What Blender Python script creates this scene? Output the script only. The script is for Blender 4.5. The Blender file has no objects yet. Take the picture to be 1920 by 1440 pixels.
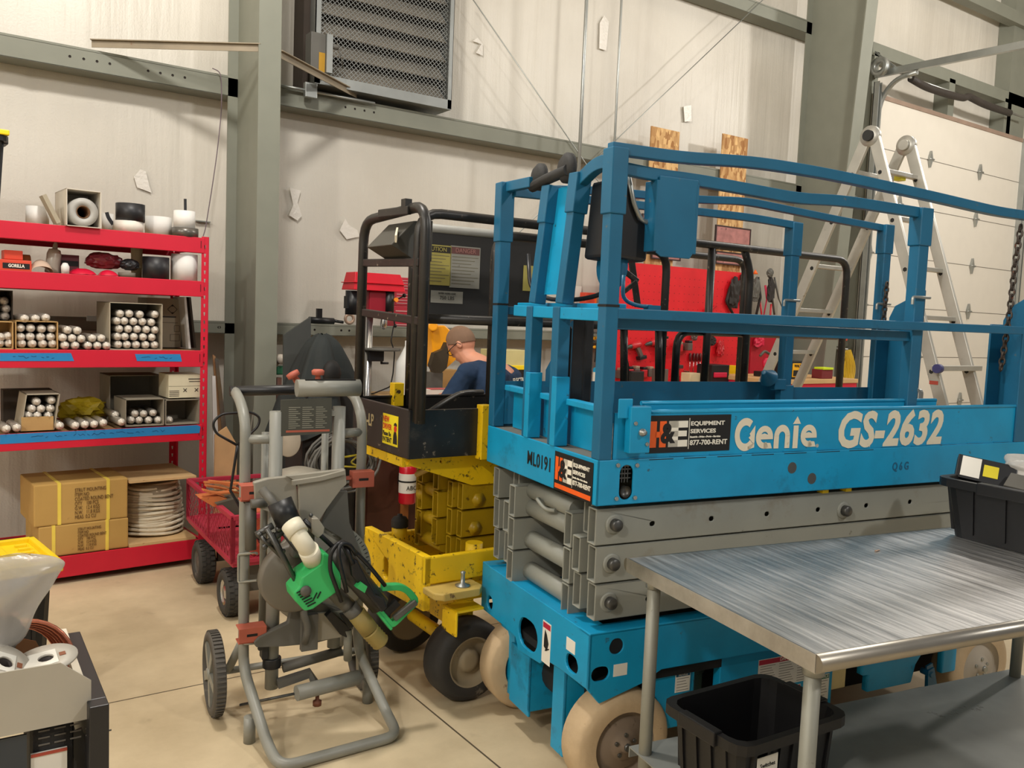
import bpy, bmesh, math, random
from mathutils import Vector, Matrix, Quaternion, noise
from mathutils.geometry import tessellate_polygon
random.seed(7)
S = bpy.context.scene
C = S.collection
R = math.radians
PI = math.pi
V = Vector

# ---------------------------------------------------------------- camera
CAM_H = 1.65
FPX = 1600.0                      # focal length in pixels of the 1920 px wide frame
YAW = R(55.3); PITCH = R(4.56); ROLL = R(2.32)
_f = V((math.cos(YAW) * math.cos(PITCH), math.sin(YAW) * math.cos(PITCH), -math.sin(PITCH)))
_r0 = V((math.sin(YAW), -math.cos(YAW), 0)); _u0 = _r0.cross(_f)
_r = _r0 * math.cos(ROLL) + _u0 * math.sin(ROLL); _u = _r.cross(_f)
cam = bpy.data.cameras.new('camera'); camo = bpy.data.objects.new('camera', cam); C.objects.link(camo)
cam.sensor_width = 36; cam.lens = 36 * FPX / 1920; cam.clip_start = .05; cam.clip_end = 100
camo.matrix_world = Matrix(((_r.x, _u.x, -_f.x, 0), (_r.y, _u.y, -_f.y, 0), (_r.z, _u.z, -_f.z, CAM_H), (0, 0, 0, 1)))
S.camera = camo

# ---------------------------------------------------------------- light
def area(name, loc, size, power, col=(1, .93, .82), target=None, sy=None):
    l = bpy.data.lights.new(name, 'AREA'); l.energy = power; l.color = col
    l.shape = 'RECTANGLE'; l.size = size; l.size_y = sy or size
    o = bpy.data.objects.new(name, l); C.objects.link(o); o.location = loc
    d = (V(target) - V(loc)) if target else V((0, 0, -1))
    o.rotation_euler = d.to_track_quat('-Z', 'Y').to_euler()
    return o
def point_light(loc, power, r=.16, col=(1, .95, .88)):       # point light shining all round; one shop lamp, the rest added
    l = bpy.data.lights.new('shop_and_fill_light', 'POINT'); l.energy = power; l.color = col; l.shadow_soft_size = r
    o = bpy.data.objects.new('shop_and_fill_light', l); C.objects.link(o); o.location = loc
point_light((.90, 3.30, 4.85), 250)  # the shop lamp, traced back from its cast shadows
point_light((-3.8, 3.4, 4.85), 150)  # added light on the left, brightens the end faces
point_light((6.8, 3.2, 5.1), 105)  # added light that gives the steel table its glare
point_light((10.4, 2.2, 5.2), 360)  # added light that brightens the garage door
point_light((-3.6, -.6, 4.85), 380)  # added light for the column web and the blue lift's end
point_light((3.4, -2.2, 4.85), 260)  # added fill from the camera side for the blue lift's flank
w = bpy.data.worlds.new('world'); S.world = w; w.use_nodes = True
w.node_tree.nodes['Background'].inputs[0].default_value = (1.0, .97, .93, 1)
w.node_tree.nodes['Background'].inputs[1].default_value = .18
S.view_settings.view_transform = 'Standard'; S.view_settings.look = 'None'
S.view_settings.exposure = .40; S.view_settings.gamma = 1.0; S.view_settings.use_curve_mapping = False

# ---------------------------------------------------------------- materials
_M = {}
def lin(c):
    return tuple(((x / 12.92) if x <= .04045 else ((x + .055) / 1.055) ** 2.4) for x in (v / 255 for v in c))
def mat(name, rgb, rough=.55, metal=0., wear=None, wamt=.0, wscale=9., var=.12, vscale=6., bump=0., bscale=60., spec=.5, alpha=None, trans=0., stretch=(1, 1, 1), grime=None, gamt=.5, gscale=3.):
    """rgb in 0-255 sRGB; wear = second colour showing in scuffs and stains"""
    if name in _M: return _M[name]
    m = bpy.data.materials.new(name); m.use_nodes = True; _M[name] = m
    nt = m.node_tree; N = nt.nodes; L = nt.links; b = N['Principled BSDF']
    b.inputs['Roughness'].default_value = rough; b.inputs['Metallic'].default_value = metal
    b.inputs['Specular IOR Level'].default_value = spec
    if trans: b.inputs['Transmission Weight'].default_value = trans
    if alpha is not None: b.inputs['Alpha'].default_value = alpha
    c = lin(rgb)
    tc = N.new('ShaderNodeTexCoord'); mp = N.new('ShaderNodeMapping'); mp.inputs['Scale'].default_value = stretch
    L.new(tc.outputs['Object'], mp.inputs[0])
    n1 = N.new('ShaderNodeTexNoise'); n1.inputs['Scale'].default_value = vscale; n1.inputs['Detail'].default_value = 5
    L.new(mp.outputs[0], n1.inputs['Vector'])
    r1 = N.new('ShaderNodeMapRange'); r1.inputs[1].default_value = .3; r1.inputs[2].default_value = .7
    r1.inputs[3].default_value = 1 - var; r1.inputs[4].default_value = 1 + var * .6
    L.new(n1.outputs[0], r1.inputs[0])
    mu = N.new('ShaderNodeVectorMath'); mu.operation = 'SCALE'; mu.inputs[0].default_value = c
    L.new(r1.outputs[0], mu.inputs['Scale']); out = mu.outputs[0]
    if wear:
        n2 = N.new('ShaderNodeTexNoise'); n2.inputs['Scale'].default_value = wscale; n2.inputs['Detail'].default_value = 9; n2.inputs['Roughness'].default_value = .7
        L.new(mp.outputs[0], n2.inputs['Vector'])
        r2 = N.new('ShaderNodeMapRange'); t = .72 - wamt * .3
        r2.inputs[1].default_value = t; r2.inputs[2].default_value = t + .06
        L.new(n2.outputs[0], r2.inputs[0])
        mx = N.new('ShaderNodeMix'); mx.data_type = 'RGBA'
        L.new(r2.outputs[0], mx.inputs[0]); L.new(out, mx.inputs[6]); mx.inputs[7].default_value = (*lin(wear), 1); out = mx.outputs[2]
    if grime:
        n4 = N.new('ShaderNodeTexNoise'); n4.inputs['Scale'].default_value = gscale; n4.inputs['Detail'].default_value = 10; n4.inputs['Roughness'].default_value = .72; L.new(mp.outputs[0], n4.inputs['Vector'])
        r4 = N.new('ShaderNodeMapRange'); r4.inputs[1].default_value = .66 - gamt * .16; r4.inputs[2].default_value = .80 - gamt * .12; r4.inputs[4].default_value = .8; L.new(n4.outputs[0], r4.inputs[0])
        m4 = N.new('ShaderNodeMix'); m4.data_type = 'RGBA'; L.new(r4.outputs[0], m4.inputs[0]); L.new(out, m4.inputs[6]); m4.inputs[7].default_value = (*lin(grime), 1); out = m4.outputs[2]
    L.new(out, b.inputs['Base Color'])
    if bump:
        n3 = N.new('ShaderNodeTexNoise'); n3.inputs['Scale'].default_value = bscale; n3.inputs['Detail'].default_value = 4
        L.new(mp.outputs[0], n3.inputs['Vector'])
        bp = N.new('ShaderNodeBump'); bp.inputs['Strength'].default_value = bump; bp.inputs['Distance'].default_value = .01
        L.new(n3.outputs[0], bp.inputs['Height']); L.new(bp.outputs[0], b.inputs['Normal'])
    return m

# ---------------------------------------------------------------- frames: a pixel of the 1920x1440 frame meets a real plane
class Frame:
    def __init__(s, ox=0, oy=0, yaw=0, oz=0):
        s.o = V((ox, oy, oz)); s.yaw = R(yaw); s.c = math.cos(s.yaw); s.s = math.sin(s.yaw)
    def to(s, p):
        d = V(p) - s.o; return V((d.x * s.c + d.y * s.s, -d.x * s.s + d.y * s.c, d.z))
    def world(s, p):
        return V((s.o.x + p[0] * s.c - p[1] * s.s, s.o.y + p[0] * s.s + p[1] * s.c, s.o.z + p[2]))
    def pix(s, px, py, x=None, y=None, z=None, d=None):
        ray = _f * FPX + _r * (px - 960) - _u * (py - 720)
        if d is not None: return s.to(V((0, 0, CAM_H)) + ray * (d / FPX))
        o = s.to((0, 0, CAM_H)); q = s.to(V((0, 0, CAM_H)) + ray) - o
        if x is not None: t = (x - o.x) / q.x
        elif y is not None: t = (y - o.y) / q.y
        else: t = (z - o.z) / q.z
        return o + q * t
def proj(p):
    d = V(p) - V((0, 0, CAM_H)); z = d.dot(_f); return (960 + FPX * d.dot(_r) / z, 720 - FPX * d.dot(_u) / z)
WF = Frame()

# ---------------------------------------------------------------- mesh builder
class MB:
    def __init__(s): s.b = bmesh.new()
    def _t(s, vs, M):
        if M is not None:
            for v in vs: v.co = M @ v.co
    def box(s, x0, x1, y0, y1, z0, z1, M=None, bev=0):
        vs = [s.b.verts.new((x, y, z)) for x in (x0, x1) for y in (y0, y1) for z in (z0, z1)]
        fs = [s.b.faces.new([vs[i] for i in f]) for f in ((0, 1, 3, 2), (4, 6, 7, 5), (0, 4, 5, 1), (2, 3, 7, 6), (0, 2, 6, 4), (1, 5, 7, 3))]
        s._t(vs, M)
        if bev:
            es = list({e for f in fs for e in f.edges})
            bmesh.ops.bevel(s.b, geom=es, offset=bev, segments=2, affect='EDGES', profile=.6)
        return s
    def hexa(s, pts):     # 8 points: bottom 4 then top 4 (same order)
        vs = [s.b.verts.new(p) for p in pts]
        for f in ((3, 2, 1, 0), (4, 5, 6, 7), (0, 1, 5, 4), (1, 2, 6, 5), (2, 3, 7, 6), (3, 0, 4, 7)): s.b.faces.new([vs[i] for i in f])
        return s
    def bar(s, p, q, w, h=None, up=(0, 0, 1), bev=0, ext=0):
        p = V(p); q = V(q); h = h or w; d = (q - p); L = d.length
        if L < 1e-6: return s
        d.normalize(); up = V(up)
        if abs(d.dot(up)) > .98: up = V((0, 1, 0))
        sx = d.cross(up).normalized(); uz = sx.cross(d).normalized()
        M = Matrix(((d.x, sx.x, uz.x, p.x), (d.y, sx.y, uz.y, p.y), (d.z, sx.z, uz.z, p.z), (0, 0, 0, 1)))
        return s.box(-ext, L + ext, -w / 2, w / 2, -h / 2, h / 2, M, bev)
    def ring_sweep(s, pts, prof, closed=False, cap=True):
        """pts: centres; prof(i)->list of (a,b) offsets in the local frame"""
        n = len(pts); T = []
        for i in range(n):
            a = pts[(i - 1) % n] if (closed or i > 0) else pts[i]; b = pts[(i + 1) % n] if (closed or i < n - 1) else pts[i]
            T.append((b - a).normalized())
        up = V((0, 0, 1))
        if abs(T[0].dot(up)) > .95: up = V((0, 1, 0))
        nrm = (up - T[0] * up.dot(T[0])).normalized(); rings = []
        for i in range(n):
            if i > 0:
                nrm = (nrm - T[i] * nrm.dot(T[i]))
                nrm = nrm.normalized() if nrm.length > 1e-6 else T[i].orthogonal().normalized()
            bn = T[i].cross(nrm)
            rings.append([s.b.verts.new(pts[i] + nrm * a + bn * b) for a, b in prof(i)])
        k = len(rings[0])
        for i in range(n if closed else n - 1):
            A = rings[i]; B = rings[(i + 1) % n]
            for j in range(k): s.b.faces.new((A[j], A[(j + 1) % k], B[(j + 1) % k], B[j])).smooth = k > 6
        if cap and not closed:
            s.b.faces.new(rings[0][::-1]); s.b.faces.new(rings[-1])
        return s
    def tube(s, pts, r, seg=10, fillet=0, closed=False, r2=None, fseg=5):
        pts = [V(p) for p in pts]
        if fillet: pts = round_path(pts, fillet, closed, fseg)
        n = len(pts)
        def prof(i):
            rr = r if r2 is None else r + (r2 - r) * i / (n - 1)
            return [(rr * math.cos(2 * PI * j / seg), rr * math.sin(2 * PI * j / seg)) for j in range(seg)]
        return s.ring_sweep(pts, prof, closed)
    def rtube(s, pts, w, h, fillet=0, fseg=4, closed=False):   # rectangular section swept
        pts = [V(p) for p in pts]
        if fillet: pts = round_path(pts, fillet, closed, fseg)
        return s.ring_sweep(pts, lambda i: [(h / 2, w / 2), (h / 2, -w / 2), (-h / 2, -w / 2), (-h / 2, w / 2)], closed)
    def cyl(s, p, q, r, seg=20, r2=None):
        p = V(p); q = V(q); n0 = len(s.b.verts)
        d = q - p; M = Matrix.Translation((p + q) / 2) @ d.to_track_quat('Z', 'Y').to_matrix().to_4x4()
        g = bmesh.ops.create_cone(s.b, cap_ends=True, segments=seg, radius1=r, radius2=r if r2 is None else r2, depth=d.length, matrix=M)
        for v in g['verts']:
            for f in v.link_faces:
                if len(f.verts) == 4: f.smooth = True
        return s
    def lathe(s, prof, p=(0, 0, 0), axis=(0, 0, 1), seg=28, closed=False):
        """prof: (radius, height) pairs"""
        M = Matrix.Translation(V(p)) @ V(axis).to_track_quat('Z', 'Y').to_matrix().to_4x4()
        rings = []
        for r, h in prof:
            if r < 1e-5: rings.append([s.b.verts.new(M @ V((0, 0, h)))])
            else: rings.append([s.b.verts.new(M @ V((r * math.cos(2 * PI * j / seg), r * math.sin(2 * PI * j / seg), h))) for j in range(seg)])
        if closed: rings.append(rings[0])
        for A, B in zip(rings, rings[1:]):
            if len(A) == 1 and len(B) == 1: continue
            for j in range(seg):
                k = (j + 1) % seg
                if len(A) == 1: f = s.b.faces.new((A[0], B[k], B[j]))
                elif len(B) == 1: f = s.b.faces.new((A[j], A[k], B[0]))
                else: f = s.b.faces.new((A[j], A[k], B[k], B[j]))
                f.smooth = True
        return s
    def plate(s, outer, holes=(), t=.01, M=None):
        """polygon with holes in local XY, extruded 0..t along local Z"""
        loops = [[V((x, y, 0)) for x, y in outer]] + [[V((x, y, 0)) for x, y in h] for h in holes]
        flat = [v for l in loops for v in l]
        tr = tessellate_polygon(loops)
        a = [s.b.verts.new(v) for v in flat]; b = [s.b.verts.new((v.x, v.y, t)) for v in flat]
        for i, j, k in tr:
            try:
                s.b.faces.new((a[i], a[j], a[k])); s.b.faces.new((b[k], b[j], b[i]))
            except ValueError: pass
        o = 0
        for l in loops:
            n = len(l)
            for i in range(n):
                j = (i + 1) % n; s.b.faces.new((a[o + i], a[o + j], b[o + j], b[o + i]))
            o += n
        s._t(a + b, M)
        return s
    def grid(s, nx, ny, fn, smooth=True, th=0):
        g = [[s.b.verts.new(fn(i / nx, j / ny)) for j in range(ny + 1)] for i in range(nx + 1)]
        for i in range(nx):
            for j in range(ny): s.b.faces.new((g[i][j], g[i + 1][j], g[i + 1][j + 1], g[i][j + 1])).smooth = smooth
        return s
    def ball(s, c, r, sc=(1, 1, 1), sub=2, M=None):
        g = bmesh.ops.create_icosphere(s.b, subdivisions=sub, radius=r)
        for v in g['verts']:
            v.co = V((v.co.x * sc[0], v.co.y * sc[1], v.co.z * sc[2]))
            if M is not None: v.co = M @ v.co
            v.co += V(c)
            for f in v.link_faces: f.smooth = True
        return s
def round_path(pts, r, closed=False, seg=5):
    out = []; n = len(pts)
    for i in range(n):
        if not closed and i in (0, n - 1): out.append(pts[i]); continue
        p = pts[i]; a = pts[(i - 1) % n]; b = pts[(i + 1) % n]
        rr = min(r, (a - p).length * .48, (b - p).length * .48)
        u = p + (a - p).normalized() * rr; w = p + (b - p).normalized() * rr
        for k in range(seg + 1):
            t = k / seg; out.append(u * (1 - t) ** 2 + p * 2 * t * (1 - t) + w * t * t)
    return out
def circ(cx, cy, r, n=14, ry=None):
    ry = ry or r; return [(cx + r * math.cos(2 * PI * i / n), cy + ry * math.sin(2 * PI * i / n)) for i in range(n)]
def slot(cx, cy, w, h, n=5):      # rounded slot
    r = min(w, h) / 2; pts = []
    for qx, qy, a0 in ((1, 1, 0), (-1, 1, 90), (-1, -1, 180), (1, -1, 270)):
        for k in range(n): a = R(a0 + 90 * k / (n - 1)); pts.append((cx + qx * (w / 2 - r) + r * math.cos(a), cy + qy * (h / 2 - r) + r * math.sin(a)))
    out = [pts[0]]
    for p in pts[1:]:
        if abs(p[0] - out[-1][0]) + abs(p[1] - out[-1][1]) > 1e-6: out.append(p)
    if abs(out[0][0] - out[-1][0]) + abs(out[0][1] - out[-1][1]) < 1e-6: out.pop()
    return out
# plate matrices: XZ plane facing -Y (x right, z up, thickness towards +Y) and YZ plane facing -X
def MXZ(y=0, o=(0, 0)): return Matrix(((1, 0, 0, o[0]), (0, 0, 1, y), (0, 1, 0, o[1]), (0, 0, 0, 1)))
def MYZ(x=0, o=(0, 0)): return Matrix(((0, 0, 1, x), (1, 0, 0, o[0]), (0, 1, 0, o[1]), (0, 0, 0, 1)))

def obj(name, mb, m, parent=None, label=None, kind=None, bev=0, smooth=None):
    me = bpy.data.meshes.new(name)
    bmesh.ops.recalc_face_normals(mb.b, faces=mb.b.faces[:])
    mb.b.to_mesh(me); mb.b.free(); me.materials.append(m)
    o = bpy.data.objects.new(name, me); C.objects.link(o)
    if parent: o.parent = parent
    if label: o['label'] = label
    if kind: o['kind'] = kind
    if bev:
        md = o.modifiers.new('bevel', 'BEVEL'); md.width = bev; md.segments = 2; md.limit_method = 'ANGLE'; md.angle_limit = R(40); md.harden_normals = False
    return o
def thing(name, label, cat, loc=(0, 0, 0), yaw=0, group=None, rot=None):
    o = bpy.data.objects.new(name, None); C.objects.link(o); o.empty_display_size = .1
    o.location = loc; o.rotation_euler = rot if rot else (0, 0, yaw)
    o['label'] = label; o['category'] = cat
    if group: o['group'] = group
    return o
def tag(o, label, cat, group=None, kind=None):
    o['label'] = label; o['category'] = cat
    if group: o['group'] = group
    if kind: o['kind'] = kind
    return o
def fthing(name, label, cat, F, group=None): return thing(name, label, cat, F.o, F.yaw, group)
def struct(name, mb, m, label=None, parent=None):
    o = obj(name, mb, m, parent)
    if not parent: o['kind'] = 'structure'
    if label: o['label'] = label
    return o
def dup(root, loc=None, rot=None, label=None, group=None):
    r = root.copy(); C.objects.link(r)
    if loc is not None: r.location = loc
    if rot is not None: r.rotation_euler = rot
    if label: r['label'] = label
    if group: r['group'] = group
    for ch in list(root.children):
        c = ch.copy(); C.objects.link(c); c.parent = r
        for g in list(ch.children):
            d = g.copy(); C.objects.link(d); d.parent = c
    return r
def text(name, body, size, M, m, parent, bold=0., shear=0., sx=1., align='CENTER', th=.0006, spacing=1., leading=1.):
    """lettering as thin geometry; M maps text XY plane into the parent's frame"""
    cu = bpy.data.curves.new(name, 'FONT'); cu.body = body; cu.size = size; cu.offset = bold; cu.shear = shear
    cu.align_x = align; cu.align_y = 'CENTER'; cu.extrude = th; cu.space_character = spacing; cu.space_line = leading; cu.resolution_u = 3
    t = bpy.data.objects.new(name, cu); C.objects.link(t)
    bpy.context.view_layer.update()
    me = bpy.data.meshes.new_from_object(t.evaluated_get(bpy.context.evaluated_depsgraph_get()))
    C.objects.unlink(t); bpy.data.objects.remove(t)
    me.transform(Matrix.Diagonal((sx, 1, 1, 1))); me.transform(M)
    me.materials.clear(); me.materials.append(m)
    o = bpy.data.objects.new(name, me); C.objects.link(o)
    if parent: o.parent = parent
    return o
def TXZ(x, y, z, tilt=0):   # text on a face that looks towards -Y
    return Matrix.Translation((x, y, z)) @ Matrix.Rotation(PI / 2, 4, 'X') @ Matrix.Rotation(tilt, 4, 'Z')
def TYZ(x, y, z, tilt=0):   # text on a face that looks towards -X
    return Matrix.Translation((x, y, z)) @ Matrix.Rotation(-PI / 2, 4, 'Z') @ Matrix.Rotation(PI / 2, 4, 'X') @ Matrix.Rotation(tilt, 4, 'Z')
def TXY(x, y, z, rz=0): return Matrix.Translation((x, y, z)) @ Matrix.Rotation(rz, 4, 'Z')

# palette
BLUE = mat('blue_paint', (12, 148, 196), .42, wear=(54, 70, 78), wamt=.28, wscale=22, var=.12, grime=(26, 62, 80), gamt=.45, gscale=2.6)
BLUED = mat('darker_blue_paint', (24, 98, 134), .40, wear=(92, 100, 100), wamt=.26, wscale=26, var=.12, grime=(30, 60, 76), gamt=.4, gscale=3.4)  # darker, greyer blue for rails, posts, far toeboard and smaller parts
GREYP = mat('grey_arm_paint', (140, 142, 134), .5, wear=(96, 92, 84), wamt=.18, wscale=18, var=.06, grime=(116, 104, 86), gamt=.5, gscale=2.6)
YEL = mat('yellow_paint', (246, 204, 16), .5, wear=(66, 48, 26), wamt=.50, wscale=26, var=.12, grime=(120, 88, 30), gamt=.25, gscale=5.)
BLK = mat('worn_black_paint', (40, 38, 36), .40, wear=(128, 118, 104), wamt=.34, wscale=24, var=.2, grime=(92, 84, 74), gamt=.5, gscale=5.)
BLKM = mat('black_plastic', (24, 25, 28), .42, var=.15)
RED = mat('red_shelf_paint', (206, 24, 52), .45, wear=(120, 20, 40), wamt=.08, var=.05)
STEEL = mat('column_grey_paint', (124, 126, 114), .6, wear=(105, 105, 95), wamt=.08, wscale=5, var=.05)
GALV = mat('galvanised_steel', (165, 168, 165), .38, .75, wear=(120, 120, 115), wamt=.2, wscale=20, var=.12)
ALU = mat('ladder_aluminium', (190, 188, 180), .42, .55, wear=(130, 125, 112), wamt=.22, wscale=14, var=.12)
CHROME = mat('bright_steel', (200, 200, 200), .22, .95, var=.06)
DKSTEEL = mat('dark_bolt_steel', (92, 92, 90), .4, .7, var=.1)
WHITE = mat('white_plastic', (226, 226, 222), .5, var=.03)
CARD = mat('brown_cardboard', (186, 150, 96), .85, var=.07, bump=.05)
CARDG = mat('grey_cardboard', (170, 160, 140), .85, var=.08)
RUB = mat('black_rubber', (42, 42, 42), .75, var=.15, bump=.1)
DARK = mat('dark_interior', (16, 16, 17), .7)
INK = mat('black_ink', (18, 18, 18), .6)
INKW = mat('white_ink', (232, 228, 214), .6, var=.03)
PAPER = mat('white_label_paper', (225, 222, 212), .6, var=.03)
ORANGE = mat('orange_ink', (238, 98, 30), .5)
# ================================================================ setting
WY = 6.40           # inner face of the wall
GY = 6.19           # face of girts and columns
def wall_mat():
    m = bpy.data.materials.new('white_vinyl_insulation'); m.use_nodes = True; nt = m.node_tree; N = nt.nodes; L = nt.links; b = N['Principled BSDF']
    b.inputs['Roughness'].default_value = .42
    tc = N.new('ShaderNodeTexCoord')
    mp = N.new('ShaderNodeMapping'); mp.inputs['Scale'].default_value = (3.2, 1, .25); L.new(tc.outputs['Object'], mp.inputs[0])
    n = N.new('ShaderNodeTexNoise'); n.inputs['Scale'].default_value = 1.6; n.inputs['Detail'].default_value = 4; L.new(mp.outputs[0], n.inputs['Vector'])
    mp2 = N.new('ShaderNodeMapping'); mp2.inputs['Scale'].default_value = (60, 1, 60); L.new(tc.outputs['Object'], mp2.inputs[0])
    n2 = N.new('ShaderNodeTexNoise'); n2.inputs['Scale'].default_value = 1.5; n2.inputs['Detail'].default_value = 2; L.new(mp2.outputs[0], n2.inputs['Vector'])
    ad = N.new('ShaderNodeMath'); ad.operation = 'MULTIPLY_ADD'; ad.inputs[1].default_value = .06; L.new(n2.outputs[0], ad.inputs[0]); L.new(n.outputs[0], ad.inputs[2])
    bp = N.new('ShaderNodeBump'); bp.inputs['Strength'].default_value = .35; bp.inputs['Distance'].default_value = .06
    L.new(ad.outputs[0], bp.inputs['Height']); L.new(bp.outputs[0], b.inputs['Normal'])
    r = N.new('ShaderNodeValToRGB'); r.color_ramp.elements[0].color = (*lin((196, 190, 178)), 1); r.color_ramp.elements[1].color = (*lin((212, 207, 196)), 1)
    r.color_ramp.elements[0].position = .35; r.color_ramp.elements[1].position = .65
    n3 = N.new('ShaderNodeTexNoise'); n3.inputs['Scale'].default_value = .8; n3.inputs['Detail'].default_value = 6; L.new(tc.outputs['Object'], n3.inputs['Vector'])
    L.new(n3.outputs[0], r.inputs[0]); L.new(r.outputs[0], b.inputs['Base Color'])
    return m
WALLM = wall_mat()
def floor_mat():
    m = bpy.data.materials.new('stained_concrete'); m.use_nodes = True; nt = m.node_tree; N = nt.nodes; L = nt.links; b = N['Principled BSDF']
    b.inputs['Roughness'].default_value = .6
    tc = N.new('ShaderNodeTexCoord')
    n = N.new('ShaderNodeTexNoise'); n.inputs['Scale'].default_value = 1.1; n.inputs['Detail'].default_value = 8; n.inputs['Roughness'].default_value = .65; L.new(tc.outputs['Object'], n.inputs['Vector'])
    r = N.new('ShaderNodeValToRGB'); E = r.color_ramp.elements
    E[0].position = .32; E[0].color = (*lin((176, 158, 126)), 1); E[1].position = .68; E[1].color = (*lin((216, 198, 164)), 1)
    L.new(n.outputs[0], r.inputs[0])
    # dark drips and tyre marks
    n2 = N.new('ShaderNodeTexNoise'); n2.inputs['Scale'].default_value = 5; n2.inputs['Detail'].default_value = 8; L.new(tc.outputs['Object'], n2.inputs['Vector'])
    mr = N.new('ShaderNodeMapRange'); mr.inputs[1].default_value = .64; mr.inputs[2].default_value = .8; mr.inputs[4].default_value = .5; L.new(n2.outputs[0], mr.inputs[0])
    mx = N.new('ShaderNodeMix'); mx.data_type = 'RGBA'; L.new(mr.outputs[0], mx.inputs[0]); L.new(r.outputs[0], mx.inputs[6]); mx.inputs[7].default_value = (*lin((96, 82, 62)), 1)
    # saw-cut joints
    sp = N.new('ShaderNodeSeparateXYZ'); L.new(tc.outputs['Object'], sp.inputs[0])
    def joint(ax, v):
        s1 = N.new('ShaderNodeMath'); s1.operation = 'SUBTRACT'; L.new(sp.outputs[ax], s1.inputs[0]); s1.inputs[1].default_value = v
        s2 = N.new('ShaderNodeMath'); s2.operation = 'ABSOLUTE'; L.new(s1.outputs[0], s2.inputs[0])
        s3 = N.new('ShaderNodeMath'); s3.operation = 'LESS_THAN'; L.new(s2.outputs[0], s3.inputs[0]); s3.inputs[1].default_value = .004; return s3.outputs[0]
    jy = WF.pix(284, 1302, z=0).y; jx = WF.pix(734, 1272, z=0).x
    mm = N.new('ShaderNodeMath'); mm.operation = 'MAXIMUM'; L.new(joint(1, jy), mm.inputs[0]); L.new(joint(0, jx), mm.inputs[1])
    mx2 = N.new('ShaderNodeMix'); mx2.data_type = 'RGBA'; L.new(mm.outputs[0], mx2.inputs[0]); L.new(mx.outputs[2], mx2.inputs[6]); mx2.inputs[7].default_value = (*lin((84, 72, 54)), 1)
    L.new(mx2.outputs[2], b.inputs['Base Color'])
    bp = N.new('ShaderNodeBump'); bp.inputs['Strength'].default_value = .12; bp.inputs['Distance'].default_value = .01; L.new(n2.outputs[0], bp.inputs['Height']); L.new(bp.outputs[0], b.inputs['Normal'])
    return m
struct('floor', MB().box(-5, 17, -6, WY + .2, -.1, 0), floor_mat(), 'tan stained concrete shop floor')
# door opening in the wall
def Wp(px, py, y=WY): return WF.pix(px, py, y=y)
DPY = GY - .05; DX0 = Wp(1638, 200, DPY).x; DX1 = Wp(1917, 300, DPY).x; DZ1 = Wp(1760, 212, DPY).z   # door opening
def wallmesh():
    b = MB()
    def seg(x0, x1, z0, z1, nx, nz):
        def fn(u, v):
            x = x0 + (x1 - x0) * u; z = z0 + (z1 - z0) * v
            # blanket insulation bulges between girts and creases at its seams
            dd = min(abs(z - 1.5), abs(z - zU)) if z < zU + .05 else min(abs(z - zU), abs(z - zT))
            k = .012 * (noise.noise(V((x * 1.3, 0, z * .5))) + .5 * noise.noise(V((x * 9, 3, z * .6)))) * min(1, dd * 2)
            for sx in seams:
                k += .010 * math.exp(-((x - sx) / .03) ** 2)
            return V((x, WY + k, z))
        b.grid(nx, nz, fn)
    seg(-5, DX0 + .1, 0, 6.8, 170, 60)
    seg(DX0 + .1, DX1 - .1, DZ1 + .55, 6.8, 40, 16)
    seg(DX1 - .1, 17, 0, 6.8, 20, 30)
    return b
zU = Wp(560, 170, GY).z; zL = Wp(640, 626, GY).z; zT = Wp(1440, 22, GY).z
seams = [Wp(550, 300).x, Wp(58, 100).x, Wp(1100, 200).x, Wp(1245, 160).x]
wb = struct('wall_back', wallmesh(), WALLM, 'white vinyl-faced insulated shop wall')
PATCH = mat('white_patch_tape', (222, 217, 208), .3, var=.02, bump=.5, bscale=40)
for k, pl in enumerate(([(262, 318), (250, 332), (256, 352), (283, 362), (279, 350), (272, 322)], [(541, 352), (548, 385), (540, 404), (556, 414), (564, 405), (556, 380), (562, 358)],
        [(645, 410), (635, 432), (648, 449), (672, 444), (668, 432), (652, 422)], [(884, 78), (893, 72), (903, 84), (903, 106), (890, 100), (900, 84)],
        [(1130, 30), (1139, 42), (1134, 96), (1121, 92), (1122, 44)], [(1279, 200), (1293, 198), (1294, 228), (1281, 229)])):
    q = [Wp(x, y) for x, y in pl]
    obj('patch', MB().plate([(p.x, p.z) for p in q], t=.004, M=MXZ(WY - .022)), PATCH, wb)
struct('wall_left', MB().box(-5.1, -5, -6, WY, 0, 6.8), WALLM)
struct('wall_right', MB().box(17, 17.1, -6, WY, 0, 6.8), WALLM)
struct('ceiling', MB().box(-5, 17, 2.5, WY + .2, 6.8, 6.9), WALLM)
# girts: C sections with the flange turned into the room
GH = .125
def girt(n, x0, x1, z, y=GY, h=GH, holes=None):
    b = MB()
    hs = []
    for hx in (holes or []): hs.append(circ(hx, z - h * .45, .009, 10))
    b.plate([(x0, z - h), (x1, z - h), (x1, z), (x0, z)], hs, t=.004, M=MXZ(y))
    b.box(x0, x1, y, WY - .02, z - .004, z + .001); b.box(x0, x1, y, WY - .02, z - h - .001, z - h + .003)
    b.box(x0, x1, y - .001, y + .02, z - .002, z + .012)
    o = struct(n, b, STEEL, 'grey painted steel wall girt')
    if holes:
        for hx in holes: obj('girt_hole', MB().cyl((hx, y + .006, z - h * .45), (hx, y + .010, z - h * .45), .010, 10), mat('dark_hole', (44, 36, 32), .8), o)
    return o
cx1 = WF.pix(430, 300, y=GY).x
hx = [WF.pix(p, 110, y=GY).x for p in (131, 157, 182, 206, 278, 301, 324, 347, 650, 668, 686, 704)]
girt('trim_1', -5, DX0 - .1, zU, holes=hx)
girt('trim_2', -5, DX0 - .1, zL + .06, h=.075, holes=[Wp(p, 620, GY).x for p in (590, 640, 655, 410, 412)])
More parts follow.
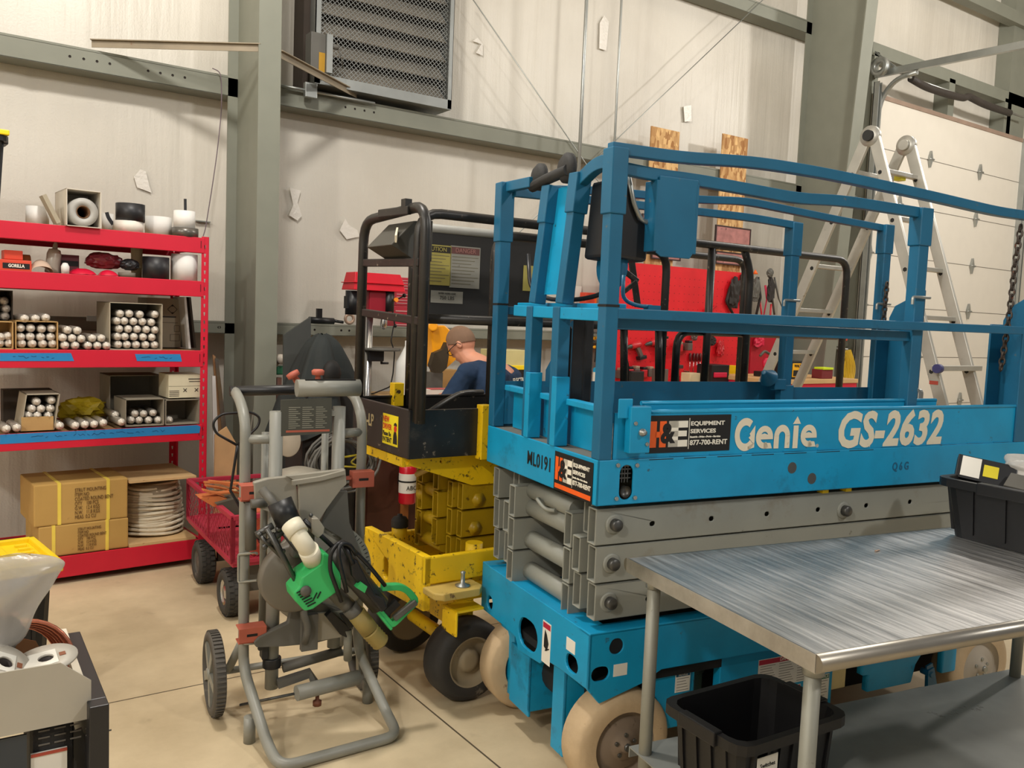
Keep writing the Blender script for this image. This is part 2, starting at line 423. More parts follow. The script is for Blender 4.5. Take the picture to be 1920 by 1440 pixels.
girt('trim_3', -5, DX0 - .1, zT + .05)
# rigid frame columns: back flange, tapered web, front flange
def column(n, xl, w, d0, d1, hz=6.8):
    b = MB(); xm = xl + w / 2
    b.box(xl, xl + w, GY - .0, GY + .012, 0, hz)
    b.hexa([(xm - .005, GY - d0, 0), (xm + .005, GY - d0, 0), (xm + .005, GY, 0), (xm - .005, GY, 0), (xm - .005, GY - d1, hz), (xm + .005, GY - d1, hz), (xm + .005, GY, hz), (xm - .005, GY, hz)])
    b.hexa([(xl, GY - d0 - .012, 0), (xl + w, GY - d0 - .012, 0), (xl + w, GY - d0, 0), (xl, GY - d0, 0), (xl, GY - d1 - .012, hz), (xl + w, GY - d1 - .012, hz), (xl + w, GY - d1, hz), (xl, GY - d1, hz)])
    return struct(n, b, STEEL, 'grey painted tapered steel frame column')
def coldepth(px, py, X):
    # depth d such that the point (X, GY-d) lies on the pixel column
    ray = _f * FPX + _r * (px - 960) - _u * (py - 720); t = X / ray.x; return GY - ray.y * t, CAM_H + ray.z * t
xl1 = WF.pix(430, 0, y=GY).x
dA, zA = coldepth(485, 30, xl1); dB, zB = coldepth(477, 640, xl1)
sl = (dA - dB) / (zA - zB); column('trim_4', xl1, .145, dB - sl * zB, dB + sl * (6.8 - zB))
xl2 = WF.pix(1503, 200, y=GY).x
dA2, zA2 = coldepth(1624, 0, xl2); dB2, zB2 = coldepth(1588, 303, xl2)
sl2 = (dA2 - dB2) / (zA2 - zB2); column('trim_5', xl2, .19, dB2 - sl2 * zB2, dB2 + sl2 * (6.8 - zB2))
print('cols', xl1, dA, dB, zA, zB, 'c2', xl2, dA2, zA2, dB2, zB2, 'girts', zU, zL, zT, 'door', DX0, DX1, DZ1)
# flange braces from column 1 to the upper girt
def angle(n, p, q, w=.05, m=None, lab=None):
    b = MB(); p = V(p); q = V(q); b.bar(p, q, .006, w); b.bar(p + V((0, 0, w / 2)), q + V((0, 0, w / 2)), w, .006); return struct(n, b, m or STEEL, lab)
zb = zA - .0
pf = V((xl1 + .02, GY - dA, WF.pix(480, 92, x=xl1).z)); q1 = WF.pix(172, 82, y=GY)
BRACE = mat('rusty_brace_steel', (140, 128, 108), .6, wear=(120, 84, 56), wamt=.25, var=.15)
angle('trim_6', pf, q1, .045, BRACE, 'rust-tinged flange brace left of the column')
q2 = WF.pix(668, 178, y=GY); angle('trim_7', (xl1 + .14, GY - dA, WF.pix(524, 102, x=xl1 + .14).z), q2, .045, BRACE, 'rust-tinged flange brace right of the column')
# framing around and above the door
jb = MB()
jb.box(DX0 - .02, DX1 + .05, GY, WY, DZ1 + .45, DZ1 + .60)
b2 = WF.pix(1648, 90, y=GY)
for px_, w_ in ((1640, .10), (1785, .14), (1893, .18)):
    x_ = WF.pix(px_, 170, y=GY).x; jb.box(x_ - w_ / 2, x_ + w_ / 2, GY, WY, DZ1, DZ1 + .5)
jb.box(DX0 - .02, DX0 + .04, GY - .02, WY, 0, DZ1 + .4)
struct('trim_8', jb, STEEL, 'grey door header and jambs')
struct('trim_9', MB().box(DX0, DX1, WY - .01, WY + .02, DZ1 - .0, DZ1 + .5), WALLM, 'white panel above the garage door')
xc3 = WF.pix(1894, 150, y=GY).x; jb = MB(); jb.box(xc3, xc3 + .5, GY, WY, 0, 6.8); struct('trim_10', jb, STEEL, 'grey steel frame column right of the door')
bb = MB(); bb.bar(WF.pix(1800, -12, y=GY), WF.pix(1900, 35, y=GY), .14, .16, ext=.8); struct('trim_11', bb, STEEL, 'grey steel girt above the garage door')

# sectional garage door: panels with seams and roller hinges on the seams
DOORM = mat('white_door_panel', (222, 216, 204), .5, var=.02, wear=(200, 192, 178), wamt=.05)
door = struct('door_1', MB().box(DX0, DX1, DPY, DPY + .05, 0, DZ1), DOORM, 'white sectional garage door')
q = MB(); q.box(DX0, DX1, DPY - .012, DPY, DZ1 - .045, DZ1 + .005)
obj('top_stile', q, mat('tan_weather_seal', (150, 128, 112), .6), door)
seamz = [Wp(1829, y, DPY).z for y in (322, 412, 499, 585.5, 668, 754)]; st_ = (seamz[0] - seamz[-1]) / 5; seamz = [seamz[0] - k * st_ for k in range(8)]
q = MB()
for z in seamz:
    if z > 0: q.box(DX0, DX1, DPY - .002, DPY + .002, z - .004, z + .004)
obj('panel_seam', q, mat('seam_grey', (120, 114, 104), .6), door)
hinx = [Wp(px, py, DPY).x for px, py in ((1742, 300), (1835, 324))]
for k, pxs in enumerate((((1742, 299), (1835, 323)), ((1684, 383), (1827, 411)), ((1628, 473), (1820, 499)), ((1617, 571), (1813, 584)), ((1608, 669), (1720, 669)), ((1797, 750),))):
    for px_, py_ in pxs:
        p = Wp(px_, py_, DPY); q = MB(); M_ = MXZ(DPY - .035, (p.x, p.z))
        q.plate([(0, .105), (.03, .02), (.05, .0), (.03, -.02), (0, -.105), (-.03, -.02), (-.03, .02)], t=.032, M=M_); q.cyl((p.x - .05, DPY - .03, p.z), (p.x + .06, DPY - .03, p.z), .013, 8)
        obj('hinge', q, GALV, door)
# vertical tracks, torsion shaft with its spring, overhead track
q = MB(); tx = DX0 - .03
q.box(tx - .07, tx + .02, DPY - .06, DPY - .05, 0, DZ1 + .1); q.box(tx - .07, tx - .06, DPY - .12, DPY - .05, 0, DZ1 + .1); q.box(tx + .01, tx + .02, DPY - .10, DPY - .05, 0, DZ1 + .1)
q.box(tx + .04, tx + .055, DPY - .09, DPY - .03, 0, DZ1)
struct('trim_12', q, GALV, 'galvanised vertical door track left of the garage door')
q = MB(); tx = DX1 - .0
q.box(tx - .03, tx + .06, DPY - .06, DPY - .05, 0, DZ1); q.box(tx - .03, tx - .02, DPY - .12, DPY - .05, 0, DZ1); q.box(tx + .05, tx + .06, DPY - .10, DPY - .05, 0, DZ1)
q.box(tx - .05, tx - .04, DPY - .08, DPY - .0, 0, DZ1)
struct('trim_13', q, GALV, 'galvanised vertical door track right of the garage door')
# horizontal track running out over the shop
X0 = Wp(1640, 200, DPY).x
p1 = WF.pix(1690, 133, x=X0); p2 = WF.pix(1921, 84, x=X0)
q = MB(); zt = (p1.z + p2.z) / 2
c = [WF.pix(1645, 215, x=X0), WF.pix(1655, 180, x=X0), WF.pix(1680, 148, x=X0), WF.pix(1720, 135, x=X0)]
q.tube([WF.pix(1640, 240, x=X0)] + c, .03, 8, .15); q.bar(WF.pix(1642, 140, x=X0), WF.pix(1925, 83, x=X0), .05, .075)
q.bar(WF.pix(1642, 98, y=GY - .02) , WF.pix(1682, 128, x=X0), .02)
struct('trim_14', q, GALV, 'galvanised overhead door track')
sp = MB(); P = [WF.pix(x, y, y=DPY - .1) for x, y in ((1708, 147), (1735, 163), (1780, 178), (1808, 184), (1815, 180), (1845, 196), (1893, 212))]
sp.tube(P, .045, 14, .3); 
tsp = thing('torsion_spring', 'long black sagging spring on its steel shaft above the garage door', 'spring', (0, 0, 0)); obj('coil_spring', sp, mat('oiled_black_spring', (52, 46, 42), .5, bump=.6, bscale=90), tsp)
sh = MB(); sh.cyl(WF.pix(1700, 143, y=DPY - .1), WF.pix(1925, 222, y=DPY - .1), .014)
sh.lathe([(.05, -.03), (.11, -.03), (.11, .03), (.05, .03)], WF.pix(1650, 125, y=DPY - .1), (1, 0, 0), 20, closed=True)
obj('shaft', sh, GALV, tsp)
# ================================================================ blue scissor lift
LF = Frame(1.813, 2.104, -8.63)
LL, LW = 2.26, .88
lift = fthing('scissor_lift', 'large blue scissor lift with grey folded arms and cream tyres, beside the stainless table', 'scissor lift', LF)
TAN = mat('cream_tyre', (196, 172, 138), .8, wear=(120, 98, 74), wamt=.35, wscale=12, var=.15, bump=.3, bscale=30)
HUBD = mat('dusty_hub', (128, 112, 96), .75, wear=(88, 76, 62), wamt=.3, wscale=10, var=.12)
HUBC = mat('cream_hub', (188, 178, 162), .65, wear=(120, 104, 86), wamt=.2, wscale=10, var=.08)
CREAM = mat('cream_decal', (226, 216, 192), .55, wear=(190, 176, 150), wamt=.3, wscale=30, var=.04)
# platform frame band and toeboards
b = MB()
b.plate([(0, 1.037), (LL, 1.037), (LL, 1.19), (0, 1.19)], [slot(.113, 1.112, .052, .118)], .008, MXZ(0))
b.box(0, .008, 0, LW, 1.037, 1.19); b.box(LL - .008, LL, 0, LW, 1.037, 1.19); b.box(0, LL, LW - .008, LW, 1.037, 1.19)
b.box(0, LL, .0, .03, 1.037, 1.043); b.box(0, .03, .0, LW, 1.037, 1.043)
obj('platform_frame', b, BLUE, lift, bev=.003)
obj('platform_deck', MB().box(.008, LL - .008, .008, LW - .008, 1.165, 1.188), mat('dusty_deck_plate', (110, 108, 100), .7, wear=(70, 66, 60), wamt=.3), lift)
b = MB(); b.box(.06, LL, .008, .014, 1.19, 1.345)
for k in range(12): b.box(.12 + k * .17, .22 + k * .17, .004, .009, 1.192, 1.1945)
tb = obj('toeboard', b, BLUE, lift)
b = MB(); b.tube([(.20, .012, 1.347), (LL, .012, 1.347)], .008, 8); b.tube([(.19, .05, 1.372), (LL - .6, .05, 1.372)], .008, 8)
b.box(.2, LL - .6, .045, .051, 1.24, 1.37)
obj('toeboard_lip', b, BLUE, tb)
obj('toeboard', MB().box(.05, LL, LW - .014, LW - .008, 1.19, 1.35).box(.05, 1.6, LW - .05, LW - .044, 1.2, 1.38), BLUED, lift)
b = MB(); b.box(.075, .081, .05, .80, 1.19, 1.34)
b.rtube([(.05, .04, 1.35), (.05, .29, 1.352)], .035, .022); b.rtube([(.05, .34, 1.352), (.05, .49, 1.354)], .035, .022); b.rtube([(.05, .54, 1.354), (.05, .80, 1.356)], .035, .022)
obj('end_toeboard', b, BLUE, lift, bev=.003)
# seam slits and plugs
b = MB()
for x0, x1 in ((.2, .30), (.345, .44), (.49, .60), (.645, .75), (.80, .91), (.96, 1.08), (1.13, 1.26)): b.box(x0, x1, -.0006, .002, 1.184, 1.1865)
obj('seam_slit', b, DARK, lift)
for x, z in ((.843, 1.131), (.945, 1.086)): obj('round_plug', MB().cyl((x, -.0015, z), (x, .004, z), .021, 24), mat('dull_plug', (72, 74, 74), .6, var=.15), lift)
b = MB()
for z in (1.125, 1.14, 1.155): b.box(.09, .137, .012, .016, z - .002, z + .002)
for x in (.102, .113, .125): b.box(x - .0015, x + .0015, .012, .016, 1.11, 1.17)
b.lathe([(0, -.006), (.019, -.004), (.02, .012)], (.113, .012, 1.08), (0, -1, 0), 18)
obj('vent_grille', b, DKSTEEL, lift)
for x, z in ((.075, 1.172), (.151, 1.169), (.075, 1.06), (.149, 1.059)): obj('bolt', MB().cyl((x, -.006, z), (x, 0, z), .0075, 6), GALV, lift)
# latch bracket by the near corner
b = MB(); b.box(.095, .175, -.035, .0, 1.215, 1.37); b.box(.055, .11, -.02, -.014, 1.33, 1.395)
lb = obj('latch_bracket', b, BLUE, lift, bev=.012)
b = MB(); b.lathe([(0, .02), (.009, .018), (.009, .01), (.013, .008), (.013, 0)], (.14, -.035, 1.285), (0, -1, 0), 14)
obj('round_knob', b, GALV, lb)
for x, z in ((.113, 1.315), (.162, 1.245)): obj('bolt', MB().cyl((x, -.04, z), (x, -.035, z), .007, 6), GALV, lb)
# corner and side posts
PW = .05
def post(name, x, y, z0, z1, w=PW, wy=PW, m=BLUED, x1=None, y1=None, sleeve=0, slit=None):
    b = MB(); x1 = x if x1 is None else x1; y1 = y if y1 is None else y1
    b.bar((x, y, z0), (x1, y1, z1), wy, w, up=(1, 0, 0))
    if sleeve: b.bar(V((x, y, z0)).lerp(V((x1, y1, z1)), 1 - sleeve / (z1 - z0)), (x1, y1, z1), wy + .012, w + .012, up=(1, 0, 0))
    o = obj(name, b, m, lift, bev=.004)
    if slit: obj('joint_gap', MB().box(x - w / 2 - .001, x + w / 2 + .001, y - wy / 2 - .001, y + wy / 2 + .001, slit, slit + .008), DARK, o)
    return o
h = PW / 2
post('corner_post', h, h, 1.19, 2.20, sleeve=.21, slit=1.692)
post('corner_post', h, LW - h, 1.19, 2.19, sleeve=.24, slit=1.692)
post('gate_post', h, .545, 1.19, 1.69); post('gate_post', h, .335, 1.19, 1.69)
post('upper_gate_post', h, .530, 1.70, 2.14, x1=h + .035, y1=.512, sleeve=.14); post('upper_gate_post', h, .320, 1.70, 2.16, x1=h + .035, y1=.305, sleeve=.14)
for y in (.545, .335): obj('post_gusset', MB().box(-.004, .052, y - .035, y + .0, 1.19, 1.44), BLUE, lift, bev=.003)
post('side_post', 1.497, .055, 1.19, 2.145, sleeve=.15, w=.055); post('side_post', 1.57, LW - .05, 1.19, 2.155, sleeve=.16, w=.05)
post('entry_post', 2.22, LW - .03, 1.19, 2.20, sleeve=.15); 
post('entry_post', 2.235, .03, 1.19, 2.18)
# wide entry side columns at the rear end
for y0, y1 in ((.0, .16), (LW - .30, LW - .10)):
    b = MB(); b.plate([(y0, 1.19), (y1, 1.19), (y1, 1.72), (y1 - .03, 1.78), (y0, 1.86)], t=.012, M=MYZ(LL - .05)); b.box(LL - .14, LL - .05, y0, y0 + .01, 1.19, 1.78); b.box(LL - .14, LL - .05, y1 - .01, y1, 1.19, 1.70)
    obj('entry_column', b, BLUED, lift, bev=.003)
# extra entrance column on the near rear corner, seen at the right edge of the frame
# top rails (bent upward in the middle by long use)
b = MB(); b.rtube([(0, .022, 2.197), (.27, .022, 2.198), (.565, .022, 2.218), (.783, .022, 2.219), (.993, .022, 2.214), (1.463, .022, 2.191), (1.9, .022, 2.165), (LL, .022, 2.165)], .035, .038, .1)
obj('top_rail', b, BLUED, lift, bev=.003)
b = MB(); b.rtube([(.05, .055, 2.147), (.19, .055, 2.138), (.363, .055, 2.139), (.607, .055, 2.130), (.831, .055, 2.120), (1.043, .055, 2.134), (1.51, .055, 2.126)], .03, .04, .1)
obj('extension_top_rail', b, BLUED, lift, bev=.003)
b = MB(); b.rtube([(0, LW - .022, 2.165), (.25, LW - .022, 2.185), (.50, LW - .022, 2.205), (.783, LW - .022, 2.208), (1.0, LW - .022, 2.215), (1.28, LW - .022, 2.235), (1.85, LW - .022, 2.2), (LL, LW - .022, 2.18)], .035, .034, .1)
obj('top_rail', b, BLUED, lift, bev=.003)
b = MB(); b.rtube([(.05, LW - .06, 2.15), (.787, LW - .06, 2.155), (1.0, LW - .06, 2.155), (1.3, LW - .06, 2.155), (1.59, LW - .06, 2.14)], .03, .034, .1)
obj('extension_top_rail', b, BLUED, lift, bev=.003)
# mid rails
obj('mid_rail', MB().rtube([(.04, .02, 1.672), (LL, .02, 1.676)], .035, .034), BLUED, lift, bev=.003)
obj('extension_mid_rail', MB().rtube([(.05, .06, 1.640), (1.5, .06, 1.632)], .03, .04), BLUED, lift, bev=.003)
obj('mid_rail', MB().rtube([(.04, LW - .02, 1.672), (LL, LW - .02, 1.675)], .035, .034), BLUED, lift, bev=.003)
# end rails
b = MB(); b.rtube([(.02, .04, 1.665), (.02, .40, 1.668), (.02, .69, 1.672)], .03, .042); b.rtube([(.09, .04, 1.69), (.09, .80, 1.69)], .03, .03)
obj('end_mid_rail', b, BLUE, lift, bev=.003)
obj('end_top_rail', MB().rtube([(.03, .03, 2.15), (.04, .10, 2.172), (.05, .19, 2.168), (.06, .31, 2.13)], .035, .045, .04), BLUED, lift, bev=.003)
obj('end_top_rail', MB().rtube([(.03, .85, 2.172), (.03, .62, 2.165)], .03, .04), BLUED, lift, bev=.003)
# blue backing panel between the upper gate posts, with a sticker
obj('gate_panel', MB().hexa([(.04, .34, 1.735), (.05, .34, 1.735), (.05, .52, 1.735), (.04, .52, 1.735), (.07, .32, 2.13), (.08, .32, 2.13), (.08, .50, 2.13), (.07, .50, 2.13)]), BLUE, lift)
st = obj('small_sticker', MB().box(.046, .049, .345, .395, 1.772, 1.812), ORANGE, lift, 'small orange and black sticker')
text('sticker_lettering', 'H&E', .022, TYZ(.0455, .37, 1.792), INK, st, bold=.0008)
# hanging cover channel on the extension rail
b = MB(); b.plate([(.205, 1.88), (.225, 1.868), (.345, 1.868), (.36, 1.89), (.365, 2.135), (.205, 2.135)], t=.006, M=MXZ(.03)); b.box(.195, .21, .03, .10, 1.885, 2.12); b.box(.355, .37, .03, .10, 1.885, 2.12)
obj('hanging_channel', b, BLUED, lift, bev=.004)
# control box, guard and domes at the end rail
b = MB(); b.plate([(.07, 1.86), (.21, 1.85), (.22, 1.97), (.17, 2.00), (.12, 2.12), (.09, 2.13)], t=.19, M=MXZ(.09))
cb = obj('control_box', b, BLKM, lift, bev=.012)
b = MB(); b.tube([(.11, .085, 2.15), (.14, .08, 2.04), (.17, .08, 1.99), (.28, .08, 1.965), (.28, .28, 1.965)], .008, 8, .02); b.ball((.24, .12, 1.98), .028); obj('guard_handle', b, GALV, cb)
obj('speaker_disc', MB().cyl((.12, .19, 1.835), (.15, .19, 1.835), .078, 32), BLUED, cb)
b = MB(); b.tube([(.04, .64, 2.150), (.04, .52, 2.165), (.04, .36, 2.178)], .021, 10); 
obj('padded_bar', b, RUB, lift)
for y, z, r in ((.605, 2.185, .052), (.392, 2.19, .055)):
    obj('rubber_dome', MB().lathe([(0, .022), (r * .7, .018), (r, .004), (r, -.012), (0, -.014)], (.05, y, z), (-1, 0, 0), 24), RUB, lift)
obj('cable', MB().tube([(.16, .2, 1.86), (.2, .3, 1.75), (.15, .42, 1.72), (.12, .62, 1.72), (.08, .70, 1.76), (.09, .75, 1.9)], .009, 8, .08), BLKM, lift)
# literature box and dark column inside the end rail
obj('document_box', MB().box(.12, .16, .325, .42, 1.345, 1.66).box(.11, .13, .43, .52, 1.30, 1.62), BLKM, lift, bev=.008)
b = MB(); b.plate([(.56, 1.64), (.60, 1.64), (.80, 1.43), (.80, 1.36), (.56, 1.36)], t=.006, M=MYZ(.22)); obj('corner_gusset', b, BLUED, lift)
b = MB(); b.tube([(.10, .06, 1.80), (.10, .06, 1.72), (.16, .06, 1.70), (.22, .06, 1.70)], .007, 8, .03); b.box(.2, .25, .05, .08, 1.69, 1.705); obj('grab_loop', b, BLUED, lift)
# end band number and sticker
text('stencil_lettering', 'ML0191', .072, TYZ(-.001, .41, 1.115, -.0), INK, lift, sx=.80, bold=.001, spacing=1.05)
def rental_sign(M, w, hh, orange_bar, parent, nm):
    s = MB().box(-w / 2, w / 2, -hh / 2, hh / 2, 0, .0012, M); o = obj(nm, s, INK, parent, 'black and orange rental sign with white lettering')
    top = .0 if not orange_bar else hh * .07
    T = M @ Matrix.Translation((0, 0, .0014))
    k = hh * (.70 if not orange_bar else .60)
    def rects(rs, m, nme):
        q = MB()
        for x0, x1, y0, y1 in rs: q.box(x0, x1, y0, y1, 0, .0006, T)
        return obj(nme, q, m, o)
    x0 = -w * .47; hw = w * .225; yb = -k / 2 + top; yt = k / 2 + top
    rects([(x0, x0 + hw * .36, yb, yt), (x0 + hw * .52, x0 + hw * .86, yb, yt), (x0 + hw * .3, x0 + hw * .6, yb + k * .38, yb + k * .60)], ORANGE, 'letter_h')
    ex = x0 + hw * .98
    rects([(ex, ex + hw * .5, yb, yt), (ex, ex + hw, yb, yb + k * .26), (ex, ex + hw * .95, yb + k * .4, yb + k * .62), (ex, ex + hw, yt - k * .26, yt)], INKW, 'letter_e')
    text('ampersand', '&', k * 1.02, T @ Matrix.Translation((ex - hw * .06, top - .0 * k, .0008)), INK, o, bold=.0035 * (k / .08), sx=.92)
    rects([(ex + hw * 1.06, ex + hw * 1.09, yb - k * .1, yt + k * .1)], INKW, 'rule')
    tx = ex + hw * 1.14
    for body, sz, yy, sxx in (('EQUIPMENT', .22, .38, 1.0), ('SERVICES', .22, .08, 1.0), ('Rentals - Sales - Parts - Service', .09, -.14, .95), ('877-700-RENT', .27, -.37, .80)):
        text('sign_lettering', body, k * sz, T @ Matrix.Translation((tx, top + yy * k, 0)), INKW, o, bold=.0006, sx=sxx * w / (k * 4.2) * 1.45, align='LEFT')
    if orange_bar:
        q = MB().box(-w * .47, w * .47, -hh * .44, -hh * .32, 0, .0006, T); obj('orange_bar', q, ORANGE, o)
rental_sign(TXZ(.367, .0065, 1.27), .358, .128, False, lift, 'rental_sign')
rental_sign(TYZ(-.0012, .158, 1.108), .262, .138, True, lift, 'rental_sign')
# name on the toeboard, drawn letter by letter
def genie(parent):
    M = TXZ(.0, .0066, 0)
    T = lambda x, y: M @ Matrix.Translation((x, y, 0))
    q = MB(); th = .0008
    def arc(cx, cy, ro, ri, a0, a1, n=16, sxx=1.):
        P = [(cx + sxx * ro * math.cos(R(a0 + (a1 - a0) * i / n)), cy + ro * math.sin(R(a0 + (a1 - a0) * i / n))) for i in range(n + 1)]
        P += [(cx + sxx * ri * math.cos(R(a1 - (a1 - a0) * i / n)), cy + ri * math.sin(R(a1 - (a1 - a0) * i / n))) for i in range(n + 1)]
        q.plate(P, t=th, M=M)
    z0 = 1.2
    arc(.617, 1.2600, .060, .033, 52, 322, 24, .82)                      # G bowl
    q.plate([(.660, 1.292), (.660, 1.222), (.632, 1.248), (.640, 1.255), (.636, 1.262)], t=th, M=M)
    q.plate([(.660, 1.23), (.660, 1.212), (.632, 1.205), (.628, 1.215)], t=th, M=M)
    for cx in (.706, .921):                                              # the two e
        arc(cx, 1.248, .042, .020, 0, 300, 20, .95)
        q.plate([(cx - .035, 1.240), (cx + .040, 1.240), (cx + .040, 1.25), (cx + .0, 1.262), (cx - .035, 1.255)], t=th * 1.2, M=M)
        q.plate([(cx - .002, 1.206), (cx + .038, 1.206), (cx + .03, 1.226), (cx - .002, 1.228)], t=th, M=M)
    arc(.790, 1.250, .042, .017, 0, 180, 14, .9)                         # n
    for x0 in (.752, .805): q.plate([(x0, 1.205), (x0 + .023, 1.205), (x0 + .023, 1.252), (x0, 1.252)], t=th, M=M)
    q.plate([(.844, 1.203), (.868, 1.203), (.868, 1.288), (.844, 1.288)], t=th, M=M)      # i
    q.plate([(.840, 1.294), (.878, 1.294), (.860, 1.322)], t=th, M=M)                     # flame
    o = obj('maker_lettering', q, CREAM, parent, 'cream maker name on the blue toeboard')
    text('registered_mark', '®', .018, T(.968, 1.208), CREAM, o)
    return o
genie(lift)
text('model_lettering', 'GS-2632', .188, TXZ(1.357, .0062, 1.2585), CREAM, lift, bold=.0065, shear=.18, sx=.88, spacing=1.02, th=.0008)
text('trademark_letters', 'TM', .018, TXZ(1.235, .0062, 1.20), CREAM, lift)
text('stencil_lettering', 'Q 6 G', .045, TXZ(1.42, -.0008, 1.112), mat('faded_blue_ink', (24, 92, 128), .6), lift, sx=.8, bold=.001)
# ---- scissor arms: open-ended rectangular tubes stacked one on another
AH = .128
def chan(bld, x0, x1, y0, y1, z0, z1, t=.006):
    bld.box(x0, x1, y0, y1, z0, z0 + t); bld.box(x0, x1, y0, y1, z1 - t, z1); bld.box(x0, x1, y0, y0 + t, z0, z1); bld.box(x0, x1, y1 - t, y1, z0, z1)
def arm(x0, x1, y0, z0, parent=None, holes=(), tilt=0):
    q = MB(); t = .006; z1 = z0 + AH - .003; y1 = y0 + .052
    q.plate([(x0, z0), (x1, z0), (x1, z1), (x0, z1)], [slot(hx, hz, .022, .017) for hx, hz in holes], t, MXZ(y0))
    q.box(x0, x1, y0, y1, z0, z0 + t); q.box(x0, x1, y0, y1, z1 - t, z1); q.box(x0, x1, y1 - t, y1, z0, z1)
    return obj('scissor_arm', q, GREYP, lift, bev=.004)
ZT = [.909 - .0, .779, .649]     # bottoms of the three stacked arms below the platform
hrow = [(.25, .943), (.506, .93), (.765, .916), (1.021, .902), (1.28, .89), (1.53, .877), (1.8, .87)]
for yy, xs, hole in ((.03, .02, True), (LW - .085, .02, False)):
    arm(xs, 2.2, yy, .895, holes=[(x, .955) for x, z in hrow] if hole else ())
    arm(xs + .006, 2.2, yy, .765, holes=())
    arm(xs + .012, 2.2, yy, .635, holes=[(.25, .69), (1.9, .69)] if hole else ())
# inner set, offset half a step
for yy in (.125, .69): 
    for k, zz in enumerate((.955, .825, .695, .60)):
        if k == 0: arm(.06, 2.1, yy, .905)
        elif k == 1: arm(.02, 2.1, yy, .775)
        elif k == 2: arm(.03, 2.1, yy, .645)
for yy in (.60,):
    arm(.0, 2.1, yy, .86); arm(.0, 2.1, yy, .73); arm(.0, 2.1, yy, .60)
arm(.03, 2.1, .205, .84); arm(.03, 2.1, .205, .71); arm(.03, 2.1, .205, .58)
for z, y0, y1, r in ((.965, .26, .60, .035), (.895, .26, .60, .036), (.765, .26, .60, .036), (.64, .26, .60, .036), (.835, .05, .125, .02), (.705, .05, .125, .02), (.965, .05, .125, .02),
                     (.835, .74, .80, .022), (.705, .74, .80, .022), (.895, .64, .70, .025), (.765, .64, .70, .025), (.640, .64, .70, .025)):
    obj('cross_tube', MB().cyl((.085, y0, z), (.085, y1, z), r, 20), GREYP, lift)
obj('hydraulic_hose', MB().tube([(.06, .46, .94), (.03, .47, .965), (.02, .44, .96), (.03, .40, .935), (.05, .36, .94)], .008, 8, .03), GREYP, lift)
for x, z, r in ((.092, .965, .024), (.089, .831, .024), (.086, .697, .024), (1.154, .945, .022), (1.155, .69, .022)):
    q = MB().lathe([(.034, 0), (.034, .004), (.028, .006), (0, .006)], (x, .03, z), (0, -1, 0), 24); o = obj('pivot_boss', q, GREYP, lift)
    obj('pivot_pin', MB().lathe([(0, .026), (.018, .025), (.021, .021), (.021, .0), (0, 0)], (x, .026, z), (0, -1, 0), 20), DKSTEEL, o)
for x in (1.028, 1.15): obj('wear_block', MB().box(x, x + .03, .02, .05, 1.02, 1.037), YEL, lift)
# ---- chassis
b = MB()
b.plate([(0, .414), (.176, .412), (.303, .403), (.34, .372), (.519, .355), (.547, .399), (.675, .405), (.88, .405), (.88, .605), (0, .605)],
        [slot(.444, .445, .16, .115)[::1], slot(.795, .455, .055, .06), slot(.111, .462, .085, .06)], .012, MYZ(0))
b.box(0, LL, 0, .07, .595, .607); b.box(0, LL, LW - .07, LW, .595, .607)
b.plate([(0, .414), (.05, .358), (.217, .401), (.30, .44), (LL, .44), (LL, .605), (0, .605)], [circ(.108, .55, .028, 18), slot(.049, .462, .07, .05)], .010, MXZ(0))
b.plate([(0, .44), (LL, .44), (LL, .605), (0, .605)], t=.010, M=MXZ(LW - .01)); b.box(LL - .012, LL, 0, LW, .35, .605)
b.box(.012, .10, .0, .88, .595, .603)
obj('chassis', b, BLUE, lift, bev=.003)
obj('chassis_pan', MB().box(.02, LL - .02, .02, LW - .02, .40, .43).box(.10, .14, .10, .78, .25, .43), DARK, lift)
obj('cover_disc', MB().cyl((.108, .004, .55), (.108, .02, .55), .027, 20), mat('black_cap', (30, 32, 36), .4), lift)
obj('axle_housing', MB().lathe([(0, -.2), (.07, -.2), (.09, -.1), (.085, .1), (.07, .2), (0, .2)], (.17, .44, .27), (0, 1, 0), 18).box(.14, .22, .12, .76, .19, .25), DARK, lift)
# steering yokes
for y0, y1, z0, z1, x in ((.66, .80, .09, .38, .06), (.47, .64, .10, .34, .03), (.18, .27, .085, .40, .02)):
    q = MB(); q.box(x, x + .012, y0, y1, z0, z1); q.box(x, x + .16, y0, y0 + .012, z0 + .02, z1); obj('steering_yoke', q, BLUE, lift, bev=.004)
# panels and trays along the side
b = MB()
b.plate([(.33, .20), (.46, .20), (.46, .44), (.28, .44), (.285, .36), (.32, .30)], t=.012, M=MXZ(.03)); b.box(.46, .472, .03, .3, .2, .44)
b.box(.58, 1.15, .02, .06, .165, .44); 
obj('side_tray', b, BLUE, lift, bev=.004)
b = MB(); b.plate([(1.30, .26), (1.335, .26), (1.335, .185), (1.60, .185), (1.62, .26), (1.66, .31), (1.74, .31), (1.76, .43), (1.30, .43)], t=.03, M=MXZ(.01)); b.box(1.77, 1.86, .0, .03, .20, .44)
obj('side_door', b, BLUE, lift, bev=.008)
obj('motor', MB().box(.48, .58, .12, .2, .18, .42).cyl((.5, .16, .38), (.58, .16, .38), .06), mat('greenish_casting', (62, 84, 78), .5), lift)
obj('battery_block', MB().box(1.155, 1.235, .03, .22, .215, .345), mat('cream_plastic', (214, 196, 140), .5), lift, bev=.004)
obj('shadow_slab', MB().box(.3, 1.95, .16, .2, .14, .44), DARK, lift)  # near-black slab standing in for the shade behind the side panels
q = MB().cyl((.62, -.005, .125), (1.66, -.005, .125), .036, 20); q.box(1.2, 1.66, -.035, .02, .085, .13); g = obj('guard_bar', q, BLUED, lift)
q = MB()
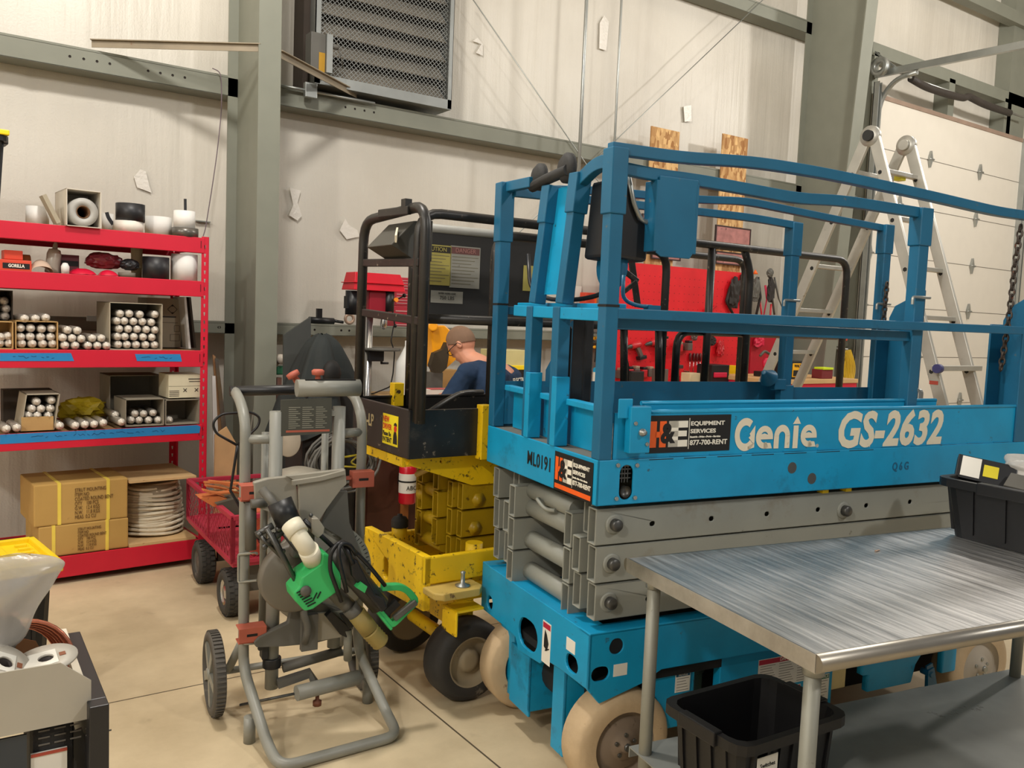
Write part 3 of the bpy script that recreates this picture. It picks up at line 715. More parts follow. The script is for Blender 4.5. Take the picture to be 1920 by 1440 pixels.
for dx in (0, .035): q.plate([(1.655 + dx, .10), (1.70 + dx, .09), (1.715 + dx, .15), (1.68 + dx, .255), (1.645 + dx, .245)], t=.008, M=MXZ(-.03 + dx))
q.cyl((1.69, -.035, .135), (1.69, .02, .135), .013); q.cyl((1.67, -.035, .225), (1.67, .02, .225), .013); obj('guard_link', q, BLUED, g)
# labels on the side panels
def label(x0, x1, z0, z1, y, parent=lift, head=None, headcol=None, htxt=None, lines=6, m=PAPER, nm='label', cols=1, M=None):
    o = obj(nm, MB().box(x0, x1, y - .0012, y, z0, z1), m, parent)
    hh = (z1 - z0) * .18 if head else 0
    if head:
        hb = obj('label_header', MB().box(x0 + .002, x1 - .002, y - .0018, y - .001, z1 - hh, z1 - .002), head, o)
        if htxt: text('label_lettering', htxt, hh * .95, TXZ((x0 + x1) / 2, y - .002, z1 - hh / 2), INKW if headcol is None else headcol, o, sx=.9)
    q = MB(); n = lines; cw = (x1 - x0) / cols
    for c in range(cols):
        for i in range(n):
            z = z1 - hh - (z1 - z0 - hh) * (i + .7) / (n + .4); q.box(x0 + c * cw + cw * .1, x0 + c * cw + cw * (.9 - .25 * ((i * 7 + c * 3) % 4) / 4), y - .0016, y - .001, z - .0012, z + .0008)
    obj('label_print', q, mat('grey_print', (120, 116, 108), .7), o); return o
RH = mat('red_label', (176, 34, 60), .5); GH_ = mat('green_label', (40, 110, 84), .5); BH = mat('blue_label', (24, 78, 110), .5)
label(.385, .45, .33, .40, .029, head=BH, htxt='NOTICE', lines=5)
label(.63, .71, .24, .315, .019, lines=6); label(.76, 1.04, .285, .40, .019, head=RH, htxt='DANGER', lines=9, cols=3); label(.90, .98, .225, .275, .019, head=RH, htxt='DANGER', lines=3)
label(1.055, 1.135, .30, .36, .019, lines=5); label(1.06, 1.13, .19, .295, .019, head=GH_, htxt='NOTICE', lines=7)
o = obj('label', MB().box(-.0012, 0, .262, .325, .39, .545), PAPER, lift, 'white and red crush hazard label')
obj('label_header', MB().box(-.0018, -.001, .266, .321, .52, .54), RH, o)
q = MB(); M1 = TYZ(-.0014, 0, 0)
q.plate([(-.31, .45), (-.285, .44), (-.275, .47), (-.29, .50), (-.305, .515), (-.31, .48)], t=.0006, M=M1); q.plate([(-.30, .435), (-.27, .45), (-.27, .455), (-.30, .442)], t=.0006, M=M1); obj('label_print', q, INK, o)
obj('label', MB().box(-.0012, 0, .09, .15, .50, .545), PAPER, lift)
obj('label', MB().box(.10, .155, -.0012, 0, .445, .487), PAPER, lift)
# wheels
def lwheel(x, y, yi, r, hub, face, name='wheel'):
    s = 1 if yi > y else -1       # y = outer face, yi = inner face
    w = abs(yi - y)
    q = MB().lathe([(r * .62, -.0), (r * .80, -.004), (r * .93, .004), (r, .018), (r, w - .018), (r * .93, w - .004), (r * .62, w)], (x, y, r), (0, s, 0), 44)
    o = obj(name, q, TAN, lift)
    q = MB().lathe([(r * .64, .0), (r * .62, .018), (r * .50, .024), (r * .45, .010), (r * .30, .012), (r * .27, .002), (r * .12, .0), (r * .11, -.012), (0, -.012)], (x, y, r), (0, s, 0), 36)
    q.lathe([(r * .64, w), (r * .62, w - .018), (0, w - .018)], (x, y, r), (0, s, 0), 30)
    ho = obj('hub', q, face, o)
    q = MB()
    for k in range(5): a = 2 * PI * k / 5 + .3; q.cyl((x + r * .2 * math.cos(a), y - s * .004, r + r * .2 * math.sin(a)), (x + r * .2 * math.cos(a), y + s * .004, r + r * .2 * math.sin(a)), .008, 6)
    q.cyl((x, y - s * .022, r), (x, y, r), .014, 6)
    obj('hub_bolt', q, DKSTEEL if face is HUBD else GALV, o)
lwheel(.165, .0, .13, .19, None, HUBD); lwheel(.165, LW - .045, LW - .165, .19, None, HUBD)
lwheel(2.03, .0, .12, .19, None, HUBC); lwheel(2.03, LW, LW - .12, .19, None, HUBC)
# latch horn on the far side, lock pins, hanging chains
q = MB().lathe([(0, -.02), (.04, -.022), (.045, -.015), (.02, .03), (.012, .05), (0, .05)], (1.40, LW - .12, 1.41), (-.8, -.3, .45), 20); q.box(1.43, 1.50, LW - .14, LW - .10, 1.35, 1.40); q.box(1.48, 1.56, LW - .13, LW - .09, 1.19, 1.37)
obj('extension_latch', q, BLUED, lift, bev=.003)
for x, y, z in ((1.50, .05, 1.79), (1.57, LW - .05, 1.78), (2.22, LW - .03, 1.79)): obj('locking_pin', MB().tube([(x + .04, y - .03, z), (x - .06, y - .03, z), (x - .06, y - .03, z - .03)], .006, 6, .01), GALV, lift)
q = MB().rtube([(2.14, .60, 1.19), (2.14, .60, 1.37), (2.14, .50, 1.37), (2.14, .50, 1.19)], .015, .015, .02); obj('step_loop', q, GALV, lift)
CHN = mat('rusty_chain', (70, 62, 56), .5, .5, wear=(120, 70, 46), wamt=.4, wscale=30)
def chain(name, pts, parent, wire=.0045, link=.034):
    q = MB(); P = []; pts = [V(p) for p in pts]
    L = sum((b_ - a_).length for a_, b_ in zip(pts, pts[1:])); n = int(L / (link * .72)); i = 0
    for k in range(n):
        d = L * (k + .5) / n; acc = 0
        for a_, b_ in zip(pts, pts[1:]):
            s_ = (b_ - a_).length
            if acc + s_ >= d: c = a_.lerp(b_, (d - acc) / s_); t = (b_ - a_).normalized(); break
            acc += s_
        o_ = t.orthogonal().normalized(); o_ = Quaternion(t, (k % 2) * PI / 2 + .6) @ o_
        loop = [c + t * (link * .5 * math.cos(a)) + o_ * (link * .32 * math.sin(a)) for a in [2 * PI * j / 10 for j in range(10)]]
        q.tube(loop, wire, 6, closed=True)
    return obj(name, q, CHN, parent)
chain('entry_chain', [(2.2, .80, 1.90), (2.2, .805, 1.62), (2.2, .79, 1.30)], lift)
chain('entry_chain', [(2.12, .055, 2.13), (2.11, .06, 1.95), (2.10, .06, 1.72), (2.09, .07, 1.50)], lift)
# ================================================================ stainless table
TF = Frame(1.680, 1.156, -10.1)
TZ = .906
table = fthing('work_table', 'long stainless steel work table with galvanised round legs and a lower shelf', 'table', TF)
def steel_top():
    m = bpy.data.materials.new('scratched_stainless'); m.use_nodes = True; nt = m.node_tree; N = nt.nodes; L = nt.links; b = N['Principled BSDF']
    b.inputs['Metallic'].default_value = .9
    tc = N.new('ShaderNodeTexCoord'); mp = N.new('ShaderNodeMapping'); mp.inputs['Scale'].default_value = (26, 1.0, 1); mp.inputs['Rotation'].default_value = (0, 0, R(2)); L.new(tc.outputs['Object'], mp.inputs[0])
    n = N.new('ShaderNodeTexNoise'); n.inputs['Scale'].default_value = 2.2; n.inputs['Detail'].default_value = 9; n.inputs['Roughness'].default_value = .7; L.new(mp.outputs[0], n.inputs['Vector'])
    n2 = N.new('ShaderNodeTexNoise'); n2.inputs['Scale'].default_value = 3; n2.inputs['Detail'].default_value = 5; L.new(tc.outputs['Object'], n2.inputs['Vector'])
    r = N.new('ShaderNodeMapRange'); r.inputs[1].default_value = .3; r.inputs[2].default_value = .7; r.inputs[3].default_value = .30; r.inputs[4].default_value = .48; L.new(n.outputs[0], r.inputs[0]); L.new(r.outputs[0], b.inputs['Roughness'])
    c = N.new('ShaderNodeValToRGB'); c.color_ramp.elements[0].position = .35; c.color_ramp.elements[0].color = (*lin((166, 165, 164)), 1); c.color_ramp.elements[1].position = .62; c.color_ramp.elements[1].color = (*lin((216, 215, 213)), 1)
    L.new(n.outputs[0], c.inputs[0]); L.new(c.outputs[0], b.inputs['Base Color'])
    bp = N.new('ShaderNodeBump'); bp.inputs['Strength'].default_value = .35; bp.inputs['Distance'].default_value = .001; L.new(n.outputs[0], bp.inputs['Height']); L.new(bp.outputs[0], b.inputs['Normal'])
    return m
TL, TWD = 1.86, .80
b = MB(); b.box(-.004, TL, 0, TWD, TZ - .004, TZ); b.box(-.006, -.002, -.005, TWD + .004, TZ - .045, TZ)
b.box(TL, TL + .004, 0, TWD, TZ - .045, TZ)
SST = steel_top()
tt_ = obj('table_top', b, SST, table)
for y in (-.004, TWD): obj('rolled_edge', MB().tube([(-.004, y, TZ - .022), (TL, y, TZ - .022)], .0225, 18), mat('dull_stainless', (150, 146, 138), .32, .85, wear=(120, 104, 92), wamt=.15, wscale=10, var=.08), tt_)
LEGM = mat('dull_galvanised_leg', (140, 140, 130), .55, .4, wear=(110, 106, 96), wamt=.25, wscale=24, var=.12)
for x, y in ((.045, .05), (.045, .72), (TL - .07, .05), (TL - .07, .72)):
    o = obj('leg', MB().cyl((x, y, 0), (x, y, TZ - .02), .0205, 20), LEGM, table)
    obj('leg_socket', MB().lathe([(0, 0), (.026, 0), (.030, .05), (0, .05)], (x, y, TZ - .075), seg=20).cyl((x - .034, y - .008, TZ - .05), (x - .02, y - .008, TZ - .05), .006, 10), GALV, o)
SHZ = .30
b = MB(); b.box(.02, TL - .03, .0, TWD - .03, SHZ - .004, SHZ); b.box(.02, TL - .03, -.004, 0, SHZ - .035, SHZ); b.box(.02, TL - .03, TWD - .03, TWD - .026, SHZ - .035, SHZ)
obj('lower_shelf', b, mat('dull_shelf_steel', (138, 140, 136), .5, .3, wear=(96, 94, 88), wamt=.25, wscale=6, var=.15), table)
# ---------------- black totes
TOTE = mat('black_tote_plastic', (15, 15, 18), .45, var=.15, bump=.04)
def tote(name, label, loc, yaw, w, d, h, handle=True, m=TOTE, tagtext=None):
    t = thing(name, label, 'storage bin', loc, yaw)
    b = MB(); tp = .90
    def loop(k, z, inset=0, rr=.05):
        return [V((x, y, z)) for x, y in slot_rect(w * k - 2 * inset, d * k - 2 * inset, rr)]
    def slot_rect(a, c, r, n=4):
        P = []
        for qx, qy, a0 in ((1, 1, 0), (-1, 1, 90), (-1, -1, 180), (1, -1, 270)):
            for i in range(n): an = R(a0 + 90 * i / (n - 1)); P.append((qx * (a / 2 - r) + r * math.cos(an), qy * (c / 2 - r) + r * math.sin(an)))
        return P
    rings = [loop(tp, 0), loop(1, h - .03), loop(1, h - .03, -.022), loop(1, h, -.022), loop(1, h, .0), loop(tp, .006, .008)]
    vs = [[b.b.verts.new(p) for p in r_] for r_ in rings]
    for A, B in zip(vs, vs[1:]):
        for i in range(len(A)): b.b.faces.new((A[i], A[(i + 1) % len(A)], B[(i + 1) % len(A)], B[i]))
    b.b.faces.new(vs[0][::-1]); b.b.faces.new(vs[-1])
    obj('tub', b, m, t)
    for i in range(7):
        x = -w * .38 + w * .76 * i / 6
        for s in (-1, 1): obj('rib', MB().hexa([(x - .006, s * (d * tp / 2 - .003), .02), (x + .006, s * (d * tp / 2 - .003), .02), (x + .006, s * (d * tp / 2 + .008), .02), (x - .006, s * (d * tp / 2 + .008), .02), (x - .006, s * (d / 2 - .003), h - .03), (x + .006, s * (d / 2 - .003), h - .03), (x + .006, s * (d / 2 + .008), h - .03), (x - .006, s * (d / 2 + .008), h - .03)]), m, t)
    for i in range(4):
        y = -d * .3 + d * .6 * i / 3
        for s in (-1, 1): obj('rib', MB().hexa([(s * (w * tp / 2 - .003), y - .006, .02), (s * (w * tp / 2 - .003), y + .006, .02), (s * (w * tp / 2 + .008), y + .006, .02), (s * (w * tp / 2 + .008), y - .006, .02), (s * (w / 2 - .003), y - .006, h - .03), (s * (w / 2 - .003), y + .006, h - .03), (s * (w / 2 + .008), y + .006, h - .03), (s * (w / 2 + .008), y - .006, h - .03)]), m, t)
    if handle:
        for s in (-1, 1): obj('handle', MB().box(s * (w / 2 + .0), s * (w / 2 + .032), -d * .25, d * .25, h - .035, h + .006, bev=.004), m, t)
    return t
# ================================================================ yellow scissor lift with a black cage, parked beyond the blue one
YF = Frame(1.681, 2.987, -1)
yl = fthing('scissor_lift', 'yellow scissor lift with a worn black cage and black tyres, behind the blue lift', 'scissor lift', YF)
def yp(px, py, y=None, x=None, z=None): return YF.pix(px, py, x=x, y=y, z=z)
def path(pts, **k): return [yp(*p, **k) for p in pts]
NY, FY = .10, .67
BT = .0205
b = MB(); b.box(-.05, 2.15, NY - .005, NY + .001, 1.045, 1.245); b.box(-.05, -.044, NY, FY, 1.045, 1.245); b.box(-.05, 2.15, FY, FY + .006, 1.045, 1.245); b.box(-.05, -.03, NY - .005, FY, 1.24, 1.248); b.box(-.05, 2.15, NY - .005, NY + .012, 1.24, 1.248); b.box(-.05, 2.15, FY - .01, FY + .006, 1.24, 1.25)
bk = obj('cage_toeboard', b, BLK, yl, bev=.003)
obj('platform_deck', MB().box(-.04, 2.14, NY + .002, FY, 1.05, 1.065), BLK, yl)
# cage tubing
def tubeobj(name, pts, r=BT, m=BLK, fil=.09, parent=yl): return obj(name, MB().tube(pts, r, 12, fil), m, parent)
r1 = path([(806, 440), (812, 402), (935, 412), (1163, 440), (1565, 482)], y=NY)
zt = sum(p.z for p in r1[1:]) / 4
def side(name, xa, xb, y, z, zb=1.2, f=.10): return tubeobj(name, [V((xa, y, zb)), V((xa, y, z)), V((xb, y, z)), V((xb, y, zb))], fil=f)
xa = -.025; xb = yp(1588, 560, y=NY).x; side('guard_rail', xa, xb, NY + .012, zt)
xc = yp(925, 600, y=NY + .05).x; xd = yp(1248, 560, y=NY + .05).x; side('extension_rail', xc, xd, NY + .055, yp(1200, 467, y=NY + .05).z - .0)
xe = yp(770, 560, y=FY).x; xf = yp(1391, 560, y=FY).x; side('guard_rail', xe, xf, FY - .012, yp(1200, 468, y=FY).z)
for px in (1330,): tubeobj('cage_post', [V((yp(px, 560, y=NY + .02).x, NY + .02, 1.2)), V((yp(px, 560, y=NY + .02).x, NY + .02, zt))])
x_ = yp(1404, 560, y=NY + .02).x; tubeobj('cage_post', [V((x_, NY + .02, 1.2)), V((x_, NY + .02, zt - .12)), V((x_ - .06, NY + .02, zt))], fil=.08)
for px0, px1 in ((1170, 1170), (1235, 1235)): tubeobj('cage_post', [yp(px0, 725, y=NY + .02), yp(px1, 615, y=NY + .02)], r=.019)
zm = yp(980, 604, y=NY).z
tubeobj('mid_rail', [V((xa, NY + .012, zm)), V((yp(1400, 620, y=NY).x, NY + .012, zm))], fil=0)
zm2 = yp(1450, 627, y=NY + .05).z; xg = yp(1268, 660, y=NY + .05).x
tubeobj('extension_mid_rail', [V((xg, NY + .05, 1.2)), V((xg, NY + .05, zm2)), V((xb, NY + .05, zm2))])
zm3 = yp(1180, 600, y=FY).z; tubeobj('mid_rail', [V((xe, FY - .012, zm3)), V((xf, FY - .012, zm3))], fil=0)
# end frame with two bars
e0 = yp(673, 700, x=-.03).y; e1 = yp(793, 600, x=-.03).y; ez = yp(745, 399, x=-.03).z
tubeobj('end_frame', [V((-.03, e0, 1.2)), V((-.03, e0 - .015, ez - .012)), V((-.03, e1, ez + .012)), V((-.03, e1, 1.2))], r=.022, fil=.10)
for za, zb_ in ((493, 492), (586, 602)):
    p0 = yp(682, za, x=-.03); p1 = yp(788, zb_, x=-.03); obj('end_bar', MB().rtube([p0, p1], .022, .034), BLK, yl, bev=.004)
obj('clip_plate', MB().bar(yp(712, 401, x=-.05), yp(768, 394, x=-.05), .02, .035), BLK, yl, bev=.004)
obj('square_nub', MB().box(-.06, -.03, yp(760, 388, x=-.05).y - .02, yp(760, 388, x=-.05).y + .02, ez + .01, ez + .045), BLK, yl)
# control box hanging under the end frame
p = [yp(722, 420, x=0.06), yp(772, 420, x=.06)]
za = yp(740, 423, x=-.02).z; zb_ = yp(740, 457, x=-.12).z; zc = yp(760, 488, x=-.02).z
ya, yb = yp(771, 440, x=-.02).y, yp(724, 440, x=-.02).y
b = MB(); b.plate([(.08, za + .02), (-.01, za + .01), (-.11, zb_), (.0, zc), (.08, zc)], t=yb - ya, M=MXZ(ya))
ob = obj('control_box', b, mat('scuffed_grey_box', (70, 68, 62), .5, wear=(140, 134, 120), wamt=.25), yl, bev=.004)
q = MB().bar(yp(745, 433, x=-.06), yp(742, 448, x=-.11), .008, .03); obj('paint_mark', q, CREAM, ob)
# black notice panel on the far rail
p0 = yp(786, 424, y=FY); p1 = yp(1003, 452, y=FY)
zp = yp(880, 436, y=FY).z; zq = yp(880, 600, y=FY).z
pn = obj('notice_panel', MB().box(p0.x, p1.x, FY - .035, FY - .03, zq, zp), mat('black_panel_sheet', (40, 38, 36), .5, wear=(90, 84, 76), wamt=.12), yl)
obj('panel_cap', MB().tube([(p0.x, FY - .03, zp), (p1.x, FY - .03, zp)], .022, 10), mat('pale_grey_tube', (150, 150, 145), .5, wear=(100, 98, 92), wamt=.2), pn)
OLDY = mat('faded_yellow_label', (176, 164, 84), .6, wear=(120, 108, 60), wamt=.3, wscale=30); OLDG = mat('faded_grey_label', (150, 148, 138), .6, wear=(110, 104, 96), wamt=.3, wscale=40)
PY = FY - .036
def plab(x0, y0, x1, y1, m, head, hm, fm, body=None):
    a = yp(x0, y0, y=PY); c = yp(x1, y1, y=PY); o = obj('notice_label', MB().box(a.x, c.x, PY - .0015, PY, c.z, a.z), m, pn)
    hh = (a.z - c.z)
    if head:
        obj('label_header', MB().box(a.x + .005, c.x - .005, PY - .002, PY, a.z - hh * .19, a.z - .006), hm, o)
        text('label_lettering', head, hh * .15, TXZ((a.x + c.x) / 2, PY - .0026, a.z - hh * .11), fm, o, sx=.95)
        q = MB()
        for i in range(9): z = a.z - hh * (.26 + .08 * i); q.box(a.x + .01, c.x - .01 - .02 * (i % 3), PY - .0018, PY, z - .0015, z + .0015)
        obj('label_print', q, mat('faded_print', (112, 106, 84), .7), o)
    if body: text('label_lettering', body, hh * .42, TXZ((a.x + c.x) / 2, PY - .002, c.z + hh * .42), fm, o); text('label_lettering', 'RATED WORK LOAD', hh * .17, TXZ((a.x + c.x) / 2, PY - .002, a.z - hh * .2), fm, o)
plab(786, 456, 844, 536, OLDY, 'CAUTION', mat('brown_black_print', (44, 38, 30), .6), OLDY); plab(845, 460, 898, 542, OLDG, 'DANGER', mat('faded_red', (110, 70, 66), .6), mat('pale_red', (170, 120, 112), .6))
plab(808, 544, 867, 570, OLDG, None, None, mat('dark_print', (60, 56, 50), .6), '750 LBS')
a = yp(990, 520, y=PY); obj('notice_label', MB().box(a.x - .03, a.x + .03, PY - .0015, PY, a.z - .07, a.z + .06), OLDY, pn)
# signs and stencil on the end toeboard
M1 = TYZ(-.0505, .27, 1.145)
ns = obj('new_driver_sticker', MB().box(-.075, .075, -.065, .065, 0, .001, M1), mat('bright_yellow_sticker', (246, 226, 30), .5), yl, 'yellow sticker reading NEW DRIVER Please Be PATIENT')
RDI = mat('red_ink', (206, 40, 30), .5)
for body, sz, x, y, m in (('NEW', .034, -.072, .042, RDI), ('DRIVER', .033, -.072, .010, RDI), ('Please Be', .027, -.072, -.020, INK), ('PATIENT', .029, -.072, -.046, INK)):
    text('sticker_lettering', body, sz, M1 @ Matrix.Translation((x, y, .0012)), m, ns, sx=.78, bold=.0008, align='LEFT')
q = MB().plate([(.03, -.055), (.07, -.055), (.066, -.02), (.058, .0), (.04, .0), (.032, -.02)], t=.0004, M=M1 @ Matrix.Translation((0, 0, .001))); q.plate([(.034, .022), (.066, .022), (.062, .032), (.05, .037), (.038, .032)], t=.0004, M=M1 @ Matrix.Translation((0, 0, .001))); obj('sticker_figure', q, INK, ns)
q = MB().plate(circ(.05, .01, .014), t=.0003, M=M1 @ Matrix.Translation((0, 0, .0012))); obj('sticker_face', q, RDI, ns)
text('stencil_lettering', 'JL-LP', .075, TYZ(-.0508, .50, 1.16), mat('worn_cream_ink', (176, 160, 120), .7, wear=(60, 54, 46), wamt=.5, wscale=60), yl, sx=.75, bold=.0015)
# yellow post sockets
for px0, py0, y in ((905, 805, NY - .012), (742, 728, FY)):
    c = yp(px0, py0, y=y); q = MB(); q.box(c.x - .022, c.x + .03, y - .03, y + .02, 1.03 if y < .3 else 1.2, 1.265 if y < .3 else 1.31); obj('post_socket', q, YEL, yl, bev=.003)
# support plate below the platform
b = MB(); b.plate([(.0, 1.04), (2.1, 1.04), (2.1, .90), (.30, .90), (-.02, 1.01)], [circ(.14, 1.015, .007, 8)], t=.012, M=MXZ(.16)); b.plate([(-.04, 1.04), (2.1, 1.04), (2.1, .90), (.28, .90), (-.04, 1.0)], t=.012, M=MXZ(.56)); b.box(-.04, .0, .17, .60, 1.0, 1.04)
obj('platform_support', b, YEL, yl)
YARM = mat('oily_yellow_arm', (178, 146, 16), .45, wear=(90, 66, 20), wamt=.35, wscale=14, var=.15, grime=(112, 82, 22), gamt=.6, gscale=3.)
def yarm(x0, y0, z0, h=.118, x1=2.0, w=.045):
    q = MB(); t = .006; z1 = z0 + h; y1 = y0 + w
    q.box(x0, x1, y0, y0 + t, z0, z1); q.box(x0, x1, y1 - t, y1, z0, z1); q.box(x0, x1, y0, y1, z0, z0 + t); q.box(x0, x1, y0, y1, z1 - t, z1); return obj('scissor_arm', q, YARM, yl, bev=.004)
xs = yp(866, 960, y=.17).x
for k, z in enumerate((.79, .665, .54)):
    yarm(xs, .17, z); yarm(xs - .02, .225, z); yarm(xs - .02, .53, z)
for k, z in enumerate((.86, .735, .61)): yarm(xs - .06, .285, z, w=.05); yarm(xs - .05, .455, z, w=.05)
for px, py in ((897, 937), (890, 990)):
    c = yp(px, py, y=.17); q = MB().lathe([(.034, 0), (.034, .006), (.02, .008), (.02, .014), (0, .014)], (c.x, .17, c.z), (0, -1, 0), 6); obj('pivot_pin', q, YARM, yl)
for z in (.95, .835, .70, .60): obj('cross_tube', MB().cyl((xs - .01, .29, z), (xs - .01, .50, z), .03, 18), YARM, yl)
obj('rod_end', MB().ball((xs - .02, .50, .80), .035), YARM, yl)
obj('hydraulic_hose', MB().tube([(xs - .10, .42, .91), (xs - .06, .33, .96), (xs, .28, .985)], .012, 10), mat('pale_hose', (196, 168, 92), .6), yl)
# chassis
b = MB(); T_ = .035
b.plate([(.02, .42), (.62, .39), (.62, .64), (.02, .65)], [slot(.385, .505, .05, .10)], T_, MYZ(.0))
b.box(0, 1.9, .02, .05, .53, .645); b.box(0, 1.9, .60, .63, .45, .60); b.box(1.87, 1.9, .02, .63, .3, .64); b.box(.18, 1.8, .06, .60, .42, .45)
ch = obj('chassis', b, YEL, yl, bev=.006)
b = MB(); b.plate([(.0, -.07), (.03, -.10), (.20, -.10), (.235, -.06), (.235, .03), (.0, .03)], t=.03, M=Matrix.Translation((0, 0, .495))); obj('wheel_step', b, mat('chipped_yellow_step', (196, 168, 90), .6, wear=(110, 84, 50), wamt=.4, wscale=14), yl, bev=.006)
b = MB(); b.box(.10, .235, -.085, .03, .425, .437); b.box(.095, .107, -.09, .03, .33, .437); obj('steering_bracket', b, YEL, yl, bev=.008)
obj('step_knob', MB().lathe([(.03, 0), (.032, .006), (.01, .014), (.008, .05), (.012, .06), (0, .066)], (.15, -.04, .525), seg=14), GALV, yl)
obj('lift_cylinder', MB().cyl((yp(888, 1050, y=.1).x, .1, .50), (yp(888, 1050, y=.1).x, .1, .66), .038, 22), YEL, yl)
obj('axle', MB().cyl((.23, .1, .2), (.23, .55, .2), .03).box(.18, .28, .08, .56, .30, .42), YEL, yl)
TY2 = mat('black_tyre', (48, 46, 44), .7, wear=(120, 112, 100), wamt=.3, wscale=6, var=.2, bump=.1)
HUBY = mat('grimy_cream_rim', (152, 138, 112), .65, wear=(110, 86, 50), wamt=.35, wscale=12)
def ywheel(x, y, s, r=.175, w=.135):
    q = MB().lathe([(r * .62, -.0), (r * .80, -.008), (r * .93, .002), (r, .022), (r * 1.005, w / 2), (r, w - .022), (r * .93, w - .002), (r * .62, w)], (x, y, r), (0, s, 0), 44); o = obj('wheel', q, TY2, yl)
    q = MB().lathe([(r * .66, .002), (r * .60, -.002), (r * .56, .03), (r * .30, .035), (r * .26, .015), (r * .15, .012), (0, .012)], (x, y, r), (0, s, 0), 36); q.lathe([(r * .64, w), (0, w - .01)], (x, y, r), (0, s, 0), 24); obj('rim', q, HUBY, o)
ywheel(.225, -.018, 1); ywheel(.235, .72, -1); ywheel(1.7, -.03, 1); ywheel(1.7, .69, -1)
q = MB(); c = yp(750, 960, y=.50); q.lathe([(.036, 0), (.036, .05), (.030, .055), (0, .055)], (c.x, .50, .60), seg=20); q2 = MB().lathe([(.040, .0), (.040, .03), (.03, .045), (.012, .048), (.012, .058), (0, .06)], (c.x, .50, .655), seg=20)
o = obj('filler_neck', q, YEL, yl); obj('black_cap', q2, RUB, o)

# folded linkage bars inside the cage
obj('linkage_bar', MB().bar(yp(1181, 466, y=.4), yp(1196, 575, y=.4), .012, .04), BLK, yl, bev=.003)
obj('linkage_bar', MB().bar(yp(1150, 492, y=.38), yp(1196, 528, y=.38), .012, .03), BLK, yl, bev=.003)
obj('linkage_bar', MB().bar(yp(1194, 528, y=.36), yp(1166, 550, y=.36), .012, .025), BLK, yl, bev=.003)
obj('hose_loop', MB().tube([yp(1166, 650, y=.3), yp(1178, 680, y=.3), yp(1176, 725, y=.3)], .007, 6, .05), BLK, yl)
obj('drooping_hose', MB().tube([yp(800, 775, y=.35), yp(835, 752, y=.4), yp(865, 735, y=.5), yp(905, 735, y=.55)], .012, 8, .08), BLK, yl)
# ================================================================ folded saw stand with the mitre saw still clamped on
SF = Frame(.945, 3.384, -6)
stand = fthing('saw_stand', 'upright folded grey tube saw stand with orange clamps and two ribbed wheels', 'saw stand', SF)
SG = mat('stand_grey_paint', (138, 138, 130), .42, wear=(100, 98, 90), wamt=.15, wscale=14, var=.08)
SD = mat('dark_grey_cast', (92, 90, 84), .55, wear=(120, 112, 98), wamt=.2, wscale=9, var=.12)
CASTL = mat('dusty_cast_aluminium', (160, 155, 142), .5, .2, wear=(104, 98, 86), wamt=.25, wscale=8, var=.12)
ORC = mat('orange_clamp', (180, 92, 72), .55, wear=(120, 60, 44), wamt=.15)
def sp(px, py, y): return SF.pix(px, py, y=y)
def ppx(q, pts, y, t, F=SF): q.plate([(F.pix(a, c, y=y).x, F.pix(a, c, y=y).z) for a, c in pts], t=t, M=MXZ(y)); return q
xl, xr = .085, .552
b = MB(); b.tube([(xl - .0, .10, 1.30), (xl - .0, -.02, 1.27), (xl, -.12, 1.20), (xl, -.12, 1.0), (xl + .004, -.13, .23), (.12, -.42, .05), (.135, -.55, .022), (.60, -.50, .022), (.60, -.38, .05), (xr, -.13, .24), (xr, -.12, 1.0), (xr, -.12, 1.20), (xr, -.03, 1.28), (xr, .08, 1.30)], .0205, 14, .07)
obj('tube_frame', b, SG, stand)
obj('grip', MB().tube([(xl - .02, .10, 1.30), (xr, .09, 1.31)], .021, 14), BLKM, stand)
for x, y0 in ((.115, -.30), (.63, -.16)): obj('foot_pad', MB().cyl((x - .03, y0 + .02, .0), (x - .03, y0 + .02, .10), .022, 14), SG, stand)
def xof(px, y=-.15): return sp(px, 850, y).x
XL, XR = xof(517), xof(634)
for x, zb, zt_ in ((XL, .14, 1.245), (XR, .27, 1.26)): obj('inner_tube', MB().cyl((x, -.15, zb), (x, -.15, zt_), .026, 18), SG, stand)
for px in (497, 609): x = xof(px, -.05); obj('rear_tube', MB().cyl((x, -.05, .3), (x, -.05, 1.15), .015, 12), SG, stand)
b = MB().tube([(xl, -.12, 1.135), (XL, -.14, 1.135)], .018, 12); obj('cross_tube', b, SG, stand)
obj('cross_tube', MB().tube([(XR, -.14, 1.15), (xr, -.12, 1.15)], .018, 12), SG, stand)
obj('top_cross_tube', MB().rtube([(XL, -.15, 1.235), (XR, -.15, 1.235)], .03, .022), SG, stand)
# head tube of the extension arm with clamp knobs
a = sp(556, 733, -.16); c = sp(674, 722, -.16); zc = (a.z + c.z) / 2
ht = obj('extension_tube', MB().cyl((a.x, -.16, zc), (c.x, -.16, zc), .034, 24), SG, stand)
obj('tube_slot', MB().box(a.x + .03, c.x - .02, -.175, -.165, zc + .028, zc + .036), DARK, ht)
for px in (596,): 
    k = sp(px, 710, -.16); obj('clamp_knob', MB().lathe([(.012, 0), (.010, .02), (.024, .022), (.026, .038), (.018, .044), (0, .044)], (k.x, -.16, zc + .03), seg=10), ORC, stand)
k = sp(557, 712, -.08); obj('clamp_knob', MB().lathe([(.014, 0), (.012, .02), (.026, .022), (.026, .040), (0, .044)], (k.x, -.08, zc + .02), (-.5, 0, .8), seg=10), ORC, stand)
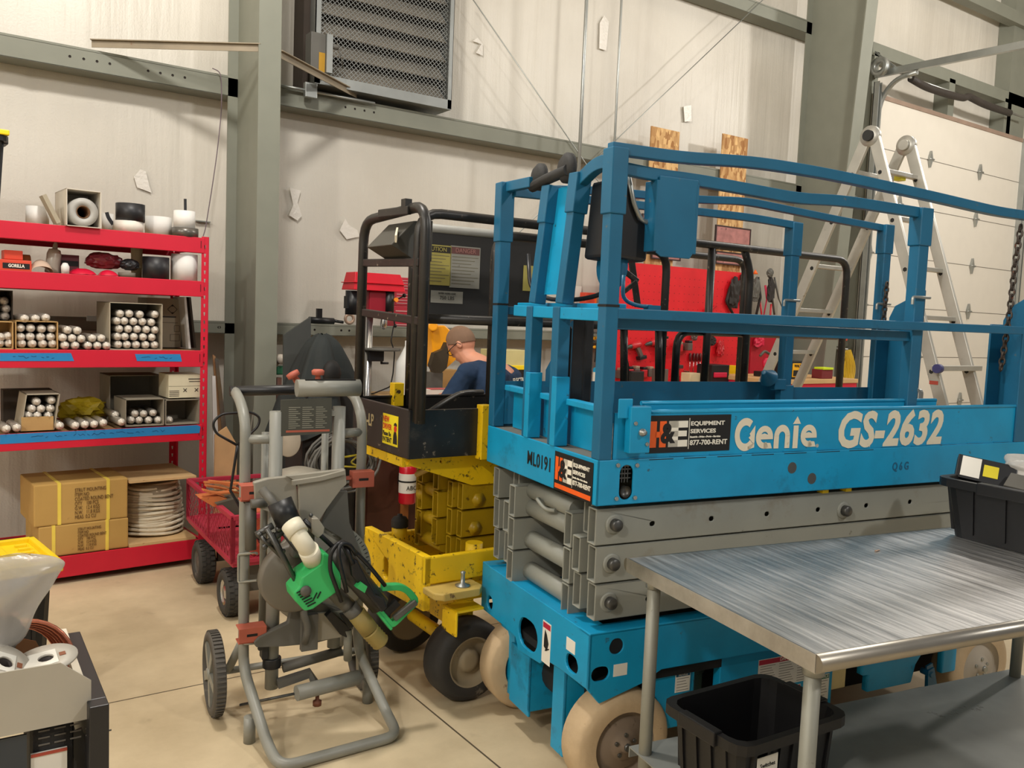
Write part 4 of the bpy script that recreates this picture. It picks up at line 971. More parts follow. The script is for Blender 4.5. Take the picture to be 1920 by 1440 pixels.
# instruction board
q = ppx(MB(), [(527, 750), (622, 746), (622, 812), (527, 818)], -.172, .008); bd = obj('instruction_board', q, mat('dark_olive_board', (74, 74, 66), .5), stand)
q = MB()
P0 = sp(540, 762, -.172); P1 = sp(615, 806, -.172)
for cidx in range(3):
    for i in range(11):
        x0 = P0.x + (P1.x - P0.x) * (cidx / 3 + .02); x1 = x0 + (P1.x - P0.x) * (.28 - .05 * ((i * 5 + cidx) % 3)); z = P0.z - (P0.z - P1.z) * (i + .5) / 12; q.box(x0, x1, -.1728, -.172, z - .0022, z + .001)
obj('board_print', q, mat('pale_print', (140, 138, 124), .6), bd)
obj('red_strip', MB().box(P0.x - .006, P1.x + .006, -.173, -.172, P1.z - .006, P1.z + .002), ORC, bd)
text('tube_lettering', 'RIDGID', .026, TXZ(.085, -.1415, .93) @ Matrix.Rotation(-PI / 2, 4, 'Z'), mat('dark_tube_ink', (66, 64, 58), .6), stand, sx=1., bold=.0008)
# lower ties and foot tube
a = sp(517, 1250, -.15)
b = MB(); b.tube([sp(530, 1252, -.15), sp(640, 1220, -.15)], .02, 12); obj('lower_cross_tube', b, SD, stand)
b = MB(); b.rtube([sp(520, 1282, -.18), sp(580, 1262, -.18), sp(595, 1290, -.20)], .035, .03); obj('step_bar', b, SD, stand)
c = MB().cyl(sp(556, 1300, -.24), sp(672, 1270, -.20), .030, 20); ft = obj('extension_tube', c, SG, stand)
obj('clamp_knob', MB().lathe([(.008, 0), (.008, .02), (.018, .022), (.018, .04), (0, .042)], sp(595, 1304, -.22), (0, 0, -1), 8), mat('rust_knob', (110, 62, 40), .6), stand)
obj('threaded_rod', MB().tube([sp(450, 1322, -.10), sp(556, 1300, -.22)], .006, 8), DKSTEEL, stand)
obj('axle_tube', MB().tube([(.03, .02, .165), (.62, .02, .165)], .014, 10), SG, stand)
for x, dx in ((.10, .0), (.54, 0)): obj('strut', MB().tube([(x - .04, .02, .17), (x - .03, -.04, .24), (x, -.11, .36)], .017, 10, .04), SG, stand)
obj('lock_lever', MB().box(XL - .045, XL - .02, -.18, -.13, .27, .33).box(XL - .06, XL - .035, -.18, -.16, .31, .36).cyl((XL, -.15, .225), (XL, -.15, .265), .036), BLKM, stand, bev=.003)
q = MB().tube([sp(447, 1047, -.13), sp(447, 1040, -.13), sp(478, 1036, -.2), sp(482, 1038, -.22)], .005, 6, .01); q.tube([sp(447, 1047, -.13), sp(447, 1092, -.13), sp(482, 1088, -.2)], .005, 6, .01)
obj('wire_latch', q, GALV, stand)
b = MB(); b.box(xl - .025, xl + .10, -.19, -.14, .43, .45); obj('frame_lug', MB().cyl((xl + .0, -.15, .335), (xl + .055, -.16, .335), .006, 8), GALV, stand)
# ribbed wheels with five spokes
WRUB = mat('grey_ribbed_wheel', (84, 80, 74), .7, wear=(130, 122, 108), wamt=.25, wscale=8, var=.1)
def swheel(x, r=.165, w=.05):
    q = MB(); n = 54
    q.lathe([(r * .80, 0), (r * .98, .004), (r, .012), (r, w - .012), (r * .98, w - .004), (r * .80, w)], (x, .02, r), (1, 0, 0), 48, closed=True)
    for i in range(n):
        a = 2 * PI * i / n; M = Matrix.Translation((x, .02, r)) @ Matrix.Rotation(a, 4, 'X'); q.box(.008, w - .008, -.0045, .0045, r - .001, r + .005, M)
    o = obj('wheel', q, WRUB, stand)
    q = MB()
    for i in range(5):
        a = 2 * PI * i / 5 + .5; M = Matrix.Translation((x, .02, r)) @ Matrix.Rotation(a, 4, 'X'); q.hexa([M @ V(p) for p in [(.002, -.016, .02), (.036, -.016, .02), (.036, .016, .02), (.002, .016, .02), (.004, -.020, r * .84), (.04, -.020, r * .84), (.04, .020, r * .84), (.004, .020, r * .84)]])
    q.lathe([(0, -.004), (.022, -.004), (.026, .004), (.026, .046), (0, .046)], (x, .02, r), (1, 0, 0), 18); obj('spoke_hub', q, SG, o)
swheel(-.02); swheel(.60)
# clamp rails
for (z, py, rr) in ((.955, 900, 1), (.40, 1200, 0)):
    q = MB(); q.box(xl - .03, xl + .075, -.20, -.142, z + .01, z + .016); q.box(xl - .03, xl + .075, -.206, -.200, z - .04, z + .016); q.box(xl - .03, xl + .075, -.20, -.142, z - .046, z - .04)
    if rr: q.box(xl + .075, xr + .015, -.19, -.142, z + .012, z + .02); q.box(xr - .06, xr + .03, -.20, -.15, z - .02, z + .045)
    o = obj('orange_clamp', q, ORC, stand, bev=.002)
    obj('clamp_slot', MB().box(xl + .0, xl + .04, -.2068, -.205, z - .018, z - .008), DARK, o)
    if rr: obj('clamp_slot', MB().box(xr - .035, xr + .005, -.2008, -.199, z + .008, z + .018), DARK, o)
# ---------------- mitre saw (a thing of its own, clamped on)
saw = fthing('mitre_saw', 'green and dark grey mitre saw with cream dust elbow, hanging on its stand', 'mitre saw', SF)
YB = -.215
q = MB(); ppx(q, [(476, 905), (500, 898), (545, 893), (556, 900), (560, 958), (510, 962), (478, 950)], YB, .03); obj('fence_bracket', q, CASTL, saw, bev=.004)
q = MB(); ppx(q, [(538, 893), (600, 886), (648, 880), (650, 908), (640, 917), (612, 955), (600, 975), (563, 985), (560, 905)], YB - .02, .03); fen = obj('fence', q, CASTL, saw, bev=.004)
q = MB(); q.rtube([sp(548, 905, YB - .03), sp(600, 897, YB - .03), sp(646, 885, YB - .03)], .02, .016); obj('fence_lip', q, CASTL, fen)
cb_ = sp(600, 1075, YB + .02); r_ = .205
q = MB(); q.lathe([(0, 0), (r_ * .96, 0), (r_, .005), (r_, .017), (0, .017)], (cb_.x, YB + .02, cb_.z), (0, 1, 0), 56); obj('turntable_base', q, CASTL, saw)
q = MB(); q.plate([(r_ * 1.02 * math.cos(R(a)), r_ * 1.02 * math.sin(R(a))) for a in range(-30, 76, 5)] + [(r_ * .78 * math.cos(R(a)), r_ * .78 * math.sin(R(a))) for a in range(75, -31, -5)], t=.01, M=MXZ(YB + .008, (cb_.x, cb_.z))); sc_ = obj('mitre_scale', q, SG, saw)
q = MB()
for a in range(-25, 75, 5): q.bar((cb_.x + r_ * .93 * math.cos(R(a)), YB + .007, cb_.z + r_ * .93 * math.sin(R(a))), (cb_.x + r_ * .99 * math.cos(R(a)), YB + .007, cb_.z + r_ * .99 * math.sin(R(a))), .002, .002)
obj('scale_marks', q, INK, sc_)
q = MB(); ppx(q, [(625, 920), (652, 920), (656, 980), (686, 1060), (690, 1100), (655, 1100), (640, 1010), (600, 985)], YB + .0, .03); obj('side_casting', q, SD, saw, bev=.004)
q = MB(); ppx(q, [(476, 1205), (485, 1195), (540, 1168), (548, 1130), (600, 1130), (655, 1150), (662, 1168), (655, 1190), (590, 1207), (540, 1212), (480, 1214)], YB, .03); lb_ = obj('lower_base', q, SD, saw, bev=.005)
q = MB(); ppx(q, [(592, 1150), (655, 1145), (640, 1195), (592, 1203)], YB - .01, .02); obj('base_insert', q, CASTL, saw, bev=.002)
q = MB(); q.tube([sp(572, 1125, YB - .03), sp(568, 1150, YB - .05), sp(578, 1175, YB - .05), sp(572, 1205, YB - .03)], .014, 10, .03); q.box(sp(562, 1200, YB).x, sp(592, 1200, YB).x, YB - .03, YB, sp(570, 1216, YB).z, sp(570, 1150, YB).z); obj('mitre_lock', q, SD, saw)
# round guards and arm
c_ = sp(555, 1085, -.28); q = MB(); q.lathe([(0, 0), (.125, .0), (.135, .012), (.135, .05), (0, .06)], (c_.x, -.28, c_.z), (0, 1, 0), 44); obj('blade_guard', q, mat('dusty_guard', (112, 106, 96), .5, wear=(84, 80, 72), wamt=.3, wscale=6), saw)
q = MB(); q.cyl(sp(492, 918, YB - .03), sp(524, 958, YB - .10), .017, 16); q.tube([sp(470, 945, YB), sp(500, 942, YB)], .018, 12); q.cyl(sp(470, 940, YB + .03), sp(470, 1030, YB + .03), .022, 14); obj('hinge_arm', q, SD, saw)
q = MB(); A_ = sp(524, 940, -.33); B_ = sp(543, 985, -.36); d_ = (B_ - A_).normalized()
q.lathe([(.036, 0), (.046, 0), (.046, .09), (0, .09), (0, .06), (.036, .06)], A_, d_, 26); obj('dust_collar', q, BLKM, saw)
q = MB(); q.box(sp(548, 1000, -.33).x, sp(590, 1000, -.33).x, -.34, -.28, sp(560, 1045, -.33).z, sp(560, 985, -.33).z); obj('pivot_casting', q, SD, saw, bev=.01)
for (x0, y0, x1, y1, yy) in ((482, 1000, 535, 1050, -.34), (520, 985, 600, 1085, -.35), (500, 990, 570, 1118, -.38), (570, 975, 640, 1040, -.36), (510, 1000, 560, 1100, -.36)):
    obj('slide_rod', MB().cyl(sp(x0, y0, yy), sp(x1, y1, yy), .009, 10), DKSTEEL if x0 != 570 else BLKM, saw)
q = MB(); 
for px, py, r2 in ((486, 1002, .012), (522, 992, .012), (531, 1033, .009), (583, 966, .008), (496, 1025, .012)): obj('linkage_knob', MB().ball(sp(px, py, -.36), r2), DKSTEEL, saw)
q.cyl(sp(480, 1003, -.35), sp(512, 985, -.35), .013, 10); q.cyl(sp(500, 1020, -.35), sp(530, 995, -.35), .014, 10); q.tube([sp(490, 1005, -.37), sp(497, 1018, -.38), sp(508, 1022, -.37)], .006, 8, .01); obj('linkage', q, DKSTEEL, saw)
q = MB(); ppx(q, [(585, 972), (597, 972), (609, 990), (607, 1000), (596, 1010), (585, 1000)], -.38, .05); obj('stop_block', q, CASTL, saw, bev=.003)
CRM = mat('cream_plastic_elbow', (226, 220, 198), .45, wear=(176, 164, 128), wamt=.2)
q = MB(); E_ = [sp(552, 990, -.42), sp(562, 1008, -.45), sp(572, 1022, -.46), sp(583, 1040, -.43)]; q.tube(E_, .033, 18, .05); q.cyl(sp(546, 982, -.41), sp(560, 1002, -.445), .039, 22); q.cyl(sp(578, 1030, -.455), sp(587, 1050, -.42), .037, 22)
el = obj('dust_elbow', q, CRM, saw)
# green motor housing
GRN = mat('green_housing', (58, 186, 104), .42, wear=(90, 140, 100), wamt=.15, wscale=10, var=.08)
q = MB(); ppx(q, [(604, 1037), (617, 1040), (640, 1078), (640, 1105), (602, 1132), (588, 1142), (571, 1146), (554, 1128), (551, 1112), (562, 1100), (566, 1083), (602, 1058)], -.46, .13)
gh = obj('motor_housing', q, GRN, saw, bev=.016)
q = MB()
for i in range(7): p = sp(556 + i * 3.4, 1112 + i * 4.2, -.462); q.bar(p, p + V((.030, 0, .012)), .003, .004)
for i in range(2): p = sp(588 + i * 7, 1124 - i * 2, -.462); q.bar(p, p + V((.012, 0, .024)), .003, .004)
obj('cooling_slot', q, DARK, gh)
obj('brush_cap', MB().lathe([(.020, 0), (.020, .006), (.008, .010), (0, .010)], sp(573, 1108, -.462), (0, -1, 0), 20), SD, gh)
# dark motor body, bound cable and rear handle
q = MB(); q.tube([sp(622, 1030, -.40), sp(655, 1068, -.42), sp(712, 1135, -.42)], .055, 16, .05, r2=.040); mb_ = obj('motor_body', q, mat('charcoal_motor', (56, 54, 52), .45, wear=(110, 104, 96), wamt=.18, wscale=12), saw)
q = MB(); ppx(q, [(668, 1102), (678, 1092), (689, 1100), (684, 1112)], -.495, .03); obj('green_badge', q, GRN, mb_)
q = MB(); ppx(q, [(655, 1040), (672, 1052), (705, 1115), (722, 1122), (728, 1140), (716, 1150), (690, 1118), (660, 1080)], -.48, .04); obj('motor_cover', q, BLKM, mb_, bev=.008)
q = MB(); q.tube([sp(640, 1128, -.46), sp(618, 1068, -.49), sp(620, 1036, -.49), sp(634, 1018, -.49), sp(648, 1017, -.48), sp(690, 1058, -.47), sp(722, 1098, -.45)], .008, 8, .05)
q.tube([sp(650, 1110, -.47), sp(640, 1070, -.50), sp(634, 1040, -.51), sp(638, 1018, -.50), sp(655, 1020, -.49), sp(668, 1040, -.48)], .008, 8, .05); obj('power_cable', q, BLKM, saw)
q = MB(); q.cyl(sp(645, 1020, -.47), sp(662, 1058, -.48), .014, 10, .009); obj('cable_boot', q, BLKM, saw)
H_ = [sp(715, 1101, -.40), sp(748, 1099, -.40), sp(763, 1106, -.40), sp(780, 1126, -.40), sp(733, 1172, -.40), sp(700, 1134, -.40)]
q = MB().rtube(H_, .030, .026, .02); q.rtube([sp(700, 1138, -.40), sp(732, 1178, -.40)], .04, .012); obj('d_handle', q, GRN, saw, bev=.004)
obj('trigger_block', MB().rtube([sp(722, 1150, -.40), sp(745, 1128, -.40)], .02, .03), BLKM, saw)
q = MB().rtube([sp(738, 1160, -.415), sp(780, 1128, -.415)], .02, .025); obj('handle_grip', q, SD, saw, bev=.004)
# dust spout and chip chute
YN = mat('dusty_yellow_nozzle', (150, 132, 74), .6, wear=(110, 96, 60), wamt=.3)
q = MB(); q.tube([sp(600, 1080, -.33), sp(636, 1120, -.36), sp(660, 1142, -.38)], .03, 12, .02); q.tube([sp(655, 1138, -.38), sp(672, 1156, -.39)], .034, 14); obj('lower_arm', q, SD, saw)
q = MB(); q.tube([sp(668, 1150, -.39), sp(693, 1182, -.40)], .036, 16)
q.ring_sweep([sp(693 + i * 2.2, 1182 + i * 2.4, -.40) for i in range(11)], lambda i: [((.032 + .005 * (i % 2)) * math.cos(2 * PI * j / 14), (.032 + .005 * (i % 2)) * math.sin(2 * PI * j / 14)) for j in range(14)]); obj('dust_nozzle', q, YN, saw)
q = MB(); ppx(q, [(611, 1156), (622, 1146), (660, 1180), (650, 1196), (638, 1190)], -.26, .03); ppx(q, [(638, 1152), (655, 1180), (664, 1175), (650, 1150)], -.27, .02); obj('lever', q, BLKM, saw, bev=.003)
q = MB(); q.cyl(sp(652, 1180, -.25), sp(652, 1236, -.22), .017, 12); obj('support_peg', q, SG, saw)
# ================================================================ red shelving and everything on it
HF = Frame(1.4656, 5.4726, 4.3)
rack = fthing('shelving_rack', 'red boltless steel shelving rack with five levels against the white wall', 'shelving', HF)
RW, RD = 1.42, .60
LV = [(.04, .163), (.795, .891), (1.255, 1.357), (1.69, 1.786), (1.958, 2.052)]
for x, y in ((0, 0), (0, RD), (-RW, 0), (-RW, RD)):
    b = MB(); s = 1 if y == 0 else -1; hz = 2.06
    hs = []
    for k in range(38):
        z = .08 + k * .0515; hs.append([(-.027, z), (-.021, z), (-.018, z + .022), (-.030, z + .022)])
    b.plate([(-.045, 0), (0, 0), (0, hz), (-.045, hz)], hs, .003, MXZ(y, (x, 0)))
    M = MYZ(x - .003)
    hs2 = [[(y + s * (.018 if s > 0 else .018), z), (y + s * .024, z), (y + s * .027, z + .022), (y + s * .015, z + .022)] for z in [.08 + k * .0515 for k in range(38)]]
    b.plate([(y, 0), (y + s * .045, 0), (y + s * .045, hz), (y, hz)], hs2, .003, M)
    obj('upright', b, RED, rack)
for i, (z0, z1) in enumerate(LV):
    for y in (0, RD): 
        b = MB(); b.box(-RW + .004, -.030, y - .004, y + .012, z0, z1, bev=.003); b.box(-RW + .02, -.03, y if y == 0 else y - .03, y + .035 if y == 0 else y, z0, z0 + .004); 
        o = obj('beam', b, RED, rack)
        if y == 0: obj('rivet', MB().box(-.052, -.049, -.0055, -.003, z0 + .03, z1 - .02), DARK, o)
    for x in (-.02, -RW + .02): obj('side_beam', MB().box(x - .008, x + .008, .03, RD - .03, z0 + .02, z1 - .01), RED, rack)
    obj('shelf_board', MB().box(-RW + .02, -.045, .013, RD - .013, z1 - .024, z1 - .006), mat('shelf_chipboard', (160, 128, 88), .85, wear=(120, 96, 64), wamt=.3, wscale=40), rack)
TAPE = mat('blue_painters_tape', (34, 128, 190), .55, var=.08)
def hp(px, py, y): return HF.pix(px, py, y=y)
for nm, pl, wr in (('t', [(0, 662), (133, 662), (139, 677), (0, 677)], 'Bldg sealant clear'), ('t', [(253, 664), (338, 664), (341, 678), (257, 677)], 'Grey'), ('t', [(0, 815), (370, 797), (376, 800), (374, 812), (0, 833)], 'Adhesive       tubes    caulk')):
    q = [hp(a, c, -.006) for a, c in pl]; o = obj('masking_tape', MB().plate([(p.x, p.z) for p in q], t=.0015, M=MXZ(-.006)), TAPE, rack)
    q = MB(); cx_ = sum(p.x for p in [hp(*pl[0], -.006), hp(*pl[1], -.006)]) / 2; L_ = hp(*pl[1], -.006).x - hp(*pl[0], -.006).x; zc = sum(hp(a, c, -.006).z for a, c in pl) / len(pl)
    rr = random.Random(5); n = int(L_ * 60); pts = [V((cx_ - L_ * .36 + L_ * .72 * i / n, -.0068, zc + rr.uniform(-.007, .007))) for i in range(n)]
    for a, c in zip(pts, pts[1:]):
        if rr.random() < .62: q.bar(a, c, .001, .002)
    obj('scrawl', q, mat('blue_ink', (20, 62, 110), .6), o)
# ---- silver tubes of sealant, each lying with its cone to the front
TUBEM = mat('silver_tube', (190, 184, 174), .28, .55, wear=(150, 140, 128), wamt=.2, wscale=30, var=.08)
TUBEC = mat('pale_tube_cap', (214, 206, 194), .35, var=.04)
tproto = []
def caulk(px, py, y=.0, lab='', grp='', r=.0262, tilt=0, L=.21):
    p = hp(px, py, y + .02); lv_ = max(v[1] for v in LV if v[1] < p.z); p.z = max(p.z, lv_ + (.0300 if y > .03 else .0238)); w_ = HF.world((p.x, y, p.z))
    if not tproto:
        t = thing('sealant_tube', lab, 'sealant tube', w_, HF.yaw, grp)
        obj('tube_body', MB().lathe([(0, 0), (.020, 0), (.0215, .003), (.0233, .006), (.0233, L), (0, L)], seg=20, axis=(0, 1, 0)), TUBEM, t)
        obj('nozzle_cap', MB().lathe([(0, -.030), (.003, -.030), (.0055, -.012), (.014, -.004), (.0205, .001), (0, .001)], seg=16, axis=(0, 1, 0)), TUBEC, t)
        tproto.append(t); return t
    t = dup(tproto[0], w_, (0, 0, HF.yaw + tilt), lab, grp); return t
S3 = lambda x, y: (x / 4.8, 540 + y / 4.8)
S4 = lambda x, y: (x / 4.571, 690 + y / 4.571)
for x, y in ((1075, 230), (1158, 230), (1253, 237), (1388, 237), (1048, 296), (1113, 296), (1195, 300), (1275, 302), (1357, 308), (1067, 367), (1148, 368), (1228, 370), (1310, 373), (1388, 377), (1052, 436), (1118, 436), (1200, 438), (1282, 440), (1362, 443), (1058, 513), (1137, 514), (1219, 516), (1304, 516), (1386, 516)):
    caulk(*S3(x, y), .04, 'silver sealant tube packed in the tall open carton of the middle shelf', 'tubes in the tall open carton', r=.024)
for x, y in ((180, 358), (272, 360), (370, 366), (462, 363), (182, 440), (268, 437), (362, 440), (452, 440), (190, 514), (285, 514), (380, 515), (468, 515)):
    caulk(*S3(x, y), .04, 'silver sealant tube packed in the low open carton left of the loose tubes', 'tubes in the low open carton')
for x, y in ((217, 274), (315, 274), (407, 266)): caulk(*S3(x, y), .03, 'silver sealant tube lying on top of the low open carton', 'tubes on top of the low carton')
for x, y in ((4, 440), (70, 432), (-8, 512), (80, 512)): caulk(*S3(x, y), .05, 'silver sealant tube in the carton at the left edge, middle shelf', 'tubes in the leftmost carton')
for x, y in ((35, 115), (55, 185), (45, 255)): caulk(*S3(x, y), .20, 'dim silver tube in the dark carton at the upper left', 'tubes in the dark carton')
for x, y in ((603, 377), (690, 382), (560, 446), (643, 450), (726, 455), (824, 450), (905, 450), (580, 518), (670, 518), (787, 518), (870, 518), (952, 518)):
    caulk(*S3(x, y), .01, 'loose silver sealant tube piled between the two cartons of the middle shelf', 'loose tubes on the middle shelf', tilt=random.uniform(-.05, .05))
for x, y in ((50, 518), (140, 508)): caulk(*S4(x, y), .0, 'silver sealant tube at the left end of the fourth shelf', 'two tubes left of the small carton')
for x, y in ((308, 285), (437, 274), (267, 347), (346, 347), (428, 345), (240, 405), (315, 405), (412, 405)): caulk(*S4(x, y), .07, 'silver tube in the small carton with a torn tan front', 'tubes in the small carton')
caulk(*S4(507, 492), .01, 'single silver tube just right of the small carton', None)
for x, y in ((640, 490), (722, 481), (802, 478), (880, 467)): caulk(*S4(x, y), .0, 'silver tube in the row of four beside the yellow bag', 'row of four tubes')
caulk(*S4(1035, 460), .0, 'single silver tube left of the open grey cartons', None)
caulk(*S4(985, 400), .12, 'dull tube standing back, left of the open grey cartons', None)
for x, y in ((1150, 388), (1225, 388), (1306, 380), (1119, 444), (1186, 444), (1268, 444), (1350, 443)): caulk(*S4(x, y), .06, 'dull tube in the left open grey carton of the fourth shelf', 'tubes in the left grey carton')
caulk(*S4(1445, 443), .06, 'dull tube in the right open grey carton', None)
def hthing(name, label, cat, x, y, z, yaw=0, group=None):
    return thing(name, label, cat, HF.world((x, y, z)) , HF.yaw + R(yaw), group)
def openbox(name, label, pxs, y, depth, m, front=None, cat='carton', t=.005, skew=0, inner=None, group=None):
    """carton lying on its side with its mouth to the front; pxs = left,top,right,bottom of the mouth"""
    l, tp, r, bt = pxs; l -= 2; r += 2; tp -= 2; a = hp(l, bt, y); c = hp(r, tp, y); z0 = a.z; w_ = c.x - a.x; h_ = c.z - z0
    th = hthing(name, label, cat, a.x, y, z0); b = MB()
    def q(x0, x1, za, zb, y0=0, y1=depth):
        b.hexa([(x0 + skew * za / h_, y0, za), (x1 + skew * za / h_, y0, za), (x1 + skew * za / h_, y1, za), (x0 + skew * za / h_, y1, za), (x0 + skew * zb / h_, y0, zb), (x1 + skew * zb / h_, y0, zb), (x1 + skew * zb / h_, y1, zb), (x0 + skew * zb / h_, y1, zb)])
    q(0, w_, 0, t); q(0, w_, h_ - t, h_); q(0, t, 0, h_); q(w_ - t, w_, 0, h_); q(0, w_, 0, h_, depth - t, depth)
    obj('carton_body', b, m, th)
    if front: obj('torn_flap', MB().box(t, w_ - t, -.001, .002, 0, h_ * front), CARD, th)
    return th
zt = lambda i: LV[i][1]
def bot(i, px, y): return proj(HF.world((hp(px, 600, y).x, y, zt(i))))[1]
CG2 = mat('dusty_grey_carton', (138, 130, 114), .85, var=.1)
def obox(name, label, l, tp, r, lev, y, depth, m, **k): return openbox(name, label, (l, tp, r, bot(lev, (l + r) / 2, y)), y, depth, m, **k)
obox('open_carton', 'tall open carton full of silver tubes, right half of the middle shelf', 207, 572, 303, 2, .02, .30, CARDG)
obox('open_carton', 'low open carton of twelve silver tubes, left half of the middle shelf', 31, 605, 107, 2, .02, .24, CARD)
obox('open_carton', 'open carton at the left edge of the middle shelf', -50, 605, 23, 2, .02, .15, CARD)
obox('open_carton', 'dark open carton standing back above the leftmost carton', -50, 547, 22, 2, .18, .25, mat('dark_carton', (70, 62, 54), .85))
obox('open_carton', 'small leaning carton of eight tubes with a tan front flap', 40, 740, 100, 1, .05, .22, CARDG, front=.38, skew=.03)
obox('open_carton', 'left of the two open grey cartons on the fourth shelf', 237, 749, 306, 1, .02, .26, CG2)
obox('open_carton', 'right of the two open grey cartons on the fourth shelf', 312, 750, 372, 1, .02, .26, CG2)
obox('open_carton', 'large dim open carton standing back on the fourth shelf', 207, 705, 300, 1, .29, .24, CG2)
# plain cartons
def carton(name, label, l, tp, r, lev, y, depth, m, z=None):
    a = hp(l, 600, y); zb_ = zt(lev) if z is None else z; c = hp(r, tp, y); th = hthing(name, label, 'carton', a.x, y, zb_)
    w_ = c.x - a.x; h_ = hp((l + r) / 2, tp, y).z - zb_; obj('carton_body', MB().box(0, w_, 0, depth, 0, h_, bev=.004), m, th); return th, w_, h_
th, w_, h_ = carton('printed_carton', 'grey printed carton with a diamond mark behind the tall open carton', 275, 559, 340, 2, .32, .2, CARDG)
q = MB(); M_ = MXZ(-.0015); 
for a in range(4): q.bar((w_ * .74 + .03 * math.cos(a * PI / 2), -.001, h_ * .78 + .03 * math.sin(a * PI / 2)), (w_ * .74 + .03 * math.cos((a + 1) * PI / 2), -.001, h_ * .78 + .03 * math.sin((a + 1) * PI / 2)), .002, .003)
for s in (-1, 1): q.plate([(w_ * .74 - .011, h_ * .78 + s * .019), (w_ * .74 + .011, h_ * .78 + s * .019), (w_ * .74, h_ * .78 + s * .03)], t=.001, M=M_)
for x0, x1, z0, z1 in ((.68, .95, .14, .27), (.80, .95, .33, .45)):
    for a_, c_ in (((x0, z0), (x1, z0)), ((x1, z0), (x1, z1)), ((x1, z1), (x0, z1)), ((x0, z1), (x0, z0))): q.bar((w_ * a_[0], -.001, h_ * a_[1]), (w_ * c_[0], -.001, h_ * c_[1]), .002, .002)
q.box(w_ * .45, w_ * .85, -.0015, 0, h_ * .61, h_ * .64); q.box(w_ * .45, w_ * .9, -.0015, 0, h_ * .505, h_ * .512); obj('carton_print', q, mat('dark_print2', (60, 54, 48), .7), th)
a = hp(307, 700, .02); zb_ = hp(340, 747, .03).z + .003
th = hthing('label_carton', 'small white printed carton sitting on the right grey carton', 'carton', hp(316, 740, .03).x, .03, zb_); w_ = hp(377, 740, .03).x - hp(316, 740, .03).x; h_ = hp(345, 702, .03).z - zb_
obj('carton_body', MB().box(0, w_, 0, .2, 0, h_, bev=.003), mat('pale_carton', (206, 198, 170), .7, var=.06), th)
q = MB()
for i in range(4): q.box(.02 * w_, .32 * w_, -.0012, 0, h_ * (.08 + .07 * i), h_ * (.105 + .07 * i))
for x0 in (.5, .85):
    c0 = V((w_ * x0, -.001, h_ * .33)); q.bar(c0 + V((-.01, 0, -.01)), c0 + V((.01, 0, .01)), .002, .004); q.bar(c0 + V((.01, 0, -.01)), c0 + V((-.01, 0, .01)), .002, .004)
q.box(.6 * w_, .98 * w_, -.0012, 0, h_ * .78, h_ * .82); q.box(.62 * w_, .96 * w_, -.0012, 0, h_ * .68, h_ * .71); q.box(0, w_, -.0012, 0, h_ * .5, h_ * .505); obj('carton_print', q, mat('dark_print2', (60, 54, 48), .7), th)
# leaning boards at the right of the middle shelf
for k, (x0, x1, m, nm) in enumerate(((345, 358, WHITE, 'white foam board'), (354, 368, mat('dark_board', (66, 54, 40), .7), 'dark board'))):
    t0 = hp(x0, 557, .2 + .1 * k); b0 = V((hp(x1, 654, .2 + .1 * k).x, .2 + .1 * k, zt(2))); tt = hthing('leaning_board', nm + ' leaning at the right end of the middle shelf', 'board', b0.x, b0.y, b0.z)
    obj('board', MB().hexa([(-.014, 0, 0), (0, 0, 0), (0, .22, 0), (-.014, .22, 0), (t0.x - b0.x, 0, t0.z - b0.z), (t0.x - b0.x + .014, 0, t0.z - b0.z), (t0.x - b0.x + .014, .22, t0.z - b0.z), (t0.x - b0.x, .22, t0.z - b0.z)]), m, tt)
tag(obj('paper_strip', MB().box(hp(151, 598, .45).x, hp(191, 598, .45).x, .44, .50, zt(2), hp(170, 592, .45).z).b and MB().box(*[v for v in (HF.world((hp(151, 598, .45).x, 0, 0)).x, HF.world((hp(191, 598, .45).x, 0, 0)).x)], 5.86, 5.88, hp(170, 602, .45).z, hp(170, 592, .45).z), WHITE), 'bright white paper strip hung behind the middle shelf', 'paper')
# ---- top shelf: rolls, cores and a boxed roll
WRL = mat('white_roll', (228, 226, 222), .6, var=.03); BRL = mat('black_roll', (34, 34, 38), .45, var=.08)
Z5 = zt(4); Z4 = zt(3)
def roll(name, label, px0, px1, ptop, y, m, z=None, core=True, cat='tape roll', flare=0):
    yy = y; a = hp(px0, 430, yy); c = hp(px1, 430, yy); r = (c.x - a.x) / 2; cx = (a.x + c.x) / 2; zb = Z5 if z is None else z; h_ = hp((px0 + px1) / 2, ptop, yy - r).z - zb
    t = hthing(name, label, cat, cx, yy, zb); pr = [(r * .4, 0), (r, 0), (r + flare, h_), (r * .4, h_)] if core else [(0, 0), (r, 0), (r + flare, h_), (0, h_)]
    o = obj('roll_body', MB().lathe(pr, seg=32, closed=core), m, t); return t, zb + h_
roll('white_roll', 'short white roll beside the black bin, left end of the top shelf', 48, 92, 386, .16, WRL)
roll('white_roll', 'plain white roll between the black-topped stack and the wrapped stack', 272, 321, 405, .18, WRL)
t_, zz = roll('white_roll', 'white roll under the black roll on the top shelf', 213, 268, 413, .08, mat('creamy_roll', (222, 216, 206), .6, wear=(190, 180, 168), wamt=.2))
roll('black_roll', 'black roll stacked on a white roll on the top shelf', 217, 271, 380, .08, BRL, z=zz)
t_, zz = roll('tape_roll', 'foil-wrapped dark tape roll under the white roll at the right end', 323, 371, 426, .07, mat('wrapped_grey', (104, 100, 94), .3, .4, wear=(210, 206, 200), wamt=.3, wscale=20))
t2_, zz2 = roll('white_roll', 'white roll stacked on the foil-wrapped tape roll', 326, 365, 394, .07, WRL, z=zz)
